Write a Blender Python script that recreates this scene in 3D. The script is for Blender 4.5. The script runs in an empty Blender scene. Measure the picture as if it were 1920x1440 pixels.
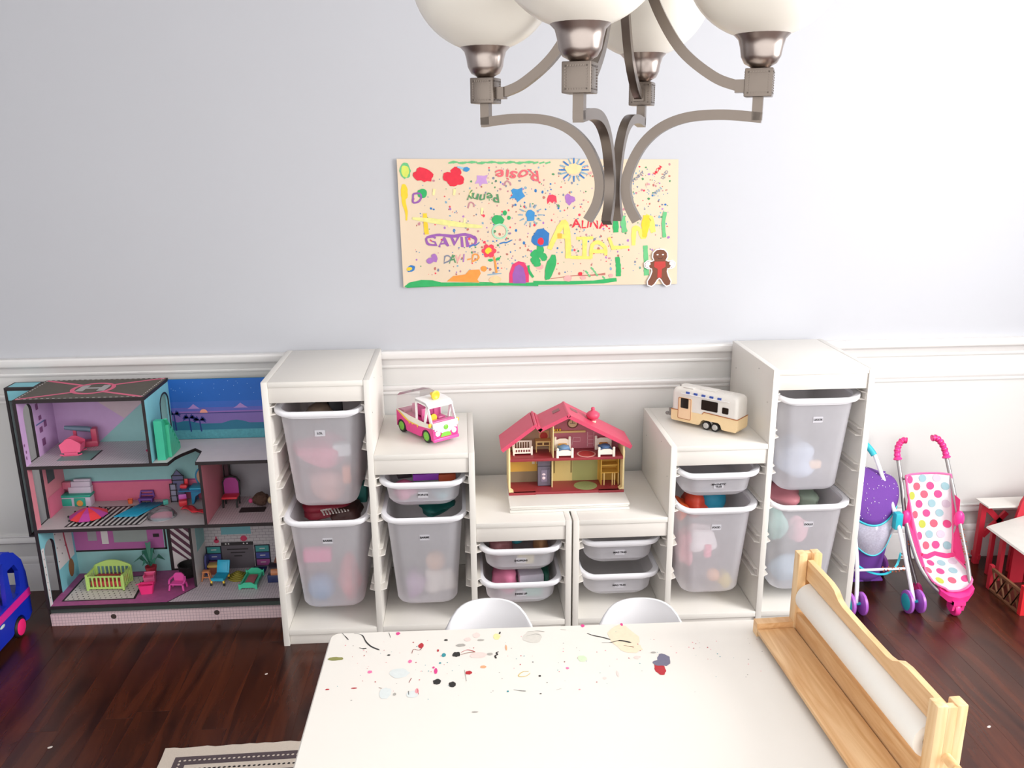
import bpy, bmesh, math, random
from mathutils import Vector, Matrix
SC = bpy.context.scene
COL = SC.collection
PI = math.pi

# ------------------------------------------------------------------ camera
cam_data = bpy.data.cameras.new('camera')
cam_data.sensor_width = 36.0
cam_data.lens = 1611.757 / 1920.0 * 36.0
cam_data.clip_start = 0.05
camera = bpy.data.objects.new('camera', cam_data)
COL.objects.link(camera)
_r, _u, _f = Vector((0.998121, -0.060679, -0.008499)), Vector((0.024513, 0.268335, 0.963014)), Vector((0.056154, 0.961413, -0.269318))
camera.matrix_world = Matrix(((_r.x, _u.x, -_f.x, -0.35535), (_r.y, _u.y, -_f.y, -3.08570), (_r.z, _u.z, -_f.z, 1.65665), (0, 0, 0, 1)))
SC.camera = camera

# ------------------------------------------------------------------ world, lights, exposure
world = bpy.data.worlds.new('daylight')
SC.world = world
world.use_nodes = True
world.node_tree.nodes['Background'].inputs[0].default_value = (1.0, 0.99, 0.98, 1)
world.node_tree.nodes['Background'].inputs[1].default_value = 1.3

def area(name, loc, rot, sx, sy, watts, col=(1, 1, 1)):
    l = bpy.data.lights.new(name, 'AREA')
    l.shape = 'RECTANGLE'
    l.size, l.size_y, l.energy, l.color = sx, sy, watts, col
    o = bpy.data.objects.new(name, l)
    o.location, o.rotation_euler = loc, rot
    COL.objects.link(o)
    return o
# daylight entering by the window in the right wall
area('window_daylight', (2.58, -2.05, 1.75), (0, math.radians(90), 0), 1.5, 1.4, 88, (1.0, 0.99, 0.98))

SC.view_settings.view_transform = 'Standard'
SC.view_settings.look = 'None'
SC.view_settings.gamma = 1.0
SC.view_settings.use_curve_mapping = False
SC.view_settings.exposure = 0.52

# ------------------------------------------------------------------ helpers
def lin(h):
    if isinstance(h, str):
        h = h.lstrip('#')
        c = [int(h[i:i + 2], 16) / 255 for i in (0, 2, 4)]
    else:
        c = list(h)
    return tuple(x / 12.92 if x <= 0.04045 else ((x + 0.055) / 1.055) ** 2.4 for x in c) + (1,)

MATS = {}
def mat(name, col=None, rough=0.5, metal=0.0, var=0.05, scale=30.0, bump=0.0, trans=0.0, alpha=1.0, coat=0.0, spec=0.5):
    """a procedural material: base colour broken up by soft noise, optional fine relief"""
    if name in MATS:
        return MATS[name]
    m = bpy.data.materials.new(name)
    m.use_nodes = True
    nt = m.node_tree
    b = nt.nodes['Principled BSDF']
    b.inputs['Roughness'].default_value = rough
    b.inputs['Metallic'].default_value = metal
    b.inputs['Transmission Weight'].default_value = trans
    b.inputs['Alpha'].default_value = alpha
    b.inputs['Coat Weight'].default_value = coat
    b.inputs['Specular IOR Level'].default_value = spec
    c = lin(col)
    tc = nt.nodes.new('ShaderNodeTexCoord')
    nz = nt.nodes.new('ShaderNodeTexNoise')
    nz.inputs['Scale'].default_value = scale
    nz.inputs['Detail'].default_value = 3
    nt.links.new(tc.outputs['Object'], nz.inputs['Vector'])
    mx = nt.nodes.new('ShaderNodeMix')
    mx.data_type = 'RGBA'
    mx.inputs[6].default_value = tuple(x * (1 - var) for x in c[:3]) + (1,)
    mx.inputs[7].default_value = tuple(min(1, x * (1 + var)) for x in c[:3]) + (1,)
    nt.links.new(nz.outputs['Fac'], mx.inputs[0])
    nt.links.new(mx.outputs[2], b.inputs['Base Color'])
    if bump:
        bp = nt.nodes.new('ShaderNodeBump')
        bp.inputs['Strength'].default_value = bump
        bp.inputs['Distance'].default_value = 0.002
        nt.links.new(nz.outputs['Fac'], bp.inputs['Height'])
        nt.links.new(bp.outputs[0], b.inputs['Normal'])
    MATS[name] = m
    return m

def wood(name, c1, c2, rough=0.45, axis=(1, 12, 12), scale=3.0, per_object=0.0, dist=2.0):
    if name in MATS:
        return MATS[name]
    m = bpy.data.materials.new(name)
    m.use_nodes = True
    nt = m.node_tree
    b = nt.nodes['Principled BSDF']
    b.inputs['Roughness'].default_value = rough
    tc = nt.nodes.new('ShaderNodeTexCoord')
    oi = nt.nodes.new('ShaderNodeObjectInfo')
    ad = nt.nodes.new('ShaderNodeVectorMath'); ad.operation = 'MULTIPLY_ADD'
    ad.inputs[1].default_value = axis
    nt.links.new(tc.outputs['Object'], ad.inputs[0])
    sc = nt.nodes.new('ShaderNodeMath'); sc.operation = 'MULTIPLY'; sc.inputs[1].default_value = 37.0
    nt.links.new(oi.outputs['Random'], sc.inputs[0])
    nt.links.new(sc.outputs[0], ad.inputs[2])
    nz = nt.nodes.new('ShaderNodeTexNoise')
    nz.inputs['Scale'].default_value = scale
    nz.inputs['Detail'].default_value = 5
    nz.inputs['Distortion'].default_value = dist
    nt.links.new(ad.outputs[0], nz.inputs['Vector'])
    rp = nt.nodes.new('ShaderNodeValToRGB')
    rp.color_ramp.elements[0].position, rp.color_ramp.elements[1].position = 0.3, 0.7
    rp.color_ramp.elements[0].color, rp.color_ramp.elements[1].color = lin(c1), lin(c2)
    nt.links.new(nz.outputs['Fac'], rp.inputs[0])
    out = rp.outputs[0]
    if per_object:
        hs = nt.nodes.new('ShaderNodeHueSaturation')
        mr = nt.nodes.new('ShaderNodeMapRange')
        mr.inputs[3].default_value, mr.inputs[4].default_value = 1 - per_object, 1 + per_object
        nt.links.new(oi.outputs['Random'], mr.inputs[0])
        nt.links.new(mr.outputs[0], hs.inputs['Value'])
        nt.links.new(out, hs.inputs['Color'])
        out = hs.outputs[0]
    nt.links.new(out, b.inputs['Base Color'])
    MATS[name] = m
    return m

def frosted(name, col, see=0.3, diff=0.45):
    """milky polypropylene: partly see-through, partly glowing with the light behind it"""
    if name in MATS:
        return MATS[name]
    m = bpy.data.materials.new(name)
    m.use_nodes = True
    nt = m.node_tree
    for n in list(nt.nodes):
        if n.type == 'BSDF_PRINCIPLED':
            nt.nodes.remove(n)
    out = [n for n in nt.nodes if n.type == 'OUTPUT_MATERIAL'][0]
    c = lin(col)
    d = nt.nodes.new('ShaderNodeBsdfPrincipled'); d.inputs['Base Color'].default_value = c; d.inputs['Roughness'].default_value = 0.35
    t = nt.nodes.new('ShaderNodeBsdfTranslucent'); t.inputs[0].default_value = c
    r = nt.nodes.new('ShaderNodeBsdfRefraction'); r.inputs['IOR'].default_value = 1.0; r.inputs['Roughness'].default_value = 0.0
    r.inputs[0].default_value = (1, 1, 1, 1)
    tr = nt.nodes.new('ShaderNodeBsdfTransparent')
    nz = nt.nodes.new('ShaderNodeTexNoise'); nz.inputs['Scale'].default_value = 6
    m1 = nt.nodes.new('ShaderNodeMixShader'); m1.inputs[0].default_value = 1 - diff
    nt.links.new(d.outputs[0], m1.inputs[1]); nt.links.new(t.outputs[0], m1.inputs[2])
    mr = nt.nodes.new('ShaderNodeMapRange'); mr.inputs[3].default_value, mr.inputs[4].default_value = see * 0.9, see * 1.1
    nt.links.new(nz.outputs['Fac'], mr.inputs[0])
    m2 = nt.nodes.new('ShaderNodeMixShader')
    nt.links.new(mr.outputs[0], m2.inputs[0])
    nt.links.new(m1.outputs[0], m2.inputs[1]); nt.links.new(tr.outputs[0], m2.inputs[2])
    nt.links.new(m2.outputs[0], out.inputs[0])
    nt.nodes.remove(r)
    MATS[name] = m
    return m

class G:
    """collects faces for one mesh object"""
    def __init__(s):
        s.v, s.f, s.m, s.M, s.mi = [], [], [], Matrix(), 0
    def add(s, vs, fs):
        o = len(s.v)
        s.v += [tuple(s.M @ Vector(p)) for p in vs]
        for f in fs:
            s.f.append([o + i for i in f]); s.m.append(s.mi)
        return s
    def box(s, x0, y0, z0, x1, y1, z1, b=0.0):
        x0, x1 = min(x0, x1), max(x0, x1); y0, y1 = min(y0, y1), max(y0, y1); z0, z1 = min(z0, z1), max(z0, z1)
        if b <= 0:
            return s.add([(x0, y0, z0), (x1, y0, z0), (x1, y1, z0), (x0, y1, z0), (x0, y0, z1), (x1, y0, z1), (x1, y1, z1), (x0, y1, z1)],
                         [(3, 2, 1, 0), (4, 5, 6, 7), (0, 1, 5, 4), (1, 2, 6, 5), (2, 3, 7, 6), (3, 0, 4, 7)])
        bm = bmesh.new()
        bmesh.ops.create_cube(bm, size=1.0)
        for v in bm.verts:
            v.co = Vector((x0 + (v.co.x + .5) * (x1 - x0), y0 + (v.co.y + .5) * (y1 - y0), z0 + (v.co.z + .5) * (z1 - z0)))
        bmesh.ops.bevel(bm, geom=bm.edges[:], offset=b, segments=2, profile=0.5, affect='EDGES')
        return s.addbm(bm)
    def addbm(s, bm):
        bm.verts.index_update()
        vs = [tuple(v.co) for v in bm.verts]; fs = [[v.index for v in f.verts] for f in bm.faces]
        bm.free()
        return s.add(vs, fs)
    def prism(s, poly, axis, a0, a1):
        """polygon (2-D) extruded along 'x' (poly=y,z), 'y' (poly=x,z) or 'z' (poly=x,y)"""
        def p(q, a):
            return {'x': (a, q[0], q[1]), 'y': (q[0], a, q[1]), 'z': (q[0], q[1], a)}[axis]
        n = len(poly)
        vs = [p(q, a0) for q in poly] + [p(q, a1) for q in poly]
        return s.add(vs, [list(range(n))[::-1], list(range(n, 2 * n))] + [(i, (i + 1) % n, n + (i + 1) % n, n + i) for i in range(n)])
    def loft(s, loops, cap0=True, cap1=True, closed=True):
        n = len(loops[0]); vs = [p for l in loops for p in l]; fs = []
        for k in range(len(loops) - 1):
            for i in range(n if closed else n - 1):
                j = (i + 1) % n
                fs.append((k * n + i, k * n + j, (k + 1) * n + j, (k + 1) * n + i))
        if cap0: fs.append(list(range(n))[::-1])
        if cap1: fs.append(list(range((len(loops) - 1) * n, len(loops) * n)))
        return s.add(vs, fs)
    def sweep(s, path, prof, up=(0, 0, 1), cap=True, scale=None):
        """closed 2-D profile carried along a path; 'up' fixes the profile's second axis"""
        P = [Vector(p) for p in path]; loops = []; U = Vector(up)
        for i, p in enumerate(P):
            t = (P[min(i + 1, len(P) - 1)] - P[max(i - 1, 0)]).normalized()
            sd = t.cross(U)
            if sd.length < 1e-4: sd = t.cross(Vector((0.3, 1, 0.1)))
            sd.normalize(); w = sd.cross(t).normalized()
            k = 1 if scale is None else scale[i]
            loops.append([tuple(p + sd * a * k + w * b * k) for a, b in prof])
        return s.loft(loops, cap, cap)
    def bar(s, path, w, h, up=(0, 0, 1)):
        return s.sweep(path, [(-w / 2, -h / 2), (w / 2, -h / 2), (w / 2, h / 2), (-w / 2, h / 2)], up)
    def tube(s, path, r, n=10, cap=True):
        P = [Vector(p) for p in path]; loops = []; prev = None
        R = r if isinstance(r, (list, tuple)) else [r] * len(P)
        for i, p in enumerate(P):
            t = (P[min(i + 1, len(P) - 1)] - P[max(i - 1, 0)]).normalized()
            if prev is None:
                a = t.cross(Vector((0, 0, 1)))
                if a.length < 1e-3: a = t.cross(Vector((0, 1, 0)))
            else:
                a = prev - t * prev.dot(t)
            a.normalize(); prev = a; b = t.cross(a)
            loops.append([tuple(p + (a * math.cos(2 * PI * k / n) + b * math.sin(2 * PI * k / n)) * R[i]) for k in range(n)])
        return s.loft(loops, cap, cap)
    def lathe(s, prof, c=(0, 0, 0), axis='z', n=24, cap=True):
        loops = []
        for r, z in prof:
            l = []
            for k in range(n):
                a = 2 * PI * k / n; x, y = r * math.cos(a), r * math.sin(a)
                q = {'z': (x, y, z), 'y': (y, z, x), 'x': (z, x, y)}[axis]
                l.append((c[0] + q[0], c[1] + q[1], c[2] + q[2]))
            loops.append(l)
        return s.loft(loops, cap, cap)
    def ball(s, c, rx, ry=None, rz=None, n=16, m=10, z0=-1.0, z1=1.0):
        ry = rx if ry is None else ry; rz = rx if rz is None else rz
        loops = []; a0, a1 = math.asin(max(-.999, z0)), math.asin(min(.999, z1))
        for i in range(m + 1):
            t = a0 + (a1 - a0) * i / m
            loops.append([(c[0] + rx * math.cos(t) * math.cos(2 * PI * k / n), c[1] + ry * math.cos(t) * math.sin(2 * PI * k / n), c[2] + rz * math.sin(t)) for k in range(n)])
        return s.loft(loops)
    def grid(s, fn, nu, nv):
        vs = [fn(i / nu, j / nv) for j in range(nv + 1) for i in range(nu + 1)]
        return s.add(vs, [(j * (nu + 1) + i, j * (nu + 1) + i + 1, (j + 1) * (nu + 1) + i + 1, (j + 1) * (nu + 1) + i) for j in range(nv) for i in range(nu)])
    def build(s, name, mats, parent=None, smooth=30, fix=True, solid=0.0):
        me = bpy.data.meshes.new(name)
        me.from_pydata(s.v, [], s.f)
        mats = mats if isinstance(mats, (list, tuple)) else [mats]
        for m in mats: me.materials.append(m)
        me.polygons.foreach_set('material_index', s.m)
        if fix:
            bm = bmesh.new(); bm.from_mesh(me)
            bmesh.ops.recalc_face_normals(bm, faces=bm.faces[:])
            bm.to_mesh(me); bm.free()
        if smooth:
            me.polygons.foreach_set('use_smooth', [True] * len(me.polygons))
            me.set_sharp_from_angle(angle=math.radians(smooth))
        me.update()
        return link(name, me, parent, solid)

def link(name, me, parent=None, solid=0.0):
    o = bpy.data.objects.new(name, me)
    COL.objects.link(o)
    if parent is not None: o.parent = parent
    if solid:
        md = o.modifiers.new('thickness', 'SOLIDIFY'); md.thickness = solid; md.offset = 0
    return o

def tag(o, label, cat, group=None, kind=None):
    o['label'] = label; o['category'] = cat
    if group: o['group'] = group
    if kind: o['kind'] = kind
    return o

def thing(name, label, cat, loc=(0, 0, 0), rz=0.0, group=None):
    o = bpy.data.objects.new(name, None)
    o.empty_display_size = 0.05
    COL.objects.link(o)
    o.location = loc; o.rotation_euler = (0, 0, rz)
    return tag(o, label, cat, group)

def struct(name, g, m, parent=None, smooth=0):
    o = g.build(name, m, parent, smooth)
    if parent is None: o['kind'] = 'structure'
    return o

def copy_tree(o, parent=None, **kw):
    c = o.copy(); COL.objects.link(c); c.parent = parent
    for ch in list(o.children):
        copy_tree(ch, c)
    return c

def smoothpath(pts, n=6):
    """Catmull-Rom through the points"""
    P = [Vector(p) for p in pts]; out = []
    for i in range(len(P) - 1):
        a, b, c, d = P[max(i - 1, 0)], P[i], P[i + 1], P[min(i + 2, len(P) - 1)]
        for k in range(n):
            t = k / n
            out.append(0.5 * ((2 * b) + (c - a) * t + (2 * a - 5 * b + 4 * c - d) * t * t + (3 * b - a - 3 * c + d) * t ** 3))
    out.append(P[-1])
    return [tuple(p) for p in out]

def rrect(w, d, r, n=5, cx=0.0, cy=0.0):
    """rounded rectangle outline, counter-clockwise"""
    out = []
    for sx, sy, a in ((1, 1, 0), (-1, 1, 90), (-1, -1, 180), (1, -1, 270)):
        for k in range(n + 1):
            t = math.radians(a + 90 * k / n)
            out.append((cx + sx * (w / 2 - r) + r * math.cos(t), cy + sy * (d / 2 - r) + r * math.sin(t)))
    return out

# --- flat print: polygons on a plane (origin, u, v), each layer a hair above the last
class Print:
    def __init__(s, o, u, v, parent, wave=None, lift=0.0004):
        s.o, s.u, s.v, s.p, s.wave, s.lift = Vector(o), Vector(u), Vector(v), parent, wave, lift
        s.n = s.u.cross(s.v).normalized()
    def at(s, a, b, h=0.0):
        w = s.wave(a, b) if s.wave else 0.0
        return tuple(s.o + s.u * a + s.v * b + s.n * (w + h))
    def polys(s, name, polys, m, layer=1, stuff=False, parent=None):
        g = G()
        for p in polys:
            n = len(p)
            g.add([s.at(a, b, s.lift * layer) for a, b in p], [list(range(n))])
        o = g.build(name, m, parent or s.p, 0, fix=False)
        if stuff: o['kind'] = 'stuff'
        return o
    def rect(s, name, a0, b0, a1, b1, m, layer=1):
        return s.polys(name, [[(a0, b0), (a1, b0), (a1, b1), (a0, b1)]], m, layer)
    def stroke_poly(s, pts, w):
        L, R = [], []
        P = [Vector(p).to_2d() if len(p) > 2 else Vector(p) for p in pts]
        for i, p in enumerate(P):
            t = (P[min(i + 1, len(P) - 1)] - P[max(i - 1, 0)])
            if t.length < 1e-9: continue
            t.normalize(); n = Vector((-t.y, t.x))
            k = w[i] if isinstance(w, (list, tuple)) else w
            L.append(p + n * k / 2); R.append(p - n * k / 2)
        return [[tuple(L[i]), tuple(R[i]), tuple(R[i + 1]), tuple(L[i + 1])] for i in range(len(L) - 1)]
    def stroke(s, name, pts, w, m, layer=1):
        return s.polys(name, [q[::-1] if False else q for q in s.stroke_poly(pts, w)], m, layer)
    def text(s, name, body, a, b, size, m, layer=2, rot=0.0, bold=0.0, sx=1.0, parent=None, wob=0.0):
        me = text_mesh(body, size, bold)
        c, sn = math.cos(rot), math.sin(rot)
        g = G()
        vs = [(v.co.x * sx + wob * size * math.sin(v.co.y / size * 7 + v.co.x / size * 3), v.co.y + wob * size * math.sin(v.co.x / size * 5 + 1)) for v in me.vertices]
        g.add([s.at(a + x * c - y * sn, b + x * sn + y * c, s.lift * layer) for x, y in vs], [list(p.vertices) for p in me.polygons])
        return g.build(name, m, parent or s.p, 0, fix=False)

_TXT = {}
def text_mesh(body, size, bold=0.0):
    k = (body, size, bold)
    if k in _TXT: return _TXT[k]
    cu = bpy.data.curves.new('lettering', 'FONT')
    cu.body = body; cu.size = size; cu.align_x = 'CENTER'; cu.align_y = 'CENTER'; cu.offset = bold; cu.resolution_u = 3
    o = bpy.data.objects.new('lettering', cu); COL.objects.link(o)
    dg = bpy.context.evaluated_depsgraph_get()
    me = bpy.data.meshes.new_from_object(o.evaluated_get(dg))
    bpy.data.objects.remove(o); bpy.data.curves.remove(cu)
    _TXT[k] = me
    return me

def blob(cx, cy, rx, ry, n=12, jit=0.12, rot=0.0, rnd=random):
    out = []
    for k in range(n):
        t = 2 * PI * k / n; q = 1 + rnd.uniform(-jit, jit)
        x, y = rx * q * math.cos(t), ry * q * math.sin(t)
        out.append((cx + x * math.cos(rot) - y * math.sin(rot), cy + x * math.sin(rot) + y * math.cos(rot)))
    return out

# ------------------------------------------------------------------ materials of the room
M_PAINT = mat('grey_wall_paint', '#b9babf', 0.7, var=0.015, scale=3)
M_TRIM = mat('white_trim_paint', '#dedcda', 0.4, var=0.01, scale=8)
M_WAINS = mat('white_wainscot_paint', '#d6d5d2', 0.5, var=0.01, scale=4)
M_CEIL = mat('white_ceiling_paint', '#f0f0f0', 0.8, var=0.01, scale=4)
M_FLOOR = wood('dark_stained_floor', '#2c130e', '#552918', 0.27, (9, 1.4, 3), 1.3, 0.16, 1.6)
M_GROUT = mat('floor_joint', '#0c0604', 0.7)
M_WHITE = mat('white_foil_board', '#e1ddd6', 0.35, var=0.008, scale=10)
M_WHITE2 = mat('white_edge_band', '#dbd6cf', 0.4, var=0.008, scale=10)
M_PP = frosted('milky_bin_plastic', '#eeecf2', 0.40, 0.62)
M_RIM = mat('white_bin_rim_plastic', '#e9e8ec', 0.3, var=0.01, scale=15)
M_INK = mat('black_print_ink', '#18161a', 0.6)
M_STICK = mat('clear_label_film', '#c6c4ca', 0.25, var=0.01)

# ------------------------------------------------------------------ the room
WY = 0.035           # face of the back wall
g = G(); g.box(-3.2, -3.6, -0.05, 2.6, WY, -0.0008); floor = struct('floor', g, M_FLOOR)
rnd = random.Random(7)
PW = 0.098
x = -2.45
plank_mesh = {}
while x < 2.2:
    y = -1.75 - rnd.uniform(0, 0.9)
    while y < WY - 0.02:
        L = rnd.choice((0.8, 1.0, 1.2, 1.4))
        y1 = min(y + L, WY - 0.002)
        if y1 - y < 0.1: break
        k = round(y1 - y, 3)
        if k not in plank_mesh:
            gg = G(); gg.box(0.0002, 0.0002, -0.012, PW - 0.0002, k - 0.0002, 0.0, 0.0004)
            me = bpy.data.meshes.new('plank'); me.from_pydata(gg.v, [], gg.f); me.materials.append(M_FLOOR); plank_mesh[k] = me
        o = link('plank', plank_mesh[k], floor); o.location = (x, y, 0.0)
        y = y1
    x += PW
g = G(); g.box(-3.2, WY, 0, 2.6, WY + 0.12, 2.7); wall_back = struct('wall_back', g, M_PAINT)
g = G(); g.box(-3.2, WY - 0.002, 0.0, 2.6, WY, 0.9); struct('wainscot', g, M_WAINS, wall_back)
g = G(); g.box(-3.32, -3.6, 0, -3.2, WY + 0.12, 2.7); struct('wall_left', g, M_PAINT)
g = G()   # right wall with its window opening
for a in ((-3.6, 0, -2.8, 2.7), (-1.3, 0, WY + 0.12, 2.7), (-2.8, 0, -1.3, 0.98), (-2.8, 2.52, -1.3, 2.7)):
    g.box(2.6, a[0], a[1], 2.72, a[2], a[3])
struct('wall_right', g, M_PAINT)
g = G(); g.box(-3.32, -3.6, 2.7, 2.72, WY + 0.12, 2.8); struct('ceiling', g, M_CEIL)
g = G()
for a in ((-2.86, 0.92, -2.8, 2.58), (-1.3, 0.92, -1.24, 2.58), (-2.86, 2.52, -1.24, 2.58), (-2.86, 0.92, -1.24, 0.98)):
    g.box(2.585, a[0], a[1], 2.6, a[2], a[3])
struct('window_1', g, M_TRIM)

def moulding(name, prof, x0, x1):
    g = G(); g.prism([(WY - d, z) for d, z in prof], 'x', x0, x1)
    return struct(name, g, M_TRIM, smooth=35)
moulding('trim_1', [(0, .858), (.010, .858), (.012, .864), (.009, .868), (.011, .871), (.013, .884), (.020, .893), (.029, .897), (.032, .902), (.032, .919), (.027, .925), (0, .925)], -3.2, 2.6)
moulding('baseboard_back', [(0, 0), (.016, 0), (.016, .095), (.013, .100), (.013, .108), (.010, .113), (.011, .121), (.008, .133), (.003, .141), (0, .141)], -3.2, 2.6)
FP = [(0, 0), (.010, 0), (.012, .005), (.008, .009), (.010, .013), (.017, .022), (.018, .027), (.013, .033), (0, .033)]
n = 2
for fx0, fx1 in ((-3.1, -1.985), (-1.87, -0.80), (-0.72, 0.72), (0.86, 2.5)):
    g = G()
    z0, z1, w = 0.232, 0.757, 0.033
    loops = []
    # mitred frame: the profile carried round the four corners
    for cx, cz, sx, sz in ((fx0, z0, -1, -1), (fx1, z0, 1, -1), (fx1, z1, 1, 1), (fx0, z1, -1, 1), (fx0, z0, -1, -1)):
        loops.append([(cx + sx * (t - w), WY - d, cz + sz * t) for d, t in FP])
    g.loft(loops, False, False)
    struct('trim_%d' % n, g, M_TRIM, smooth=35); n += 1

# ------------------------------------------------------------------ stepped storage frames
T = 0.02
HT, HM, HL, WID, DEP = 0.94, 0.686, 0.433, 0.99, 0.44
PANELS = ((0.0, HT), (0.32, HT), (0.6475, HM), (0.97, HL))      # left edge, height
COLS = ((0.02, 0.32, HT), (0.34, 0.6475, HM), (0.6675, 0.97, HL))
SLOTS = [0.85 - 0.1267 * k for k in range(6)]                    # top of a bin's ears
def storage(label, x_of, rx):
    """x_of maps the distance from the tall end to a world x"""
    t = thing('stair_storage_frame', label, 'storage unit', (rx, -DEP / 2, 0), 0, 'stepped toy storage frames')
    def B(name, a0, y0, z0, a1, y1, z1, m=M_WHITE, b=0.0008):
        g = G(); g.box(x_of(a0) - rx, y0 + DEP / 2, z0, x_of(a1) - rx, y1 + DEP / 2, z1, b)
        return g.build(name, m, t, 40)
    for a, h in PANELS:
        sp = B('side_panel', a, -DEP, 0, a + T, -0.002, h)
    for a0, a1, h in COLS:
        B('top_panel', a0 + .0005, -DEP + .001, h - 0.018, a1 - .0005, -0.003, h - .0005)
        B('front_apron', a0 + .0005, -DEP + .005, h - 0.070, a1 - .0005, -DEP + .018, h - .0185, M_WHITE2)
        B('bottom_panel', a0 + .0005, -DEP + .001, 0.040, a1 - .0005, -0.006, 0.060)
        B('plinth', a0 + .0005, -DEP + .010, 0.0, a1 - .0005, -DEP + .024, 0.0395, M_WHITE2)
        B('back_panel', a0 + .0005, -0.006, 0.0605, a1 - .0005, -0.003, h - .0185)
        for z in SLOTS:
            if z > h - 0.08: continue
            for s_, e in ((1, a0), (-1, a1)):
                g = G()
                for dz, wd in ((-0.022, 0.019), (0.003, 0.013)):
                    # a lip with its front end cut at a slant
                    p = [(0, -DEP + .006), (wd, -DEP + .018), (wd, -0.03), (0, -0.03)]
                    g.prism([(x_of(e + s_ * a) - rx, b + DEP / 2) for a, b in p], 'z', z + dz, z + dz + 0.0035)
                g.box(x_of(e) - rx, -DEP + .006 + DEP / 2, z - 0.0185, x_of(e + s_ * 0.003) - rx, -0.03 + DEP / 2, z + 0.003)
                g.build('runner', M_WHITE2, t, 0)
    for a, h in PANELS[:3]:
        if a == 0: continue
        for yy, zz in ((-0.40, h - 0.12), (-0.30, h - 0.03), (-0.06, h - 0.09)):
            for e in (a + T,):
                g = G(); xx = x_of(e) - rx; d = 0.0006 if x_of(1) > x_of(0) else -0.0006
                g.lathe([(0.0025, 0), (0.0025, d)], (xx, yy + DEP / 2, zz), 'x', 8)
                g.build('screw_cap', mat('grey_screw_cap', '#9a958f', 0.5), t, 0)
    return t
GAP = 0.003
xl = lambda a: -WID - GAP + a
xr = lambda a: WID + GAP - a
storage('white stepped toy storage frame rising to the left, beside the dollhouse', xl, -0.498)
storage('white stepped toy storage frame rising to the right, beside the doll strollers', xr, 0.498)

# ------------------------------------------------------------------ bins
def bin_mesh(big):
    H = 0.345 if big else 0.095
    loops = []
    tw, td, bw, bd = (0.256, 0.390, 0.205, 0.340) if big else (0.256, 0.390, 0.228, 0.366)
    r = 0.045
    prof = [(0.0, 0.0), (0.25, 0.0), (0.5, 0.0), (0.75, 0.0), (0.93 if big else 0.72, 0.0), (0.965 if big else 0.86, 0.006), (0.985 if big else .95, 0.014), (1.0, 0.028)]
    for k, ins in prof:
        w, d = tw + (bw - tw) * k - 2 * ins, td + (bd - td) * k - 2 * ins
        loops.append([(a, b, -0.016 - (H - 0.001) * k) for a, b in rrect(w, d, max(r - ins * .4, 0.02) + (0.01 if not big else 0), 6)])
    g = G(); g.loft(loops, False, True)
    return g
def rim_geo():
    g = G()
    n = 6
    out = rrect(0.290, 0.414, 0.04, n); inn = rrect(0.258, 0.390, 0.052, n)
    # ears are higher than the front lip: the lip dips between them
    def zt(p):
        fx = min(1, abs(p[0]) / 0.144)
        dip = 0.014 * (1 - fx ** 6)
        edge = max(0, (abs(p[1]) - 0.13) / 0.075)
        return -dip * min(1, edge)
    def ring(outer, dz, flat=False): return [(a, b, zt((a, b)) + dz) for a, b in outer]
    # densify outlines along the straight front so that the dip is a curve
    def dens(o):
        q = []
        for i, p in enumerate(o):
            a = o[(i + 1) % len(o)]
            q.append(p)
            L = math.dist(p, a)
            if L > 0.05:
                for k in range(1, 8): q.append((p[0] + (a[0] - p[0]) * k / 8, p[1] + (a[1] - p[1]) * k / 8))
        return q
    out, inn = dens(out), dens(inn)
    mid = [((a[0] + b[0]) / 2, (a[1] + b[1]) / 2) for a, b in zip(out, inn)]
    sh = [(a[0] * .985, a[1] * .992) for a in out]
    low = [(a[0] * 1.012, a[1] * 1.008) for a in inn]
    g.loft([ring(low, -0.024), ring(inn, -0.010), ring(inn, -0.004), ring(mid, 0.001), ring(sh, 0.0), ring(out, -0.004), ring(out, -0.013), ring(sh, -0.016), ring(mid, -0.012), ring([(a[0] * 1.025, a[1] * 1.018) for a in inn], -0.024), ring(low, -0.024)], False, False)
    return g
BIN_ME, RIM_ME = {}, {}
for big in (0, 1):
    o = bin_mesh(big).build('bin_body', M_PP, None, 50); BIN_ME[big] = o.data; bpy.data.objects.remove(o)
o = rim_geo().build('bin_rim', M_RIM, None, 50); RIM_ME = o.data; bpy.data.objects.remove(o)
def bin_(label, xf, col, slot, big, text, dy=0.0, lines=None, lx=0.0, lz=None):
    a0, a1, h = COLS[col]
    cx = xf((a0 + a1) / 2); z = SLOTS[slot]
    zb = z - 0.02 - (0.345 if big else 0.095)
    y0 = -DEP + 0.004 + 0.207 + dy
    t = thing('storage_bin', label, 'bin', (cx, y0, zb), 0, 'frosted plastic toy bins')
    b = link('bin_body', BIN_ME[big], t); b.location = (0, 0, z - zb)
    r = link('bin_rim', RIM_ME, t); r.location = (0, 0, z - zb)
    # sticker on the front wall, which leans inwards
    lz = (0.09 if big else 0.062) if lz is None else lz       # below the ear top
    k = (lz - 0.02) / (0.345 if big else 0.095)
    td, bd = (0.390, 0.340) if big else (0.390, 0.366)
    yf = -(td + (bd - td) * k) / 2 - 0.0006
    lean = ((td - bd) / 2) / (0.345 if big else 0.095)
    v = Vector((0, -lean, 1)).normalized()
    pr = Print((lx, yf, z - zb - lz), (1, 0, 0), v, t, lift=0.0003)
    s = pr.polys('label_sticker', [[(a, b2) for a, b2 in ((-.017, -.011), (.017, -.011), (.017, .011), (-.017, .011))]], M_STICK, 1)
    for i, l in enumerate(text):
        yy = (len(text) - 1) * 0.0045 - i * 0.009
        o = pr.text('label_text', l, 0, yy, 0.0098, M_INK, 3, bold=0.0004, parent=s)
    return t
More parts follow.
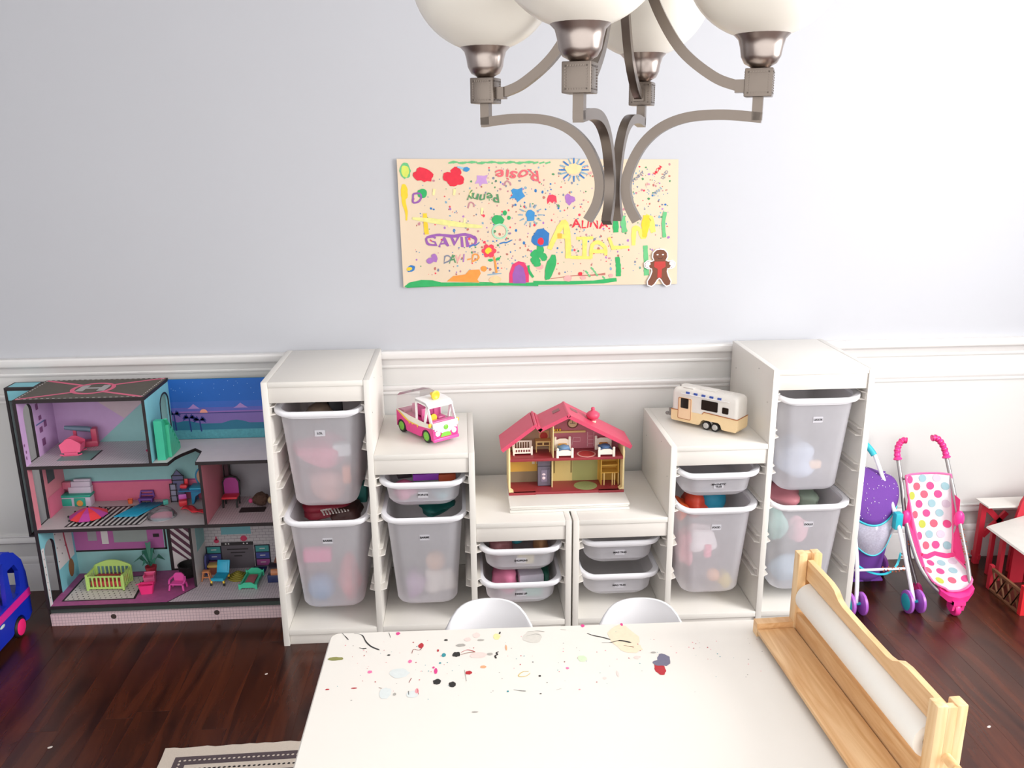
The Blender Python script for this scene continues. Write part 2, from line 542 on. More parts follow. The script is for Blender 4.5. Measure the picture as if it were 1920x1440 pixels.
bin_('large frosted bin in the top of the left tall column, beside the beach mural', xl, 0, 0, 1, ['LOL'])
bin_('large frosted bin at the bottom of the left tall column, pink and blue toys inside', xl, 0, 3, 1, ['BARBIE'])
bin_('shallow frosted bin under the pink toy van', xl, 1, 2, 0, ['POP-ITS'])
bin_('large frosted bin below the shallow bin under the pink toy van', xl, 1, 3, 1, ['BARBIE'])
bin_('upper shallow frosted bin left of the centre gap, filled with colourful toys', xl, 2, 4, 0, ['SHOPKINS'])
bin_('lower shallow frosted bin left of the centre gap, holding dress-up things', xl, 2, 5, 0, ['DRESS UP'])
bin_('upper empty shallow bin right of the centre gap', xr, 2, 4, 0, ['MAG TILES'], 0.035)
bin_('lower empty shallow bin right of the centre gap', xr, 2, 5, 0, ['MAG TILES'], 0.035)
bin_('shallow frosted bin under the toy camper trailer', xr, 1, 2, 0, ['MAGNETIC', 'TILES'])
bin_('large frosted bin below the shallow bin under the toy camper trailer', xr, 1, 3, 1, ['FOOD'])
bin_('large frosted bin in the top of the right tall column', xr, 0, 0, 1, ['LEGOS'])
bin_('large frosted bin at the bottom of the right tall column, behind the paper holder', xr, 0, 3, 1, ['DOLLS'])

TABLE_BLOBS = [('black', -0.319, 0.178, 0.0086, 0.0094), ('black', -0.288, 0.167, 0.0073, 0.0093), ('red', -0.359, 0.311, 0.0060, 0.0099), ('teal', -0.308, 0.272, 0.0045, 0.0071), ('black', -0.281, 0.273, 0.0090, 0.0096), ('red', -0.255, 0.205, 0.0070, 0.0066), ('magenta', -0.323, 0.215, 0.0035, 0.0106), ('magenta', -0.328, 0.228, 0.0026, 0.0038), ('pink', -0.379, 0.253, 0.0040, 0.0062), ('pink', -0.460, 0.220, 0.0049, 0.0053), ('magenta', -0.413, 0.363, 0.0047, 0.0061), ('red', -0.539, 0.165, 0.0042, 0.0022), ('red', -0.486, 0.166, 0.0060, 0.0021), ('orange', -0.224, 0.224, 0.0061, 0.0053), ('black', -0.108, 0.185, 0.0026, 0.0030), ('black', -0.111, 0.126, 0.0021, 0.0020), ('black', -0.095, 0.162, 0.0012, 0.0014), ('black', -0.119, 0.235, 0.0018, 0.0015), ('paleyellow', -0.192, 0.337, 0.0075, 0.0129), ('palepink', -0.237, 0.346, 0.0084, 0.0104), ('palegrey', -0.114, 0.330, 0.0210, 0.0239), ('palegreen', -0.013, 0.242, 0.0098, 0.0117), ('paleorange', 0.087, 0.318, 0.0327, 0.0473), ('paleorange', 0.096, 0.276, 0.0251, 0.0203), ('magenta', 0.004, 0.370, 0.0043, 0.0062), ('magenta', 0.093, 0.370, 0.0029, 0.0062), ('slate', 0.159, 0.228, 0.0143, 0.0217), ('red', 0.144, 0.195, 0.0113, 0.0209), ('slate', 0.148, 0.216, 0.0151, 0.0107), ('paleblue', -0.399, 0.212, 0.0211, 0.0165), ('paleblue', -0.421, 0.146, 0.0127, 0.0182), ('paleblue', -0.366, 0.139, 0.0118, 0.0124), ('olive', -0.538, 0.272, 0.0171, 0.0063), ('black', -0.305, 0.330, 0.0042, 0.0033), ('grey', -0.272, 0.308, 0.0102, 0.0058), ('grey', -0.228, 0.325, 0.0074, 0.0034), ('palepink', -0.234, 0.268, 0.0181, 0.0111), ('palepink', 0.103, 0.239, 0.0063, 0.0062), ('palepink', 0.024, 0.170, 0.0043, 0.0043), ('palepink', 0.053, 0.183, 0.0026, 0.0102), ('pink', -0.048, 0.209, 0.0035, 0.0037), ('palepink', -0.257, 0.330, 0.0074, 0.0076), ('grey', -0.209, 0.270, 0.0064, 0.0047), ('palered', -0.358, 0.149, 0.0038, 0.0084), ('palered', -0.032, 0.135, 0.0021, 0.0021), ('teal', -0.315, 0.243, 0.0023, 0.0031), ('teal', -0.176, 0.137, 0.0021, 0.0028), ('grey', -0.402, 0.141, 0.0033, 0.0048), ('grey', 0.142, 0.255, 0.0055, 0.0031), ('red', -0.321, 0.290, 0.0023, 0.0048), ('orange', -0.173, 0.292, 0.0018, 0.0115), ('black', -0.426, 0.279, 0.0036, 0.0024), ('grey', -0.486, 0.126, 0.0021, 0.0013), ('grey', -0.242, 0.076, 0.0065, 0.0020), ]
TABLE_STROKES = [('black', [(-0.512, 0.37), (-0.493, 0.361), (-0.481, 0.334), (-0.467, 0.314), (-0.448, 0.3)], [0.0009, 0.0026, 0.0034, 0.0039, 0.0013]), ('black', [(-0.539, 0.373), (-0.529, 0.357), (-0.521, 0.344)], [0.0009, 0.0022, 0.0013]), ('black', [(-0.493, 0.311), (-0.484, 0.307), (-0.477, 0.308)], [0.0017, 0.0039, 0.0022]), ('black', [(-0.434, 0.368), (-0.428, 0.347)], [0.0009, 0.0009]), ('black', [(0.01, 0.338), (0.024, 0.328), (0.042, 0.32), (0.058, 0.31)], [0.0022, 0.0034, 0.0034, 0.0017]), ('black', [(0.037, 0.299), (0.058, 0.299), (0.078, 0.305), (0.102, 0.295)], [0.0009, 0.0022, 0.0052, 0.0013]), ('brown', [(0.083, 0.285), (0.097, 0.281), (0.104, 0.277)], [0.0013, 0.0026, 0.0013]), ('black', [(-0.196, 0.253), (-0.198, 0.263), (-0.193, 0.267), (-0.195, 0.274), (-0.19, 0.278)], [0.0039, 0.003, 0.0039, 0.003, 0.0026]), ('darkred', [(-0.356, 0.303), (-0.362, 0.294), (-0.374, 0.298), (-0.377, 0.282)], [0.0017, 0.0013, 0.0013, 0.0009]), ('red', [(-0.271, 0.28), (-0.257, 0.289), (-0.241, 0.281)], [0.0013, 0.0022, 0.0009]), ('brown', [(-0.271, 0.272), (-0.255, 0.278), (-0.24, 0.28)], [0.0017, 0.0022, 0.0009]), ('yellow', [(-0.13, 0.202), (-0.143, 0.201), (-0.152, 0.187), (-0.137, 0.186), (-0.127, 0.196)], [0.0017, 0.0022, 0.0026, 0.0017, 0.0009]), ('black', [(-0.164, 0.142), (-0.151, 0.138), (-0.14, 0.136)], [0.0009, 0.0017, 0.0013]), ('darkred', [(-0.372, 0.194), (-0.376, 0.178)], [0.0013, 0.0013]), ('grey', [(-0.263, 0.215), (-0.259, 0.176)], [0.0013, 0.0017]), ('black', [(-0.186, 0.347), (-0.184, 0.356)], [0.0034, 0.0022]), ('grey', [(-0.048, 0.358), (-0.036, 0.355)], [0.0013, 0.0013]), ('grey', [(-0.079, 0.136), (-0.068, 0.14)], [0.0009, 0.0009]), ('red', [(-0.358, 0.156), (-0.354, 0.138)], [0.0009, 0.0013]), ('black', [(-0.375, 0.15), (-0.374, 0.138)], [0.0013, 0.0013]), ('brown', [(-0.436, 0.165), (-0.429, 0.162)], [0.0013, 0.0009]), ('grey', [(-0.122, 0.352), (-0.101, 0.355), (-0.084, 0.35)], [0.0013, 0.0026, 0.0009]), ('grey', [(-0.126, 0.335), (-0.106, 0.342), (-0.093, 0.336)], [0.0013, 0.0022, 0.0009]), ]

# ------------------------------------------------------------------ craft table
M_TABLE = mat('white_table_laminate', '#e5e0d8', 0.32, var=0.012, scale=6)
table = thing('craft_table', 'white rectangular craft table spattered with dried paint', 'table', (-0.108, -1.735, 0), math.radians(-0.8))
TW, TD = 1.128, 0.75
g = G()
o_, i_ = rrect(TW, TD, 0.022, 5), rrect(TW - .006, TD - .006, 0.020, 5)
g.loft([[(a, b, .572) for a, b in i_], [(a, b, .575) for a, b in o_], [(a, b, .597) for a, b in o_], [(a, b, .600) for a, b in i_]])
tabletop = g.build('tabletop', M_TABLE, table, 40)
for sx in (-1, 1):
    for sy in (-1, 1):
        g = G(); g.lathe([(0.019, 0.0), (0.021, 0.004), (0.022, 0.05), (0.026, 0.565), (0.034, 0.566), (0.034, 0.572)], (sx * (TW / 2 - 0.07), sy * (TD / 2 - 0.07), 0), 'z', 16)
        g.build('leg', M_TABLE, table, 40)
PC = dict(black='#1b1b1a', red='#b3202c', teal='#2f8f99', magenta='#d83a86', pink='#ef6fa4', orange='#e8a87c', paleyellow='#e8dfa0', palepink='#e8d0c9', palegrey='#d3cfc6', palegreen='#cfe0bd', paleorange='#ecd9bd', slate='#6d6a80', paleblue='#d6dcda', olive='#8b8a4b', grey='#a7a39c', palered='#e59aa0', brown='#8a5a44', darkred='#8e2f2c', yellow='#d9c27a')
pr = Print((0, 0, 0.600), (1, 0, 0), (0, 1, 0), tabletop, lift=0.00012)
rnd = random.Random(3)
for i, (c, a, b, ra, rb) in enumerate(TABLE_BLOBS):
    pr.polys('paint_stain', [blob(a, b, ra, rb, 16, 0.13, 0, rnd)], mat('dried_paint_' + c, PC[c], 0.4, var=0.08, scale=120), (2 if c.startswith('pale') else 3) + i * 0.04)
for c, pts, w in TABLE_STROKES:
    pr.stroke('paint_streak', [p[:2] for p in smoothpath([(a, b, 0) for a, b in pts], 4)], [w[min(len(w) - 1, i // 4)] for i in range((len(pts) - 1) * 4 + 1)], mat('dried_paint_' + c, PC[c], 0.4, var=0.08, scale=120), 4)
specks = []
for k in range(130):
    a, b = rnd.uniform(-.53, .38), rnd.gauss(.24, .06)
    if abs(b) > .36: continue
    s_ = rnd.uniform(.0006, .0018); specks.append(blob(a, b, s_, s_, 6, .3, 0, rnd))
for ci, c in enumerate(('red', 'teal', 'grey', 'palered')):
    pr.polys('paint_specks', specks[ci::4], mat('dried_paint_' + c, PC[c], 0.4), 3, True)

# ------------------------------------------------------------------ shell chairs
M_SHELL = mat('white_moulded_chair_plastic', '#ebebee', 0.28, var=0.005)
M_BEECH = wood('beech_chair_leg', '#b98d5c', '#d9b483', 0.45, (8, 8, 1), 4)
def chair(label, loc, rz):
    t = thing('moulded_chair', label, 'chair', loc, rz, 'moulded chairs at the craft table')
    # side profile from the seat's front lip to the top of the back (local -y is forward)
    prof = smoothpath([(0, -.165, .300), (0, -.155, .318), (0, -.10, .322), (0, 0.0, .310), (0, .075, .318), (0, .118, .36), (0, .140, .43), (0, .150, .51), (0, .157, .575), (0, .160, .600)], 5)
    wid = [0.10, 0.135, 0.148, 0.152, 0.148, 0.136, 0.122, 0.108, 0.096, 0.088]
    g = G(); n = len(prof) - 1; m = 16
    def fn(u, v):
        s = 2 * u - 1
        v = v * (1 - 0.17 * abs(s) ** 3.2)           # the back ends in an arch
        k = v * n; i = min(int(k), n - 1); f = k - i
        p = [prof[i][c] * (1 - f) + prof[i + 1][c] * f for c in range(3)]
        q = v * (len(wid) - 1); j = min(int(q), len(wid) - 2); w = wid[j] * (1 - (q - j)) + wid[j + 1] * (q - j)
        seat = max(0, 1 - v * 2.2)
        lip = 0.035 * s * s
        return (w * s, p[1] - lip * (1 - seat) * 0.9, p[2] + lip * seat)
    g.grid(fn, 20, 3 * n)
    g.build('shell', M_SHELL, t, 60, solid=0.006)
    for sx in (-1, 1):
        for y0, y1 in ((-.06, -.14), (.06, .15)):
            g = G(); g.tube([(sx * .15, y1, 0), (sx * .06, y0, .305)], [.009, .012], 10)
            g.build('leg', M_BEECH, t, 40)
    g = G()
    g.bar([(-.09, -.075, .24), (.09, .085, .24)], .008, .008); g.bar([(.09, -.075, .232), (-.09, .085, .232)], .008, .008)
    g.build('cross_brace', mat('black_wire', '#222222', .4), t, 0)
    return t
chair('white moulded chair at the table, in front of the dress-up bins', (-0.309, -1.386, 0), 0)
chair('white moulded chair at the table, in front of the two empty bins', (0.050, -1.411, 0), math.radians(-1))

# ------------------------------------------------------------------ drawing-paper holder on the table
M_PINE = wood('pine', '#d3a06a', '#edc797', 0.42, (30, 2.5, 30), 1.5, 0, 1.5)
M_PINE2 = wood('pine_upright', '#d8ab74', '#efcfa2', 0.42, (30, 30, 2.5), 1.5, 0, 1.2)
M_PAPER = mat('white_paper', '#f3efe7', 0.8, var=0.01)
h = thing('paper_roll_holder', 'pine drawing-paper holder with upright posts, standing on the craft table', 'paper holder', (0.395, -1.685, 0.600), math.radians(2.0))
for sy in (-1, 1):
    y0 = sy * .262
    g = G()
    # post with a central groove for the back board
    for xx in ((-.026, -.007), (.007, .026)):
        g.box(xx[0], y0 - .013, 0.0005, xx[1], y0 + .013, .195, .002)
    g.box(-.008, y0 - sy * 0 - (.013 if sy < 0 else .0), 0.0005, .008, y0 + (.013 if sy > 0 else .0), .193, .001)
    post = g.build('post', M_PINE2, h, 40)
    g = G(); g.prism([(-.108, y0 - .011), (.02, y0 - .011)] + [(.045 + .018 * math.sin(a), y0 - .011 * math.cos(a)) for a in [k * PI / 8 for k in range(9)]] + [(.02, y0 + .011), (-.108, y0 + .011)], 'z', 0.0005, .032)
    g.build('foot', M_PINE, h, 40)
g = G()
top = [(-.249, .182), (-.15, .182), (-.125, .178), (-.105, .166), (-.085, .162), (0, .161), (.085, .162), (.105, .166), (.125, .178), (.15, .182), (.249, .182)]
g.prism([(-.249, .136)] + top + [(.249, .136)], 'x', -.006, .006)
g.build('back_board', M_PINE, h, 30)
g = G(); g.box(-.022, -.249, .004, .018, .249, .058, .003); g.build('lower_rail', M_PINE, h, 40)
g = G(); g.box(-.108, -.250, .010, -.024, .250, .019, .0015); g.build('tray_board', M_PINE, h, 40)
g = G(); g.tube([(0, -.305, .1), (0, .285, .1)], .0085, 14); g.build('dowel', M_PINE2, h, 40)
g = G()
roll = [(0.016, -.235), (.0335, -.235), (.034, -.234), (.034, .234), (.0335, .235), (.016, .235)]
g.lathe(roll + [roll[0]], (0, 0, .1), 'y', 28, False)
rl = thing('paper_roll', 'roll of white drawing paper hung on the pine holder', 'paper roll', (0.395, -1.685, 0.600), math.radians(2.0))
g.build('paper', M_PAPER, rl, 40)
g = G(); g.lathe([(.0135, -.237), (.0165, -.237), (.0165, .237), (.0135, .237), (.0135, -.237)], (0, 0, .1), 'y', 20, False)
g.build('core_tube', mat('card_core', '#8a6a45', .8), rl, 40)

# ------------------------------------------------------------------ rug
M_RUG = mat('cream_flatweave', '#cfc2b4', 0.95, var=0.08, scale=250, bump=0.4)
M_RUG2 = mat('charcoal_weave', '#55484c', 0.95, var=0.2, scale=300)
rug = thing('patterned_rug', 'cream flat-weave rug with a dark dotted border', 'rug', (-0.94, -1.455, 0), math.radians(1.0))
g = G()
rnd = random.Random(5)
edge = []
for (ax, ay), (bx, by) in (((-.28, -.51), (.28, -.51)), ((.28, -.51), (.28, .51)), ((.28, .51), (-.28, .51)), ((-.28, .51), (-.28, -.51))):
    for k in range(24):
        t_ = k / 24; edge.append((ax + (bx - ax) * t_ + rnd.uniform(-.002, .002), ay + (by - ay) * t_ + rnd.uniform(-.003, .003)))
g.loft([[(a, b, 0.0002) for a, b in edge], [(a, b, .005) for a, b in edge]])
rug_b = g.build('weave', M_RUG, rug, 0)
pr = Print((0, 0, .005), (1, 0, 0), (0, 1, 0), rug_b, lift=0.0003)
def frame(name, d, w, m, layer):
    x, y = .28 - d, .51 - d
    P = [[(-x, y), (x, y), (x - w, y - w), (-x + w, y - w)], [(x, y), (x, -y), (x - w, -y + w), (x - w, y - w)], [(x, -y), (-x, -y), (-x + w, -y + w), (x - w, -y + w)], [(-x, -y), (-x, y), (-x + w, y - w), (-x + w, -y + w)]]
    pr.polys(name, [p[::-1] for p in P], m, layer)
frame('dark_band', .040, .034, M_RUG2, 1)
frame('thin_line', .110, .005, M_RUG2, 1)
frame('thin_line', .135, .005, M_RUG2, 1)
def dots(name, d, sp, rx, m, layer):
    x, y, P = .28 - d, .51 - d, []
    k = -y
    while k < y:
        if abs(k) < x: P += [blob(k, y, rx * 1.3, rx, 8, .15, .3, rnd), blob(k, -y, rx * 1.3, rx, 8, .15, .3, rnd)]
        P += [blob(x, k, rx, rx * 1.3, 8, .15, 0, rnd), blob(-x, k, rx, rx * 1.3, 8, .15, 0, rnd)]
        k += sp
    pr.polys(name, P, m, layer, True)
dots('white_dots', .057, .0135, .0032, M_RUG, 3)
dots('black_dots', .092, .0135, .0036, mat('black_weave', '#1c1618', .95), 1)
dots('field_dots', .185, .014, .004, mat('black_weave', '#1c1618', .95), 1)

# ------------------------------------------------------------------ chandelier
M_NICKEL = mat('brushed_nickel', '#7f756d', 0.33, 1.0, var=0.03, scale=80)
M_NICKEL2 = mat('brushed_nickel_cup', '#b3a7a0', 0.3, 1.0, var=0.03, scale=80)
def glass_white():
    m = bpy.data.materials.new('ivory_opal_glass'); m.use_nodes = True; nt = m.node_tree
    b = nt.nodes['Principled BSDF']; out = [n for n in nt.nodes if n.type == 'OUTPUT_MATERIAL'][0]
    b.inputs['Base Color'].default_value = lin('#f7f3ea'); b.inputs['Roughness'].default_value = 0.25
    t = nt.nodes.new('ShaderNodeBsdfTranslucent'); t.inputs[0].default_value = lin('#f6f0e4')
    nz = nt.nodes.new('ShaderNodeTexNoise'); nz.inputs['Scale'].default_value = 5
    mr = nt.nodes.new('ShaderNodeMapRange'); mr.inputs[3].default_value, mr.inputs[4].default_value = .18, .22
    nt.links.new(nz.outputs['Fac'], mr.inputs[0])
    mx = nt.nodes.new('ShaderNodeMixShader'); nt.links.new(mr.outputs[0], mx.inputs[0]); nt.links.new(b.outputs[0], mx.inputs[1]); nt.links.new(t.outputs[0], mx.inputs[2])
    nt.links.new(mx.outputs[0], out.inputs[0])
    return m
M_OPAL = glass_white()
CZ, CR = 1.751, 0.245
ch = thing('chandelier', 'brushed nickel chandelier with four ivory glass globes hanging over the craft table', 'chandelier', (-0.075, -1.497, 1.51), 2.746)
z0 = -1.51
g = G(); g.tube([(0, 0, 1.98 + z0), (0, 0, 2.66 + z0)], .008, 12); g.lathe([(.065, 2.66 + z0), (.06, 2.675 + z0), (.03, 2.69 + z0), (.03, 2.699 + z0)], (0, 0, 0), 'z', 24)
g.lathe([(.018, 1.96 + z0), (.03, 1.975 + z0), (.03, 2.02 + z0), (.012, 2.05 + z0)], (0, 0, 0), 'z', 20)
g.build('stem', M_NICKEL, ch, 40)
for k in range(4):
    a = k * PI / 2
    R = Matrix.Rotation(a, 4, 'Z')
    s_ = .0225
    g = G(); g.M = R; g.box(CR - s_, -s_, CZ - s_ + z0, CR + s_, s_, CZ + s_ + z0, .0015)
    cube = g.build('joint_block', M_NICKEL, ch, 40)
    g = G(); g.M = R   # beaded border on the four sides
    for q in range(4):
        Q = Matrix.Translation((CR, 0, CZ + z0)) @ Matrix.Rotation(q * PI / 2, 4, 'Z')
        g.M = R @ Q
        for j in range(9):
            t_ = -.0165 + .033 * j / 8
            for yy, zz in ((t_, .0165), (t_, -.0165), (.0165, t_), (-.0165, t_)):
                g.box(s_ - .0002, yy - .0011, zz - .0011, s_ + .0009, yy + .0011, zz + .0011)
    g.build('bead_border', M_NICKEL, cube, 0)
    # lower arm: short drop, run inwards, sweep down to the middle, flare out at the foot
    pts = [(CR, 0, CZ - s_), (CR, 0, CZ - .040), (CR, 0, CZ - .056)]
    arm = [(CR + .008, 0, CZ - .056), (.19, 0, CZ - .050), (.13, 0, CZ - .053), (.085, 0, CZ - .069), (.052, 0, CZ - .098), (.031, 0, CZ - .137), (.024, 0, CZ - .170), (.030, 0, CZ - .203), (.046, 0, CZ - .232)]
    g = G(); g.M = R @ Matrix.Translation((0, 0, z0))
    g.box(CR - .0085, -.0085, CZ - .060, CR + .0085, .0085, CZ - s_)
    g.bar(smoothpath(arm, 7), .017, .017, (0, 1, 0))
    g.build('lower_arm', M_NICKEL, ch, 30)
    g = G(); g.M = R @ Matrix.Translation((0, 0, z0))
    g.bar(smoothpath([(CR - s_ - .012, 0, CZ - .004), (.17, 0, CZ + .012), (.115, 0, CZ + .055), (.075, 0, CZ + .115), (.045, 0, CZ + .185), (.018, 0, CZ + .255)], 7), .017, .015, (0, 1, 0))
    g.box(CR - s_ - .016, -.011, CZ - .015, CR - s_, .011, CZ + .006)
    g.build('upper_arm', M_NICKEL, ch, 30)
    g = G(); g.M = R
    zc = CZ + s_ + z0
    g.lathe([(.014, zc), (.017, zc + .003), (.0265, zc + .008), (.0325, zc + .019), (.035, zc + .034), (.0385, zc + .046), (.0455, zc + .053), (.0465, zc + .056), (.042, zc + .056)], (CR, 0, 0), 'z', 28)
    g.build('cup', M_NICKEL2, ch, 50)
    g = G(); g.M = R
    g.ball((CR, 0, zc + .172), .130, .130, .125, 40, 22, -.999, .72)
    g.f.pop(); g.m.pop(); g.build('globe', M_OPAL, ch, 60, solid=.003)

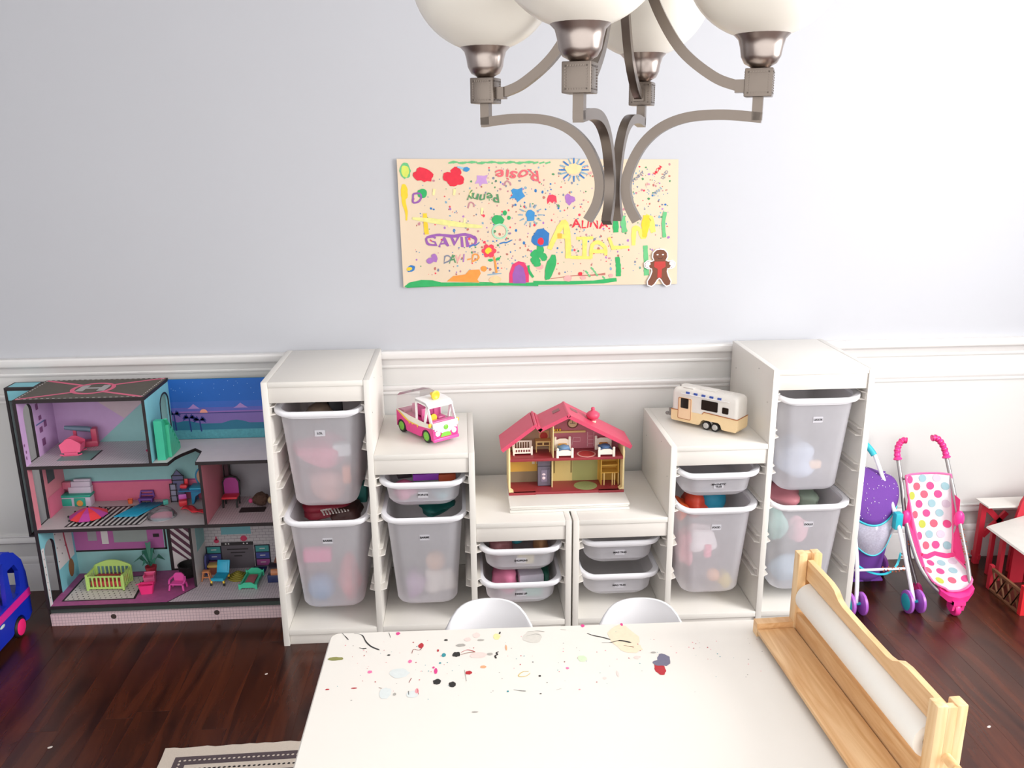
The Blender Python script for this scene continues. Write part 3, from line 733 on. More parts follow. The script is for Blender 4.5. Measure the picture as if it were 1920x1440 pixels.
# ------------------------------------------------------------------ painted banner
ART = [
  ('poly', 'painted_grass', 'green', [(-0.4934, -0.2167), (-0.4748, -0.2024), (-0.4311, -0.1941), (-0.3914, -0.1959), (-0.3591, -0.2045), (-0.2939, -0.2057), (-0.2211, -0.2051), (-0.1117, -0.2108), (-0.0054, -0.2109), (-0.0054, -0.2248), (-0.1118, -0.2207), (-0.2578, -0.2195), (-0.385, -0.2194), (-0.4828, -0.222)]),
  ('poly', 'painted_grass', 'green', [(-0.0239, -0.2049), (0.0863, -0.208), (0.197, -0.2078), (0.256, -0.2007), (0.2819, -0.1993), (0.2841, -0.2123), (0.2342, -0.2188), (0.1233, -0.2212), (-0.0239, -0.2196)]),
  ('stroke', 'painted_grass', 'green2', [(-0.3219, 0.2146), (-0.3043, 0.2179), (-0.2868, 0.2177)], [0.0037, 0.0096, 0.0022]),
  ('stroke', 'painted_grass', 'green2', [(-0.2886, 0.2153), (-0.2711, 0.2148), (-0.2535, 0.2174)], [0.0037, 0.0096, 0.0022]),
  ('stroke', 'painted_grass', 'green2', [(-0.2553, 0.216), (-0.2378, 0.2172), (-0.2202, 0.2171)], [0.0037, 0.0096, 0.0022]),
  ('stroke', 'painted_grass', 'green2', [(-0.222, 0.2137), (-0.2045, 0.2142), (-0.1869, 0.2167)], [0.0037, 0.0096, 0.0022]),
  ('stroke', 'painted_grass', 'green2', [(-0.1887, 0.2144), (-0.1711, 0.2166), (-0.1535, 0.2164)], [0.0037, 0.0096, 0.0022]),
  ('stroke', 'painted_grass', 'green2', [(-0.1552, 0.2151), (-0.1377, 0.2135), (-0.12, 0.2161)], [0.0037, 0.0096, 0.0022]),
  ('stroke', 'painted_grass', 'green2', [(-0.1218, 0.2127), (-0.1042, 0.2159), (-0.0865, 0.2158)], [0.0037, 0.0096, 0.0022]),
  ('stroke', 'painted_grass', 'green2', [(-0.0883, 0.2134), (-0.0707, 0.2129), (-0.053, 0.2154)], [0.0037, 0.0096, 0.0022]),
  ('stroke', 'painted_grass', 'green2', [(-0.0548, 0.2141), (-0.0371, 0.2153), (-0.0195, 0.2151)], [0.0037, 0.0096, 0.0022]),
  ('stroke', 'painted_grass', 'green2', [(-0.0231, 0.2111), (-0.0054, 0.215)], [0.0059, 0.0059]),
  ('stroke', 'painted_grass', 'green2', [(-0.0019, 0.2108), (0.0158, 0.2148)], [0.0059, 0.0059]),
  ('stroke', 'painted_grass', 'green2', [(0.0193, 0.2106), (0.037, 0.2146)], [0.0059, 0.0059]),
  ('blob', 'painted_fruit', 'green2', -0.4728, 0.19, 0.0192, 0.0266, 0, 0.1),
  ('blob', 'painted_fruit', 'lime', -0.4736, 0.1883, 0.014, 0.0203, 0, 0.1),
  ('blob', 'painted_flower', 'red', -0.4088, 0.1757, 0.0351, 0.0251, -0.2, 0.18),
  ('blob', 'painted_flower', 'red', -0.3232, 0.168, 0.0192, 0.0177, 0, 0.1),
  ('blob', 'painted_flower', 'red', -0.2964, 0.1831, 0.0192, 0.0177, 0, 0.1),
  ('blob', 'painted_flower', 'red', -0.2866, 0.1573, 0.0192, 0.0177, 0, 0.1),
  ('blob', 'painted_flower', 'red', -0.3078, 0.1524, 0.0192, 0.0177, 0, 0.1),
  ('blob', 'painted_flower', 'red', -0.3039, 0.1678, 0.0192, 0.0177, 0, 0.1),
  ('blob', 'painted_star', 'blue', -0.2593, 0.1929, 0.0118, 0.0081, 0, 0.1),
  ('stroke', 'painted_star', 'paleblue', [(-0.2907, 0.2018), (-0.2698, 0.1964)], [0.0059, 0.0074]),
  ('poly', 'painted_star', 'lilac', [(-0.2228, 0.172), (-0.2088, 0.1712), (-0.1982, 0.1701), (-0.184, 0.1733), (-0.1903, 0.158), (-0.1845, 0.1424), (-0.204, 0.1426), (-0.213, 0.1334), (-0.2163, 0.1445), (-0.2315, 0.1429), (-0.2231, 0.1566)]),
  ('poly', 'painted_star', 'blue', [(-0.0943, 0.1258), (-0.0801, 0.1222), (-0.0623, 0.1289), (-0.0624, 0.1133), (-0.0525, 0.0976), (-0.0643, 0.0907), (-0.0804, 0.077), (-0.0875, 0.091), (-0.1071, 0.0913), (-0.0963, 0.1051), (-0.1033, 0.119)]),
  ('stroke', 'painted_sun', 'steel', [(-0.0071, 0.0322), (0.0108, 0.0319)], [0.0059, 0.003]),
  ('stroke', 'painted_sun', 'steel', [(-0.0108, 0.019), (0.0048, 0.0112)], [0.0059, 0.003]),
  ('stroke', 'painted_sun', 'steel', [(-0.0207, 0.0094), (-0.0117, -0.0039)], [0.0059, 0.003]),
  ('stroke', 'painted_sun', 'steel', [(-0.0342, 0.0061), (-0.0342, -0.0092)], [0.0059, 0.003]),
  ('stroke', 'painted_sun', 'steel', [(-0.0477, 0.0098), (-0.0567, -0.0033)], [0.0059, 0.003]),
  ('stroke', 'painted_sun', 'steel', [(-0.0575, 0.0196), (-0.0731, 0.0122)], [0.0059, 0.003]),
  ('stroke', 'painted_sun', 'steel', [(-0.061, 0.0329), (-0.079, 0.0331)], [0.0059, 0.003]),
  ('stroke', 'painted_sun', 'steel', [(-0.0574, 0.046), (-0.0728, 0.0538)], [0.0059, 0.003]),
  ('stroke', 'painted_sun', 'steel', [(-0.0475, 0.0555), (-0.0564, 0.0687)], [0.0059, 0.003]),
  ('stroke', 'painted_sun', 'steel', [(-0.034, 0.0589), (-0.034, 0.074)], [0.0059, 0.003]),
  ('stroke', 'painted_sun', 'steel', [(-0.0206, 0.0552), (-0.0116, 0.0681)], [0.0059, 0.003]),
  ('stroke', 'painted_sun', 'steel', [(-0.0108, 0.0454), (0.0048, 0.0528)], [0.0059, 0.003]),
  ('blob', 'painted_sun', 'blue', -0.0341, 0.0343, 0.0163, 0.0155, 0, 0.1),
  ('poly', 'painted_sun', 'blue', [(-0.0467, 0.0239), (-0.019, 0.0235), (-0.0205, 0.0122), (-0.045, 0.0104)]),
  ('blob', 'painted_leaf', 'green', -0.4163, 0.1123, 0.0177, 0.0155, 0, 0.1),
  ('stroke', 'painted_heart', 'purple', [(-0.448, 0.1109), (-0.4269, 0.1124), (-0.4204, 0.0985), (-0.4315, 0.0831), (-0.4492, 0.0816), (-0.4492, 0.0989), (-0.448, 0.1109)], [0.0066, 0.0066, 0.0066, 0.0066, 0.0066, 0.0066, 0.0066]),
  ('blob', 'painted_sun', 'yellow', -0.4794, 0.1165, 0.0126, 0.0277, 0, 0.1),
  ('stroke', 'painted_sun', 'yellow', [(-0.4817, 0.144), (-0.4824, 0.0854), (-0.4751, 0.0506), (-0.4757, 0.0191)], [0.0111, 0.0148, 0.0096, 0.0052]),
  ('stroke', 'painted_stripe', 'yellow', [(-0.41, 0.0428), (-0.4088, 0.0077), (-0.4055, -0.0312)], [0.014, 0.0155, 0.0163]),
  ('stroke', 'painted_stripe', 'lime2', [(-0.4549, 0.0259), (-0.3667, 0.0141), (-0.2816, 0.0006), (-0.2067, -0.0075)], [0.0089, 0.0192, 0.0192, 0.0089]),
  ('stroke', 'painted_stripe', 'yellow2', [(-0.3736, 0.1273), (-0.3772, 0.1049)], [0.0096, 0.0081]),
  ('stroke', 'painted_stripe', 'yellow2', [(-0.3014, 0.1265), (-0.3049, 0.1041)], [0.0096, 0.0081]),
  ('stroke', 'painted_stripe', 'yellow2', [(-0.245, 0.1224), (-0.2484, 0.0999)], [0.0096, 0.0081]),
  ('stroke', 'painted_stripe', 'yellow2', [(-0.3222, 0.0153), (-0.3257, -0.0076)], [0.0096, 0.0081]),
  ('stroke', 'painted_stripe', 'yellow2', [(-0.2685, 0.0234), (-0.2719, 0.0005)], [0.0096, 0.0081]),
  ('stroke', 'painted_stripe', 'yellow2', [(-0.2055, 0.0593), (-0.2087, 0.0366)], [0.0096, 0.0081]),
  ('blob', 'painted_ring', 'green', -0.1508, 0.0165, 0.0222, 0.0177, 0, 0.1),
  ('stroke', 'painted_ring', 'palegreen', [(-0.1182, -0.0247), (-0.1203, -0.0342), (-0.126, -0.0422), (-0.1345, -0.0475), (-0.1444, -0.0492), (-0.1543, -0.0472), (-0.1627, -0.0416), (-0.1682, -0.0335), (-0.17, -0.0239), (-0.1679, -0.0145), (-0.1622, -0.0065), (-0.1537, -0.0013), (-0.1438, 0.0005), (-0.134, -0.0015), (-0.1256, -0.007), (-0.1201, -0.0151), (-0.1182, -0.0247)], [0.0059, 0.0059, 0.0059, 0.0059, 0.0059, 0.0059, 0.0059, 0.0059, 0.0059, 0.0059, 0.0059, 0.0059, 0.0059, 0.0059, 0.0059, 0.0059, 0.0059]),
  ('blob', 'painted_leaf', 'green', -0.1254, 0.0408, 0.0074, 0.0089, 0, 0.1),
  ('blob', 'painted_leaf', 'green', -0.1113, 0.023, 0.0066, 0.0074, 0, 0.1),
  ('stroke', 'painted_bird', 'blue2', [(-0.1465, -0.0688), (-0.1302, -0.0637), (-0.1212, -0.0646), (-0.0994, -0.0552)], [0.0044, 0.0052, 0.0052, 0.003]),
  ('stroke', 'painted_bird', 'blue2', [(-0.2547, -0.0779), (-0.2402, -0.071), (-0.233, -0.0729), (-0.2184, -0.0624)], [0.0037, 0.0052, 0.0044, 0.003]),
  ('blob', 'painted_flower', 'red2', -0.1674, -0.0936, 0.0096, 0.0096, 0, 0.1),
  ('blob', 'painted_flower', 'red2', -0.1763, -0.1072, 0.0096, 0.0096, 0, 0.1),
  ('blob', 'painted_flower', 'red2', -0.1936, -0.1069, 0.0096, 0.0096, 0, 0.1),
  ('blob', 'painted_flower', 'red2', -0.202, -0.0931, 0.0096, 0.0096, 0, 0.1),
  ('blob', 'painted_flower', 'red2', -0.1932, -0.0795, 0.0096, 0.0096, 0, 0.1),
  ('blob', 'painted_flower', 'red2', -0.1758, -0.0798, 0.0096, 0.0096, 0, 0.1),
  ('blob', 'painted_flower', 'yellow', -0.1858, -0.0933, 0.0126, 0.0118, 0, 0.1),
  ('stroke', 'painted_stem', 'orange', [(-0.1669, -0.1134), (-0.1619, -0.1388), (-0.158, -0.1734)], [0.0052, 0.0066, 0.0081]),
  ('blob', 'painted_leaf', 'green', -0.1791, -0.1269, 0.0096, 0.0052, 0, 0.1),
  ('blob', 'painted_leaf', 'green', -0.1526, -0.1227, 0.0096, 0.0052, 0.4, 0.1),
  ('blob', 'painted_sun', 'orange', -0.2039, -0.157, 0.0118, 0.0103, 0, 0.1),
  ('poly', 'painted_boat', 'orange', [(-0.3391, -0.2012), (-0.315, -0.1816), (-0.2714, -0.1769), (-0.2565, -0.1608), (-0.2202, -0.1596), (-0.2151, -0.1742), (-0.2282, -0.1959), (-0.2211, -0.207)]),
  ('blob', 'painted_heart', 'purple2', -0.3962, -0.1248, 0.014, 0.0103, 0.4, 0.1),
  ('blob', 'painted_heart', 'purple2', -0.3808, -0.1154, 0.0103, 0.0155, 0.3, 0.1),
  ('blob', 'painted_fish', 'blue2', -0.4673, -0.1525, 0.0155, 0.0111, 0.4, 0.1),
  ('blob', 'painted_fish', 'yellow', -0.4728, -0.1535, 0.0103, 0.0066, 0.3, 0.1),
  ('poly', 'painted_door', 'magenta', [(-0.1124, -0.2108), (-0.1114, -0.176), (-0.1001, -0.1435), (-0.0782, -0.1322), (-0.0564, -0.1369), (-0.0401, -0.1663), (-0.0403, -0.2102)]),
  ('poly', 'painted_door', 'purple', [(-0.0989, -0.2128), (-0.1005, -0.1799), (-0.0893, -0.1509), (-0.0747, -0.1439), (-0.0602, -0.155), (-0.053, -0.1843), (-0.0513, -0.2137)]),
  ('stroke', 'painted_grass', 'green', [(-0.0419, -0.1481), (-0.0383, -0.17), (-0.0237, -0.1922)], [0.0074, 0.0096, 0.0081]),
  ('blob', 'painted_orange_smear', 'paleorange', -0.1627, -0.197, 0.0222, 0.0129, 0, 0.1),
  ('stroke', 'painted_stripe', 'steel', [(-0.1915, -0.1801), (-0.1624, -0.177), (-0.1405, -0.1755)], [0.0037, 0.0052, 0.003]),
  ('blob', 'painted_flower', 'blue2', -0.0144, -0.0565, 0.0166, 0.0185, 0, 0.1),
  ('stroke', 'painted_heart', 'brownpink', [(-0.2552, 0.0635), (-0.2514, 0.0756), (-0.2442, 0.079), (-0.2355, 0.0719), (-0.2357, 0.0622)], [0.0052, 0.0052, 0.0052, 0.0052, 0.0052]),
  ('stroke', 'painted_heart', 'brownpink', [(-0.1262, 0.1348), (-0.1225, 0.1469), (-0.1147, 0.1509), (-0.1048, 0.1432), (-0.1042, 0.1356)], [0.0052, 0.0052, 0.0052, 0.0052, 0.0052]),
  ('poly', 'painted_flower', 'blue2', [(-0.0236, -0.0402), (-0.0091, -0.0191), (0.0126, -0.0158), (0.0343, -0.034), (0.0308, -0.0769), (0.0054, -0.0819), (-0.02, -0.0743)]),
  ('blob', 'painted_flower', 'red', 0.0035, -0.0621, 0.0118, 0.0133, 0, 0.1),
  ('blob', 'painted_leaf', 'green', -0.0128, -0.1086, 0.0222, 0.0166, 0, 0.1),
  ('blob', 'painted_leaf', 'green', 0.0017, -0.0944, 0.0133, 0.0185, 0, 0.1),
  ('blob', 'painted_leaf', 'green', 0.0145, -0.1199, 0.0126, 0.0148, 0, 0.1),
  ('blob', 'painted_leaf', 'green', -0.0165, -0.1303, 0.0185, 0.0148, 0, 0.1),
  ('blob', 'painted_leaf', 'green', -0.0092, -0.1449, 0.0133, 0.0096, 0, 0.1),
  ('blob', 'painted_leaf', 'green', 0.0391, -0.1566, 0.017, 0.048, -0.3, 0.1),
  ('stroke', 'painted_stem', 'green', [(-0.0019, -0.0764), (-0.0019, -0.1124)], [0.0185, 0.0222]),
  ('stroke', 'painted_sun', 'blue2', [(0.1474, 0.1871), (0.1742, 0.1868)], [0.0066, 0.0044]),
  ('stroke', 'painted_sun', 'steel', [(0.1455, 0.1792), (0.1704, 0.171)], [0.0066, 0.0044]),
  ('stroke', 'painted_sun', 'blue2', [(0.1398, 0.1725), (0.1589, 0.1577)], [0.0066, 0.0044]),
  ('stroke', 'painted_sun', 'steel', [(0.1312, 0.1682), (0.1416, 0.1489)], [0.0066, 0.0044]),
  ('stroke', 'painted_sun', 'blue2', [(0.1209, 0.1667), (0.1212, 0.1459)], [0.0066, 0.0044]),
  ('stroke', 'painted_sun', 'steel', [(0.1107, 0.1684), (0.1006, 0.1493)], [0.0066, 0.0044]),
  ('stroke', 'painted_sun', 'blue2', [(0.1019, 0.1729), (0.0832, 0.1585)], [0.0066, 0.0044]),
  ('stroke', 'painted_sun', 'steel', [(0.0961, 0.1797), (0.0715, 0.1721)], [0.0066, 0.0044]),
  ('stroke', 'painted_sun', 'blue2', [(0.094, 0.1876), (0.0673, 0.1879)], [0.0066, 0.0044]),
  ('stroke', 'painted_sun', 'steel', [(0.096, 0.1955), (0.0713, 0.2036)], [0.0066, 0.0044]),
  ('stroke', 'painted_sun', 'blue2', [(0.1017, 0.2021), (0.0827, 0.2168)], [0.0066, 0.0044]),
  ('stroke', 'painted_sun', 'steel', [(0.1103, 0.2065), (0.0999, 0.2255)], [0.0066, 0.0044]),
  ('stroke', 'painted_sun', 'blue2', [(0.1205, 0.2079), (0.1202, 0.2284)], [0.0066, 0.0044]),
  ('stroke', 'painted_sun', 'steel', [(0.1307, 0.2063), (0.1407, 0.2251)], [0.0066, 0.0044]),
  ('stroke', 'painted_sun', 'blue2', [(0.1394, 0.2017), (0.1581, 0.2161)], [0.0066, 0.0044]),
  ('stroke', 'painted_sun', 'steel', [(0.1453, 0.195), (0.1699, 0.2026)], [0.0066, 0.0044]),
  ('blob', 'painted_sun', 'peach', 0.1189, 0.1908, 0.0303, 0.0177, 0, 0.1),
  ('poly', 'painted_tulip', 'red2', [(0.0249, 0.0862), (0.0303, 0.1001), (0.0446, 0.1034), (0.0582, 0.097), (0.0609, 0.0735), (0.0501, 0.0789), (0.0447, 0.072), (0.0357, 0.0791), (0.0268, 0.0694)]),
  ('blob', 'painted_heart', 'purple2', 0.1021, 0.0853, 0.0118, 0.0203, 0.3, 0.1),
  ('blob', 'painted_heart', 'purple2', 0.1146, 0.0851, 0.0126, 0.0111, -0.3, 0.1),
  ('stroke', 'painted_letter', 'yellow3', [(0.0345, -0.0913), (0.0597, -0.0379), (0.0883, 0.0044), (0.1015, -0.0564), (0.104, -0.125)], [0.0177, 0.0222, 0.0222, 0.0222, 0.0207]),
  ('stroke', 'painted_letter', 'yellow3', [(0.0597, -0.045), (0.0996, -0.0456)], [0.0185, 0.0185]),
  ('stroke', 'painted_letter', 'yellow4', [(0.0712, -0.0345), (0.0714, -0.0524)], [0.0185, 0.0148]),
  ('stroke', 'painted_letter', 'yellow3', [(0.1324, -0.0533), (0.1943, -0.0524)], [0.0111, 0.0111]),
  ('stroke', 'painted_letter', 'yellow3', [(0.1634, -0.0537), (0.1625, -0.1223)], [0.0185, 0.0163]),
  ('stroke', 'painted_letter', 'yellow3', [(0.1113, -0.1215), (0.1882, -0.1245)], [0.0111, 0.0126]),
  ('stroke', 'painted_letter', 'yellow3', [(0.1864, -0.1263), (0.1911, -0.0793), (0.2129, -0.0689), (0.237, -0.0873), (0.2413, -0.1163)], [0.0126, 0.0148, 0.0148, 0.0133, 0.0111]),
  ('stroke', 'painted_letter', 'yellow3', [(0.1915, -0.101), (0.2373, -0.1017)], [0.0133, 0.0133]),
  ('stroke', 'painted_letter', 'yellow3', [(0.2509, -0.0514), (0.2684, -0.095)], [0.0111, 0.0126]),
  ('stroke', 'painted_letter', 'yellow3', [(0.2646, -0.0895), (0.3269, -0.0868)], [0.0148, 0.0096]),
  ('stroke', 'painted_letter', 'yellow3', [(0.3415, -0.0816), (0.3434, -0.0241), (0.3617, -0.0244), (0.3773, -0.0533), (0.3932, 0.018), (0.4134, -0.0359)], [0.0148, 0.0199, 0.0148, 0.0185, 0.0295, 0.0185]),
  ('stroke', 'painted_letter', 'yellow', [(0.3857, 0.0252), (0.3832, -0.0104), (0.381, -0.0534)], [0.0222, 0.0295, 0.0148]),
  ('stroke', 'painted_stripe', 'green', [(0.2738, 0.0161), (0.2761, -0.0339)], [0.0207, 0.0207]),
  ('stroke', 'painted_stripe', 'green2', [(0.2983, 0.0246), (0.3027, -0.0057), (0.309, -0.0344)], [0.0199, 0.0199, 0.0199]),
  ('stroke', 'painted_stripe', 'green2', [(0.4539, 0.0368), (0.4489, -0.0041), (0.4546, -0.0545)], [0.014, 0.014, 0.014]),
  ('stroke', 'painted_stripe', 'green2', [(0.3849, -0.0823), (0.3892, -0.1333), (0.393, -0.192)], [0.0177, 0.0177, 0.0177]),
  ('stroke', 'painted_stripe', 'green', [(0.283, -0.1224), (0.2884, -0.1608), (0.2892, -0.1939)], [0.0185, 0.0185, 0.0185]),
  ('blob', 'painted_smear', 'palered', 0.1028, -0.198, 0.0148, 0.0111, 0, 0.1),
  ('blob', 'painted_smear', 'palered', 0.1599, -0.1972, 0.0111, 0.0066, 0, 0.1),
  ('blob', 'painted_smear', 'red', 0.1487, -0.1823, 0.0081, 0.0066, 0, 0.1),
  ('blob', 'painted_smear', 'palered', 0.2614, -0.1905, 0.0081, 0.0066, 0, 0.1),
  ('blob', 'painted_smear', 'palered', -0.0001, -0.1542, 0.0133, 0.0111, 0, 0.1),
  ('stroke', 'painted_grass', 'green2', [(0.1669, -0.1716), (0.1766, -0.1806)], [0.0059, 0.0059]),
  ('stroke', 'painted_grass', 'green2', [(0.1964, -0.1703), (0.2061, -0.1792)], [0.0059, 0.0059]),
  ('stroke', 'painted_grass', 'green2', [(0.187, -0.1591), (0.1967, -0.1681)], [0.0059, 0.0059]),
  ('stroke', 'painted_grass', 'green2', [(0.1763, -0.1846), (0.1861, -0.1936)], [0.0059, 0.0059]),
  ('stroke', 'painted_grass', 'green2', [(0.2039, -0.1814), (0.2137, -0.1904)], [0.0059, 0.0059]),
  ('stroke', 'painted_grass', 'green2', [(0.23, -0.1929), (0.2398, -0.2019)], [0.0059, 0.0059]),
  ('stroke', 'painted_smear', 'redbrown', [(0.0385, -0.1987), (0.123, -0.1892), (0.1819, -0.1884), (0.2409, -0.1839)], [0.0022, 0.0037, 0.0044, 0.0081]),
  ('text', 'GAVID', 'purple', -0.3189, -0.0591, 0.0414, 0, 1.25),
  ('stroke', 'painted_name', 'purple', [(-0.4004, -0.0376), (-0.361, -0.0336), (-0.3112, -0.0389), (-0.2681, -0.0332), (-0.2325, -0.0479), (-0.2299, -0.0604)], [0.0037, 0.0096, 0.0103, 0.0111, 0.0103, 0.0052]),
  ('text', '_', 'purple', -0.3177, -0.0147, 0.0037, 0, 1.0),
  ('text', 'Rosie', 'redpink', -0.078, 0.1722, 0.0414, 3.141592653589793, 1.35),
  ('text', 'Penny', 'green3', -0.203, 0.0959, 0.034, 3.141592653589793, 1.15),
  ('text', 'D', 'slate', -0.3358, -0.1233, 0.0325, 0, 1.0),
  ('text', 'A', 'green3', -0.3156, -0.1226, 0.0325, 0, 1.0),
  ('text', 'V', 'palered', -0.2954, -0.1218, 0.0325, 0, 1.0),
  ('text', 'I', 'purple2', -0.2751, -0.121, 0.0325, 0, 1.0),
  ('text', '-', 'orange', -0.2549, -0.1203, 0.0325, 0, 1.0),
  ('text', 'D', 'orange', -0.2347, -0.1195, 0.0325, 0, 1.0),
  ('text', 'ALINA', 'red', 0.1808, -0.004, 0.0325, -0.02, 1.1),
  ('text', 'MOM', 'red', 0.4217, 0.1825, 0.0126, 0.8726646259971648, 1.0),
  ('text', 'DAD', 'slate', 0.4476, 0.1667, 0.0126, 1.0471975511965976, 1.0),
  ('text', 'EVAN', 'steel', 0.4227, 0.1077, 0.0126, 0.7330382858376184, 1.0),
  ('text', 'PENNY', 'slate', 0.3522, 0.1608, 0.0126, 0.6981317007977318, 1.0),
  ('text', 'AL', 'palered', 0.3856, 0.1343, 0.0126, 0.5235987755982988, 1.0),
  ('text', 'Mom', 'palered', 0.1868, 0.1798, 0.0126, 0.5235987755982988, 1.0),
]
AC = dict(green='#2ba05a', green2='#63b377', green3='#4f8a5c', lime='#c6cf5c', lime2='#d9d488', red='#d5283d', red2='#de3b52', redpink='#d9606a', blue='#3a87bd', blue2='#2c6fae', paleblue='#8fb9cf', steel='#7f9fb2', lilac='#b98fc4', purple='#8f55a0', purple2='#a06bb0', yellow='#e2bf2e', yellow2='#ead79a', yellow3='#e6cf66', yellow4='#d9a93a', palegreen='#9fcfae', orange='#f08f3f', paleorange='#f2bf92', magenta='#cf3566', brownpink='#b77f86', palered='#e2a09c', peach='#f3c793', redbrown='#b06a5f', slate='#7a7f90')
def amat(c): return mat('poster_paint_' + c, AC[c], 0.75, var=0.14, scale=60)
art = thing('painted_banner', "children's painted paper banner taped to the grey wall", 'painting', (-0.068, WY - .001, 1.378))
def awave(a, b): return 0.0012 + 0.0022 * (math.sin(a * 9 + 1) * math.sin(b * 11) + 1) + (0.006 * max(0, (-a - .40) / .1) ** 2)
CORN = ((-.501, .231), (.495, .2195), (.508, -.226), (-.496, -.220))
pr = Print((0, 0, 0), (1, 0, 0), (0, 0, 1), art, awave, 0.00022)
g = G()
def paper(u, v):
    a = (CORN[0][0] * (1 - u) + CORN[1][0] * u) * v + (CORN[3][0] * (1 - u) + CORN[2][0] * u) * (1 - v)
    b = (CORN[0][1] * (1 - u) + CORN[1][1] * u) * v + (CORN[3][1] * (1 - u) + CORN[2][1] * u) * (1 - v)
    return pr.at(a, b)
g.grid(paper, 48, 20)
g.build('paper_sheet', mat('cream_kraft_paper', '#d6c2a9', 0.85, var=0.03, scale=9), art, 60)
rnd = random.Random(21)
lay = 3
for e in ART:
    if e[0] == 'stroke':
        _, nm, c, pts, w = e
        P = [p[:2] for p in smoothpath([(a, b, 0) for a, b in pts], 5)]
        W = []
        for i in range(len(P)):
            q = i / 5; j = min(int(q), len(w) - 2); W.append((w[j] * (1 - q + j) + w[j + 1] * (q - j)) * rnd.uniform(.85, 1.1))
        pr.stroke(nm, P, W, amat(c), lay)
    elif e[0] == 'blob':
        _, nm, c, a, b, ra, rb, rot, jit = e
        pr.polys(nm, [blob(a, b, ra, rb, 18, jit, rot, rnd)], amat(c), lay)
    elif e[0] == 'poly':
        pr.polys(e[1], [e[3][::-1]], amat(e[2]), lay)
    else:
        _, body, c, a, b, size, rot, sx = e
        if body == '_': continue
        pr.text('painted_name', body, a, b, size * 1.25, amat(c), lay + 1, rot, size * .02, sx, wob=.07)
    lay = 3 + (lay - 2) % 6
cols = ('red2', 'blue2', 'green3', 'purple2', 'slate', 'redbrown', 'brownpink', 'steel')
dotp = {c: [] for c in cols}
for k in range(900):
    a, b = rnd.uniform(-.45, .47), rnd.uniform(-.18, .205)
    if a > .3 and b < -.02: 
        if rnd.random() < .6: continue
    if a < -.33 and rnd.random() < .6: continue
    s_ = rnd.choice((.0016, .0022, .0028, .0038)) * rnd.uniform(.8, 1.4)
    dotp[rnd.choice(cols)].append(blob(a, b, s_, s_ * rnd.uniform(.7, 1.3), 7, .2, 0, rnd))
for c in cols: pr.polys('paint_dots', dotp[c], amat(c), 2, True)
# cut-out biscuit figure fixed over the banner's corner
gm = thing('gingerbread_cutout', 'brown gingerbread-man cutout with a red vest, on the corner of the banner', 'cutout', (0.372, WY - .012, 1.212))
def ginger(k, o):
    half = [(0, .068), (.014, .066), (.024, .056), (.026, .042), (.020, .029), (.030, .024), (.046, .026), (.055, .018), (.053, .007), (.044, .002), (.028, 0.0), (.026, -.012), (.032, -.030), (.042, -.048), (.040, -.060), (.028, -.064), (.018, -.056), (.008, -.040), (0, -.034)]
    pts = [(a, b) for a, b in half] + [(-a, b) for a, b in half[-2:0:-1]]
    cx, cy = 0, 0.002
    out = []
    n = len(pts)
    for i in range(n):
        p, q, r_ = Vector(pts[i - 1]), Vector(pts[i]), Vector(pts[(i + 1) % n])
        t_ = (r_ - p).normalized(); nn = Vector((-t_.y, t_.x))
        out.append(tuple(q + nn * o))
    return out
g = G(); g.prism(ginger(1, .0045), 'y', 0.0, 0.003); g.build('white_border', mat('white_card', '#efe9ea', .6), gm, 0)
g = G(); g.prism(ginger(1, 0), 'y', -.001, 0.0); g.build('biscuit_body', mat('gingerbread_brown', '#6e3f2a', .7, var=.1), gm, 0)
pr2 = Print((0, -.001, 0), (1, 0, 0), (0, 0, 1), gm, None, .0003)
M_V = mat('red_vest', '#b3312c', .6)
pr2.polys('vest', [[(-.020, .025), (.020, .025), (.022, .006), (.008, -.002), (.008, -.034), (-.008, -.034), (-.008, -.002), (-.022, .006)][::-1]], M_V, 1)
for s_ in (-1, 1):
    pr2.polys('eye', [blob(s_ * .010, .050, .004, .0022, 8, .05)], mat('white_icing', '#efeaea', .6), 1)
    pr2.polys('mitten', [[(s_ * .036, .024), (s_ * .047, .025), (s_ * .054, .017), (s_ * .052, .007), (s_ * .043, .003), (s_ * .036, .002), (s_ * .041, .010), (s_ * .035, .014)]], mat('white_icing', '#efeaea', .6), 1)
pr2.stroke('smile', [(-.010, .040), (-.005, .036), (.003, .035), (.010, .039)], .0015, M_INK, 1)

# ------------------------------------------------------------------ toy van (on the left middle step)
def wheel(parent, c, r, w, mt, mh, name='wheel', spokes=0, axis='y', hub=0.68, side=-1):
    g = G(); g.lathe([(r * .6, -w / 2), (r * .9, -w / 2), (r, -w / 2 + w * .2), (r, w / 2 - w * .2), (r * .9, w / 2), (r * .6, w / 2)], c, axis, 24)
    t = g.build(name, mt, parent, 40)
    g = G()
    off = side * (w / 2)
    pos = (c[0], c[1] + off, c[2]) if axis == 'y' else (c[0] + off, c[1], c[2])
    if spokes:
        d = side * .0015
        g.lathe([(r * hub, 0), (r * hub * .86, d)], pos, axis, 24); g.lathe([(r * hub * .3, 0), (r * hub * .25, d * 1.6)], pos, axis, 12)
        for k in range(spokes):
            a = 2 * PI * k / spokes + .3
            p = [(r * hub * .2 * math.cos(a + e * .5), r * hub * .2 * math.sin(a + e * .5)) for e in (-1, 1)] + [(r * hub * .9 * math.cos(a + e * .28), r * hub * .9 * math.sin(a + e * .28)) for e in (1, -1)]
            if axis == 'y': g.prism([(pos[0] + u, pos[2] + v) for u, v in p], 'y', pos[1], pos[1] + d * 1.5)
    else:
        g.lathe([(r * hub, 0), (r * hub, side * .001), (r * hub * .8, side * .003), (r * hub * .2, side * .004)], pos, axis, 20)
    g.build('hub', mh, t, 40)
    return t
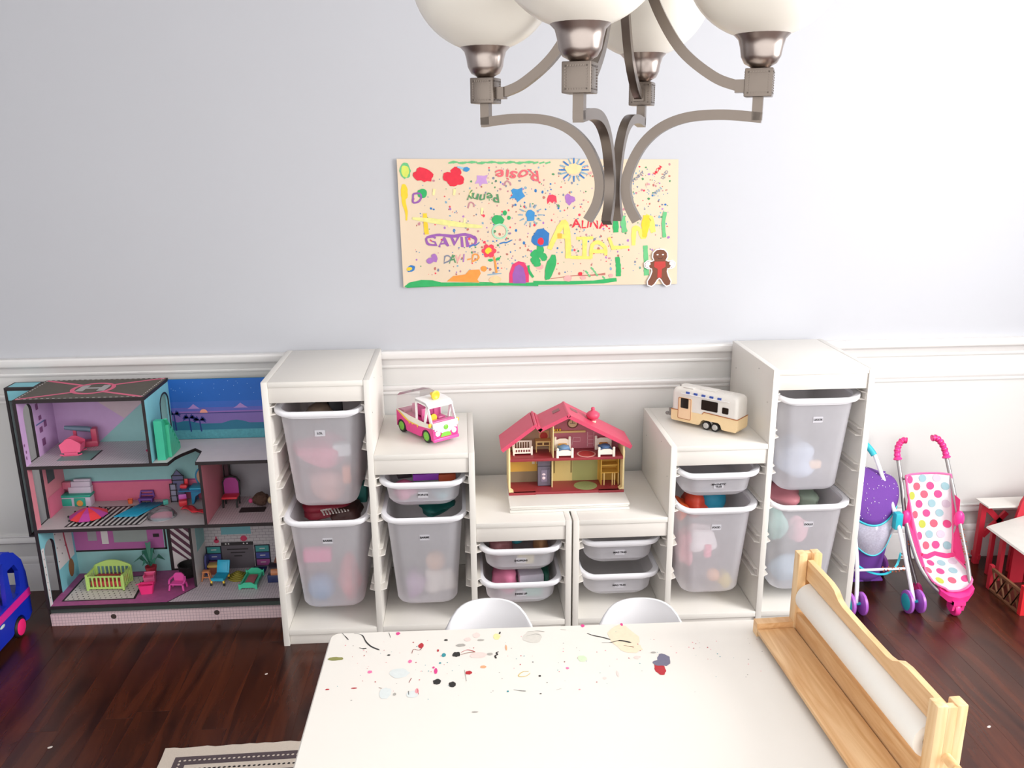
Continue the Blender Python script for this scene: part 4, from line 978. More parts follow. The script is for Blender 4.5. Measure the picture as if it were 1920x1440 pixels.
M_HOT = mat('hot_pink_plastic', '#e0408c', 0.3)
M_PK = mat('rose_pink_plastic', '#d9659c', 0.35)
M_WP = mat('white_toy_plastic', '#f4f2f2', 0.3)
M_LIME = mat('lime_green_plastic', '#7cc243', 0.35)
M_TYRE = mat('black_tyre_plastic', '#1f1e1e', 0.5)
M_YEL = mat('yellow_toy_plastic', '#f3c63a', 0.35)
def clear(name, col='#ffffff', a=0.16):
    m = bpy.data.materials.new(name); m.use_nodes = True; nt = m.node_tree
    out = [n for n in nt.nodes if n.type == 'OUTPUT_MATERIAL'][0]; nt.nodes.remove(nt.nodes['Principled BSDF'])
    gl = nt.nodes.new('ShaderNodeBsdfGlossy'); gl.inputs['Roughness'].default_value = .08
    d = nt.nodes.new('ShaderNodeBsdfDiffuse'); d.inputs[0].default_value = lin(col)
    tr = nt.nodes.new('ShaderNodeBsdfTransparent'); tr.inputs[0].default_value = lin(col)
    fr = nt.nodes.new('ShaderNodeFresnel'); fr.inputs[0].default_value = 1.4
    nz = nt.nodes.new('ShaderNodeTexNoise'); nz.inputs['Scale'].default_value = 30
    mr = nt.nodes.new('ShaderNodeMapRange'); mr.inputs[3].default_value, mr.inputs[4].default_value = a * .7, a * 1.3
    nt.links.new(nz.outputs['Fac'], mr.inputs[0])
    m1 = nt.nodes.new('ShaderNodeMixShader'); nt.links.new(mr.outputs[0], m1.inputs[0]); nt.links.new(tr.outputs[0], m1.inputs[1]); nt.links.new(d.outputs[0], m1.inputs[2])
    m2 = nt.nodes.new('ShaderNodeMixShader'); nt.links.new(fr.outputs[0], m2.inputs[0]); nt.links.new(m1.outputs[0], m2.inputs[1]); nt.links.new(gl.outputs[0], m2.inputs[2])
    nt.links.new(m2.outputs[0], out.inputs[0]); return m
M_CLEAR = clear('clear_plastic')
M_CLEAR2 = clear('hazy_clear_plastic', '#f2eef0', .3)
van = thing('toy_van', 'pink and white toy camper van with green wheels, on the left middle step', 'toy van', (-0.489, -0.242, HM), math.radians(-53.8))
VL, VF, VW = -.108, .118, .050      # rear, front, half width
def arch(cx, r, z, n=8): return [(cx + r * math.cos(a), z + r * math.sin(a)) for a in [PI - k * PI / n for k in range(n + 1)]]
low = [(VL, .030), (-.107, .018)] + arch(-.078, .029, .018) + [(-.045, .014), (.04, .014)] + arch(.075, .029, .018) + [(.107, .014), (VF, .018), (VF, .040), (.115, .058), (.10, .064), (.02, .064), (-.03, .060), (-.07, .066), (VL, .078)]
g = G(); g.prism(low, 'y', -VW, VW); g.build('lower_body', M_HOT, van, 20)
# white belt panel on both sides, dripping line, front V
for s_ in (-1, 1):
    y = s_ * VW
    pr = Print((0, y - .0 * s_, 0), (1, 0, 0) if s_ < 0 else (-1, 0, 0), (0, 0, 1), van, None, .0006)
    f_ = 1 if s_ < 0 else -1
    pr.polys('side_stripe', [[(f_ * a, b) for a, b in (( -.104, .076), (-.07, .062), (-.03, .050), (.03, .050), (.10, .056), (.10, .068), (-.02, .074), (-.104, .082))]], mat('warm_white_print', '#e8e2d6', .4), 1)
    pr.polys('drip_print', [[(f_ * a, b) for a, b in ((-.100, .0765), (-.06, .058), (-.03, .0495), (-.028, .040), (-.022, .0495), (-.012, .0495), (-.008, .043), (-.004, .0495), (.02, .0495), (.024, .041), (.029, .0495), (.029, .052), (-.028, .054), (-.06, .066), (-.09, .077))]], M_YEL, 2)
g = G()   # cab: roof, pillars
cab = [(.02, .064), (.112, .060), (.100, .098), (.082, .130), (.066, .138), (.018, .141)]
roof = smoothpath([(0, .013, .143), (0, .05, .143), (0, .075, .138), (0, .088, .128)], 3)
for s_ in (-1, 1):
    y0, y1 = s_ * (VW - .004), s_ * VW
    for poly in ([(.013, .06), (.022, .06), (.022, .142), (.013, .142)], [(.060, .06), (.069, .06), (.088, .128), (.080, .136)], [(.102, .058), (.117, .058), (.088, .132), (.080, .128)], [(.013, .132), (.083, .128), (.078, .140), (.013, .143)], [(.022, .06), (.117, .057), (.112, .068), (.022, .068)]):
        g.prism(poly, 'y', y0, y1)
g.prism([(.013, .136), (.072, .134), (.092, .122), (.094, .128), (.078, .140), (.05, .144), (.013, .145)], 'y', -VW, VW)
g.build('cab_shell', M_WP, van, 25)
g = G()   # front panel: white V with windscreen rim
g.prism([(-.050, .060), (-.050, .078), (.050, .078), (.050, .060), (0, .030)], 'x', .1165, .1195)
g.build('front_panel', M_WP, van, 0)
for s_ in (-1, 1):
    g = G(); g.lathe([(.0095, 0), (.0095, .003), (.006, .005)], (.1175, s_ * .033, .040), 'x', 18); g.build('headlight', mat('white_headlight', '#fbf8fa', .2), van, 40)
    g = G(); g.lathe([(.004, 0), (.004, .002)], (.1175, s_ * .042, .053), 'x', 12); g.build('marker_light', mat('white_headlight', '#fbf8fa', .2), van, 40)
    g = G(); g.ball((.108, s_ * .056, .070), .004, .007, .008, 10, 6); g.build('mirror', M_YEL, van, 60)
g = G(); g.lathe([(.009, 0), (.009, .002), (.007, .003)], (.1195, 0, .058), 'x', 20); g.build('emblem', M_LIME, van, 40)
g = G(); g.prism([(-.022, .026), (.022, .026), (.018, .037), (.008, .041), (-.008, .041), (-.018, .037)], 'x', .1175, .1205); g.build('grille', M_LIME, van, 0)
g = G(); g.box(VF - .004, -VW - .002, .012, VF + .006, VW + .002, .024, .003); g.build('bumper', mat('bright_pink_plastic', '#f0559f', .3), van, 40)
for xx in (-.078, .075):
    for s_ in (-1, 1):
        wheel(van, (xx, s_ * .042, .0235), .0235, .016, M_TYRE, M_LIME, spokes=5, side=s_)
# rear cabin: clear dome, counter, seats
g = G()
dome = [(VL, .080), (-.104, .128), (-.085, .143), (-.04, .150), (.013, .145), (.013, .066), (-.05, .070)]
n_ = len(dome)
g.add([(a, -VW + .002, b) for a, b in dome] + [(a, VW - .002, b) for a, b in dome], [list(range(n_)), list(range(n_, 2 * n_))] + [(i, i + 1, n_ + i + 1, n_ + i) for i in range(0, 4)])
g.build('clear_canopy', M_CLEAR, van, 20)
g = G(); g.box(-.07, -.01, .066, -.005, .040, .100, .003); g.box(-.10, -.04, .068, -.075, .04, .080, .002); g.box(-.06, .0, .100, -.03, .03, .106, .002); g.build('serving_counter', M_PK, van, 40)
g = G(); g.ball((-.045, .016, .110), .008, .008, .012, 10, 8); g.build('ice_cream_tub', M_YEL, van, 60)
for s_ in (-1, 1):
    g = G(); g.box(.035, s_ * .024 - .016, .066, .065, s_ * .024 + .016, .078, .004); g.box(.030, s_ * .024 - .015, .072, .040, s_ * .024 + .015, .110, .005); g.build('seat', M_PK, van, 40)
g = G(); g.box(.086, -.045, .066, .108, .045, .080, .004); g.build('dashboard', M_PK, van, 40)
g = G(); g.lathe([(.014, 0), (.014, .003), (.006, .003)], (.078, -.022, .084), 'x', 18); g.build('steering_wheel', M_YEL, van, 40)
g = G(); g.lathe([(.006, -.012), (.009, -.004), (.010, .002), (.0155, .010), (.0165, .014), (.012, .016), (.006, .013)], (.052, 0, .156), 'x', 20); g.box(.045, -.005, .143, .058, .005, .15); g.build('roof_horn', M_YEL, van, 40)

# ------------------------------------------------------------------ toy camper trailer (on the right middle step)
M_CREAM = mat('cream_toy_plastic', '#f0d3a4', 0.4)
M_LTG = mat('pale_grey_toy_plastic', '#e6e1da', 0.4)
M_BRN = mat('brown_stripe', '#b06a3a', 0.5)
M_SIL = mat('silver_plastic', '#c9c7c4', 0.3, 0.6)
cp = thing('toy_camper_trailer', 'cream and pale grey toy camper trailer on the right middle step', 'toy trailer', (0.5055, -0.2405, HM), math.radians(-44))
CLn, CW = .1275, .041
low = [(-CLn, .018), (-CLn + .004, .012), (-.02, .012), (-.014, .014)] + [(-.008, .028), (.0, .034), (.058, .034), (.066, .028)] + [(.072, .014), (.080, .012), (CLn - .004, .012), (CLn, .020), (CLn, .058), (.0, .062), (-.006, .054), (-CLn, .052)]
g = G(); g.prism(low, 'y', -CW, CW); g.build('lower_body', M_CREAM, cp, 20)
g = G()
lp = lambda ins, z: [(a, b, z) for a, b in rrect(2 * CLn - 2 * ins, 2 * CW - 2 * ins, .012, 4)]
g.loft([lp(.001, .050), lp(.001, .112), lp(.003, .124), lp(.008, .131), lp(.016, .135)])
g.build('upper_body', M_LTG, cp, 40)
g = G()
for a, b in (((-CLn, .0525), (-.070, .0525)), ((-.005, .0545), (.002, .0625)), ((.002, .0625), (CLn, .0585))):
    g.bar([(a[0], -CW - .0006, a[1]), (b[0], -CW - .0006, b[1])], .0012, .0028)
g.box(CLn - .0002, -CW, .0572, CLn + .001, CW, .060)
g.build('belt_stripe', M_BRN, cp, 0)
g = G(); g.prism(rrect(.052, .078, .004, 3, -.073, .062), 'y', -CW - .003, -CW + .002); door = g.build('door', mat('peach_toy_plastic', '#f2cfa8', .4), cp, 30)
g = G()
o_, i_ = rrect(.052, .078, .004, 3, -.073, .062), rrect(.048, .074, .003, 3, -.073, .062)
for i in range(len(o_)):
    j = (i + 1) % len(o_); g.add([(o_[i][0], -CW - .0034, o_[i][1]), (o_[j][0], -CW - .0034, o_[j][1]), (i_[j][0], -CW - .0034, i_[j][1]), (i_[i][0], -CW - .0034, i_[i][1])], [(0, 1, 2, 3)])
g.build('door_outline', M_BRN, door, 0)
M_DKW = mat('dark_window', '#2a211c', 0.08)
g = G(); g.prism(rrect(.030, .036, .003, 3, -.073, .082), 'y', -CW - .0045, -CW - .003); g.build('door_window', M_DKW, door, 30)
g = G(); g.prism(rrect(.062, .036, .003, 3, .022, .089), 'y', -CW - .0012, -CW + .003); g.build('window', M_DKW, cp, 30)
g = G(); g.prism(rrect(.023, .022, .003, 3, .082, .083), 'y', -CW - .0012, -CW + .003); g.build('window', M_DKW, cp, 30)
for i in range(5):
    a = -.072 + i * .0305
    g = G(); g.box(a, -CW - .0005, .116, a + .014, -CW + .005, .1245, .0005); g.build('blue_mark', mat('blue_print', '#3b57a8', .5), cp, 0)
g = G(); g.tube([(-.09, -CW - .001, .116), (.095, -CW - .001, .116)], .0016, 6); g.build('awning_roll', M_WP, cp, 40)
g = G(); g.box(-.03, -.018, .134, .03, .018, .1385, .002); g.box(-.09, -.03, .134, -.05, -.01, .137, .001); g.box(.06, -.012, .134, .085, .012, .137, .001); g.build('roof_hatch', M_LTG, cp, 40)
g = G(); g.tube([(-.105, -.02, .134), (-.105, -.02, .143)], .003, 8); g.build('roof_vent', mat('grey_plastic', '#8e8a86', .5), cp, 40)
for xx in (.012, .046):
    for s_ in (-1, 1): wheel(cp, (xx, s_ * .034, .0155), .0155, .014, M_TYRE, M_SIL, spokes=5, side=s_)
g = G(); g.prism([(-CLn - .036, -.004), (-CLn, -.018), (-CLn, .018), (-CLn - .036, .004)], 'z', .014, .020); g.tube([(-CLn - .026, 0, .014), (-CLn - .026, 0, .040)], .005, 10); g.ball((-CLn - .038, 0, .018), .008, .008, .007, 12, 8); g.lathe([(.006, -.003), (.006, .003)], (-CLn - .016, 0, .006), 'y', 12)
g.tube([(-CLn - .016, 0, .006), (-CLn - .016, 0, .016)], .002, 6); g.build('hitch', mat('grey_plastic', '#8e8a86', .5), cp, 40)

# ------------------------------------------------------------------ white display base and toy house (on the low steps)
bs = thing('display_base', 'low white stepped base under the toy house', 'base', (0, -0.235, HL))
g = G()
for k, (z0_, z1_, e) in enumerate(((0, .009, 0), (.0105, .0160, -.003), (.0175, .025, 0))):
    g.box(-.207 - e, -.130 - e, z0_, .207 + e, .130 + e, z1_, .0008)
g.box(-.200, -.123, .001, .200, .123, .0245)
g.build('stepped_slab', M_WHITE, bs, 40)
HZ = HL + .0252
th = thing('toy_house', 'open-fronted toy house with a pink-red roof, on a white base', 'toy house', (0, -0.192, HZ))
M_ROOF = mat('raspberry_roof_plastic', '#d24a68', 0.45)
M_MAR = mat('maroon_floor_plastic', '#96333a', 0.4)
M_BUT = mat('butter_wall_plastic', '#f0d9a0', 0.45)
M_MUST = mat('mustard_wall_print', '#dcae4c', 0.5)
M_ROSE = mat('dusty_rose_print', '#b96a78', 0.55)
M_GRN = mat('olive_wall_print', '#a7a768', 0.55)
M_TAN = mat('tan_furniture_plastic', '#d9b878', 0.45)
F, Bk = -.076, .028
g = G(); g.box(-.205, F, 0, .205, .072, .009, .001); g.box(-.205, F - .002, 0, -.11, F + .01, .009); g.box(.115, F - .002, 0, .205, F + .01, .009); g.build('ground_floor', M_MAR, th, 40)
g = G(); g.box(-.2, F + .002, .124, .2, Bk, .134, .001); g.build('upper_floor', M_MAR, th, 40)
sky = [(-.205, .185), (-.112, .252), (-.096, .236), (.004, .284), (.205, .180)]
g = G(); g.prism([(-.205, .009), (.205, .009), (.205, .176), (.004, .278), (-.096, .229), (-.112, .246), (-.205, .176)], 'y', Bk - .004, Bk); g.build('back_wall', M_BUT, th, 0)
for s_, h_ in ((-1, .176), (1, .172)):
    g = G(); g.box(s_ * .205, F + .002, .009, s_ * .199, .072, h_, .001); g.build('side_wall', M_BUT, th, 40)
    g = G(); g.prism([(s_ * .199, .009), (s_ * .188, .009), (s_ * .199, .018)], 'y', F + .004, F + .03); g.build('wall_foot', M_BUT, th, 0)
g = G(); g.box(-.049, F + .008, .134, -.046, Bk - .004, .250); g.build('partition', M_BUT, th, 0)
g = G(); g.box(-.049, F + .040, .009, -.046, Bk - .004, .124); g.build('partition', M_BUT, th, 0)
# wall prints
pr = Print((0, Bk - .004, 0), (1, 0, 0), (0, 0, 1), th, None, .0004)
pr.polys('bedroom_print', [[(-.046, .134), (.199, .134), (.199, .178), (.004, .276), (-.046, .254)]], M_ROSE, 1)
pr.polys('nursery_print', [[(-.199, .134), (-.049, .134), (-.049, .25), (-.096, .229), (-.112, .246), (-.199, .18)]], mat('taupe_print', '#a98a70', .6), 1)
pr.rect('kitchen_print', -.199, .05, -.1, .124, M_MUST, 1); pr.rect('kitchen_print', -.199, .009, -.05, .05, mat('stone_print', '#8d7c63', .6), 1); pr.rect('kitchen_print', -.1, .05, -.05, .124, M_MUST, 1)
pr.rect('hall_print', -.046, .009, .032, .124, mat('straw_print', '#d9c47e', .55), 1); pr.rect('garden_print', .032, .009, .125, .124, M_GRN, 1); pr.rect('study_print', .125, .009, .199, .124, M_MUST, 1)
for a, b, c_, d_ in ((-.15, .10, -.125, .122), (-.115, .095, -.09, .118), (-.115, .078, -.105, .088), (-.10, .078, -.09, .088)): pr.rect('wall_note', a, b, c_, d_, mat('note_print', '#e6dcc0', .6), 2)
pr.rect('door_frame', -.036, .04, -.032, .124, mat('dark_olive_print', '#6b5a2a', .6), 2); pr.rect('door_frame', .026, .04, .030, .124, mat('dark_olive_print', '#6b5a2a', .6), 2)
pr.polys('portrait_print', [blob(-.072, .184, .014, .015, 16, .03)], mat('red_print', '#b8332e', .6), 3); pr.rect('portrait_frame', -.090, .164, -.054, .204, mat('tan_print', '#cfa070', .6), 2)
for k in range(3): pr.rect('bookcase_print', .085, .150 + k * .014, .110, .152 + k * .014, mat('pale_rose_print', '#d3a0a6', .6), 2)
for a in (.085, .108): pr.rect('bookcase_print', a, .14, a + .003, .195, mat('pale_rose_print', '#d3a0a6', .6), 2)
pr.stroke('easel_print', [(.03, .145), (.035, .175), (.06, .175), (.06, .16), (.035, .16)], .003, mat('pale_rose_print', '#d3a0a6', .6), 2)
g = G(); g.box(-.044, Bk - .012, .196, .078, Bk - .0045, .203); g.build('wall_shelf', M_TAN, th, 0)
pr.polys('clock_rim', [blob(.032, .229, .021, .019, 24, 0)], mat('brown_print', '#6f3d33', .6), 2); pr.polys('clock_face', [blob(.032, .229, .016, .0145, 24, 0)], mat('clock_cream', '#e0c39a', .6), 3)
pr.stroke('clock_hand', [(.032, .229), (.032, .240)], .002, M_INK, 4); pr.stroke('clock_hand', [(.022, .229), (.042, .229)], .0015, M_INK, 4)
for k in range(3):
    g = G(); g.ball((-.034 + k * .010, Bk - .009, .2075), .004, .004, .0045, 8, 6); g.build('shelf_ornament', M_YEL, th, 60)
# roof: three pitches with thickness, verge overhanging the front
def pitch(p, q, th_, y0, y1, name='roof_slope'):
    g = G(); d = (Vector(q) - Vector(p)).normalized(); n = Vector((-d.y, d.x)) * th_
    if n.y < 0: n = -n
    g.prism([p, q, (q[0] + n.x, q[1] + n.y), (p[0] + n.x, p[1] + n.y)], 'y', y0, y1)
    return g.build(name, M_ROOF, th, 30)
y0_, y1_ = F - .004, .076
pitch((-.224, .163), (-.1105, .2485), .013, y0_, y1_); pitch((-.1105, .2485), (-.094, .2335), .013, y0_, y1_); pitch((-.097, .2315), (.005, .281), .013, y0_, y1_); rs = pitch((.004, .281), (.224, .163), .013, y0_, y1_)
g = G(); g.tube([(-.110, y0_, .257), (-.110, y1_, .257)], .006, 8); g.build('ridge', M_ROOF, th, 40)
g = G(); g.tube([(.0045, y0_, .290), (.0045, y1_, .290)], .007, 8); g.build('ridge', M_ROOF, th, 40)
for a, c_ in ((-.03, 1), (.035, -1)):
    sl = .486 if c_ > 0 else -.536
    z_ = (.281 + (a - .005) * .486) if c_ > 0 else (.281 - (a - .004) * .536)
    pr2 = Print((a, 0, z_ + .0152), Vector((1, 0, sl)).normalized(), (0, 1, 0), th, None, .0003)
    pr2.rect('skylight', -.014, .002, .014, .034, mat('skylight_print', '#8f4a50', .4), 1)
g = G(); g.lathe([(.010, -.004), (.010, .006), (.019, .009), (.0245, .018), (.0235, .026), (.015, .033), (.007, .037), (.006, .039), (.0075, .043), (.006, .048), (.002, .050)], (.101, .0, .246), 'z', 20); g.build('roof_knob', M_ROOF, th, 50)
g = G(); g.prism([(.09, .246), (.112, .246), (.107, .226)], 'y', -.010, .010); g.build('chimney_base', mat('cream_plastic', '#f0e2c8', .45), th, 0)
for s_ in (1,):
    g = G(); g.box(.205, -.05, .118, .211, -.02, .145, .001); g.build('side_clip', mat('cream_plastic', '#f0e2c8', .45), th, 0)

# house furniture: each a thing of its own
H0, H1 = HZ + .009, HZ + .134
def hthing(name, label, cat, x, y, z, rz=0, group=None): return thing(name, label, cat, (x, y, z), rz, group)
M_IVO = mat('ivory_toy_plastic', '#f2e8da', 0.4)
for x, lab, cov in ((-.0065, 'ivory toy bed with a blue blanket, beside the toy house partition', '#6f93b8'), (.1405, 'ivory toy bed with a dark blue blanket, by the right wall of the toy house', '#4f6f98')):
    b = hthing('toy_bed', lab, 'toy bed', x, -.232, H1, 0, 'toy beds upstairs in the toy house')
    g = G(); g.box(-.024, -.028, .010, .024, .045, .018, .001); g.build('bed_base', M_IVO, b, 40)
    for y, h_ in ((-.030, .028), (.045, .045)):
        g = G()
        g.prism([(-.026, .008), (.026, .008), (.026, h_ - .006), (.010, h_), (-.010, h_), (-.026, h_ - .006)], 'y', y - .002, y + .002)
        for sx in (-1, 1):
            g.box(sx * .026 - .004, y - .004, 0, sx * .026 + .004, y + .004, h_); g.ball((sx * .026, y, h_ + .003), .005, n=10, m=6)
        g.build('headboard' if y > 0 else 'footboard', M_IVO, b, 40)
    g = G(); g.box(-.022, -.024, .018, .022, .030, .026, .004); g.ball((0, .0, .028), .019, .022, .008, 12, 8); g.build('blanket', mat('blanket_' + cov, cov, .8), b, 40)
    g = G(); g.box(-.016, .028, .019, .016, .042, .029, .004); g.build('pillow', mat('gold_pillow', '#d7a24a', .8), b, 40)
b = hthing('toy_crib', 'ivory toy crib with slatted sides upstairs in the toy house', 'toy crib', -.152, -.205, H1)
g = G()
for sx in (-1, 1):
    for sy in (-1, 1): g.box(sx * .032 - .003, sy * .018 - .003, 0, sx * .032 + .003, sy * .018 + .003, .032 if sy < 0 else .042)
g.build('post', M_IVO, b, 0)
for sy, h_ in ((-1, .026), (1, .042)):
    g = G(); g.box(-.03, sy * .018 - .0015, .006, .03, sy * .018 + .0015, .011); g.box(-.03, sy * .018 - .0015, h_ - .006, .03, sy * .018 + .0015, h_)
    for k in range(7): g.box(-.027 + k * .009 - .0015, sy * .018 - .0015, .011, -.027 + k * .009 + .0015, sy * .018 + .0015, h_ - .006)
    g.build('slatted_side', M_IVO, b, 0)
g = G(); g.box(-.03, -.017, .006, .03, .017, .010); g.build('mattress', M_ROSE, b, 0)
b = hthing('toy_desk', 'tan toy dresser table left of the partition upstairs in the toy house', 'toy table', -.0755, -.188, H1)
g = G(); g.box(-.028, -.014, .024, .024, .014, .040, .001); g.box(-.030, -.016, .040, .026, .016, .043, .001); g.build('top', M_TAN, b, 0)
for a in (-.026, .022):
    for c_ in (-.012, .012):
        g = G(); g.box(a - .0015, c_ - .0015, 0, a + .0015, c_ + .0015, .024); g.build('leg', M_TAN, b, 0)
for a in (-.014, .010):
    g = G(); g.box(a - .009, -.0148, .028, a + .009, -.0138, .037); g.build('drawer_recess', mat('brown_recess', '#5f3b1e', .6), b, 0)
b = hthing('toy_refrigerator', 'slate grey toy refrigerator downstairs in the toy house', 'toy fridge', -.0735, -.1925, H0)
M_SLT = mat('slate_plastic', '#5c5560', .4)
g = G(); g.box(-.024, -.018, 0, .022, .02, .112, .002); g.build('body', M_SLT, b, 40)
g = G(); g.box(-.024, -.022, .078, .022, -.018, .112, .001); g.box(-.024, -.022, .002, .022, -.018, .075, .001); g.build('door', mat('slate_door_plastic', '#6a6270', .4), b, 0)
g = G(); g.box(.014, -.026, .030, .017, -.022, .066); g.box(-.012, -.0235, .018, .010, -.022, .062); g.build('handle', mat('mauve_plastic', '#7f7386', .4), b, 0)
g = G(); g.ball((-.003, -.0236, .046), .006, .001, .004, 8, 5); g.ball((-.003, -.0236, .032), .006, .001, .006, 8, 5); g.build('door_sticker', mat('pale_pink_print', '#e6cfd3', .6), b, 40)
b = hthing('toy_shelf', 'tan toy bookshelf with a desk, against the right wall of the toy house', 'toy shelf', .163, -.200, H0)
g = G()
for a in (-.032, .030): g.box(a - .0015, -.02, 0, a + .0015, .03, .11)
for z in (.045, .070, .092): g.box(-.03, -.02 + (z - .045) * .4, z, .03, .03, z + .003)
g.box(-.03, .027, 0, .03, .03, .11); g.build('carcass', M_MUST, b, 0)
for a in (-.022, .008, .016, .03):
    g = G(); g.box(a - .002, -.022, 0, a + .002, -.018, .046); g.build('leg', M_TAN, b, 0)
g = G(); g.lathe([(.041, 0), (.042, .0006), (.041, .0012)], (0, 0, 0), 'z', 32)
o = g.build('round_rug', mat('moss_rug', '#98a068', .8, var=.15, scale=90), None, 30); o.location = (.074, -.221, H0); o.scale = (1, .95, 1); tag(o, 'round olive toy rug downstairs in the toy house', 'toy rug')
g = G(); g.lathe([(.033, 0), (.034, .0006), (.033, .0012)], (0, 0, 0), 'z', 32)
rr = thing('oval_rug', 'red round toy rug with a pale rim between the two toy beds', 'toy rug', (.074, -.232, H1))
o = g.build('rim', mat('pale_rug_rim', '#d9a79a', .8), rr, 30)
g = G(); g.lathe([(.028, .0012), (.028, .0018)], (0, 0, 0), 'z', 32); g.build('centre', mat('red_rug', '#b33a36', .8), rr, 30)

# ------------------------------------------------------------------ dollhouse
DX0, DX1, DF, DB = -1.857, -1.002, -.251, 0.0
DC = Vector((-1.43, -.125, 0))
dh = thing('dollhouse', 'large open three-storey dollhouse with a helipad roof and beach mural', 'dollhouse', DC)
M_DK = mat('black_brown_board_edge', '#241a1c', .6)
def gridmat(name, col, line, cell, off=0.0):
    m = bpy.data.materials.new(name); m.use_nodes = True; nt = m.node_tree; b = nt.nodes['Principled BSDF']; b.inputs['Roughness'].default_value = .5
    tc = nt.nodes.new('ShaderNodeTexCoord'); br = nt.nodes.new('ShaderNodeTexBrick'); br.offset = off; br.squash = 1
    ge = nt.nodes.new('ShaderNodeNewGeometry'); sp = nt.nodes.new('ShaderNodeSeparateXYZ'); cb = nt.nodes.new('ShaderNodeCombineXYZ'); mx = nt.nodes.new('ShaderNodeMix'); mx.data_type = 'FLOAT'
    nt.links.new(tc.outputs['Object'], sp.inputs[0]); ns = nt.nodes.new('ShaderNodeSeparateXYZ'); nt.links.new(ge.outputs['Normal'], ns.inputs[0])
    ab = nt.nodes.new('ShaderNodeMath'); ab.operation = 'ABSOLUTE'; nt.links.new(ns.outputs[2], ab.inputs[0])
    nt.links.new(ab.outputs[0], mx.inputs[0]); nt.links.new(sp.outputs[2], mx.inputs[2]); nt.links.new(sp.outputs[1], mx.inputs[3])
    nt.links.new(sp.outputs[0], cb.inputs[0]); nt.links.new(mx.outputs[0], cb.inputs[1])
    br.inputs['Color1'].default_value = br.inputs['Color2'].default_value = lin(col); br.inputs['Mortar'].default_value = lin(line)
    br.inputs['Scale'].default_value = 1.0; br.inputs['Brick Width'].default_value = cell * (2 if off else 1); br.inputs['Row Height'].default_value = cell; br.inputs['Mortar Size'].default_value = cell * .07; br.inputs['Mortar Smooth'].default_value = .3
    nt.links.new(cb.outputs[0], br.inputs['Vector']); nt.links.new(br.outputs['Color'], b.inputs['Base Color'])
    return m
def P_(n, h, r=.55, v=.05, s=40): return mat('print_' + n, h, r, var=v, scale=s)
C_LIL, C_TEAL, C_PALE, C_PINK, C_ROSE2, C_AQUA = P_('lilac', '#c4a0cc'), P_('teal', '#8fbdbe'), P_('pale_pink', '#d9c6cc'), P_('pink_wall', '#d56a88'), P_('coral_pink', '#d07f8c'), P_('aqua', '#7ec0cc')
C_GRID = gridmat('print_grey_grid_floor', '#d2c6cc', '#8f848c', .0095); C_WHT = P_('warm_white', '#d8d2d0'); C_MAUVE = P_('mauve_floor', '#a9568a', .5, .2, 60); C_GREY = P_('soft_grey', '#98949a')
def dbox(name, x0, y0, z0, x1, y1, z1, m=None, b=0.0005, par=None):
    g = G(); g.box(x0 - DC.x, y0 - DC.y, z0, x1 - DC.x, y1 - DC.y, z1, b); return g.build(name, m or M_DK, par or dh, 0)
def dpoly(name, poly, axis, a0, a1, m=None):
    g = G(); o = {'x': (DC.y, 0, DC.x), 'y': (DC.x, 0, DC.y), 'z': (DC.x, DC.y, 0)}[axis]
    g.prism([(p[0] - o[0], p[1] - o[1]) for p in poly], axis, a0 - o[2], a1 - o[2]); return g.build(name, m or M_DK, dh, 0)
F1, F2, F3, F4 = .079, .376, .611, .848
# boards
bb = dbox('base_board', DX0 + .004, DF + .002, 0, DX1, DF + .012, .046, gridmat('print_pale_pink_grid', '#d6bcbf', '#a48c92', .011))
for px_ in (-1.633, -1.268):
    g = G(); g.lathe([(.010, 0), (.010, .0006)], (px_ - DC.x, DF + .0018 - DC.y, .030), 'y', 16); g.build('finger_hole', mat('hole_dark', '#3a2a26', .7), bb, 0)
dbox('drawer_front', DX0 + .004, DF + .010, .047, DX1, DF + .018, .067, P_('dark_green_shadow_board', '#3a4440'))  # open recess under the floor: its shade painted as a dark green panel
dbox('side_wall_base', DX0, DF + .001, 0, DX0 + .0035, DB, .067)
dbox('floor_board', DX0, DF, .068, DX1, DB, F1)
dbox('floor_board', DX0, DF, F2 - .011, DX1, DB, F2)
dpoly('floor_board', [(DX0, DF), (-1.376, DF), (-1.369, -.194), (-1.356, -.161), (-1.325, -.107), (-1.294, -.141), (-1.284, DF), (DX1, DF), (DX1, DB), (DX0, DB)], 'z', F3 - .011, F3)
rf = dbox('roof_board', DX0, DF, F4 - .012, -1.428, DB, F4)
dbox('back_wall', DX0, -.004, F1, DX1, DB, F2 - .011, C_TEAL); dbox('back_wall', DX0, -.004, F2, DX1, DB, F3 - .011, C_TEAL); dbox('back_wall', DX0, -.004, F3, -1.434, DB, F4 - .012, C_LIL)
dbox('mural_board', -1.432, -.004, F3, DX1, DB, .842, P_('mural_teal', '#1f6d8a'))
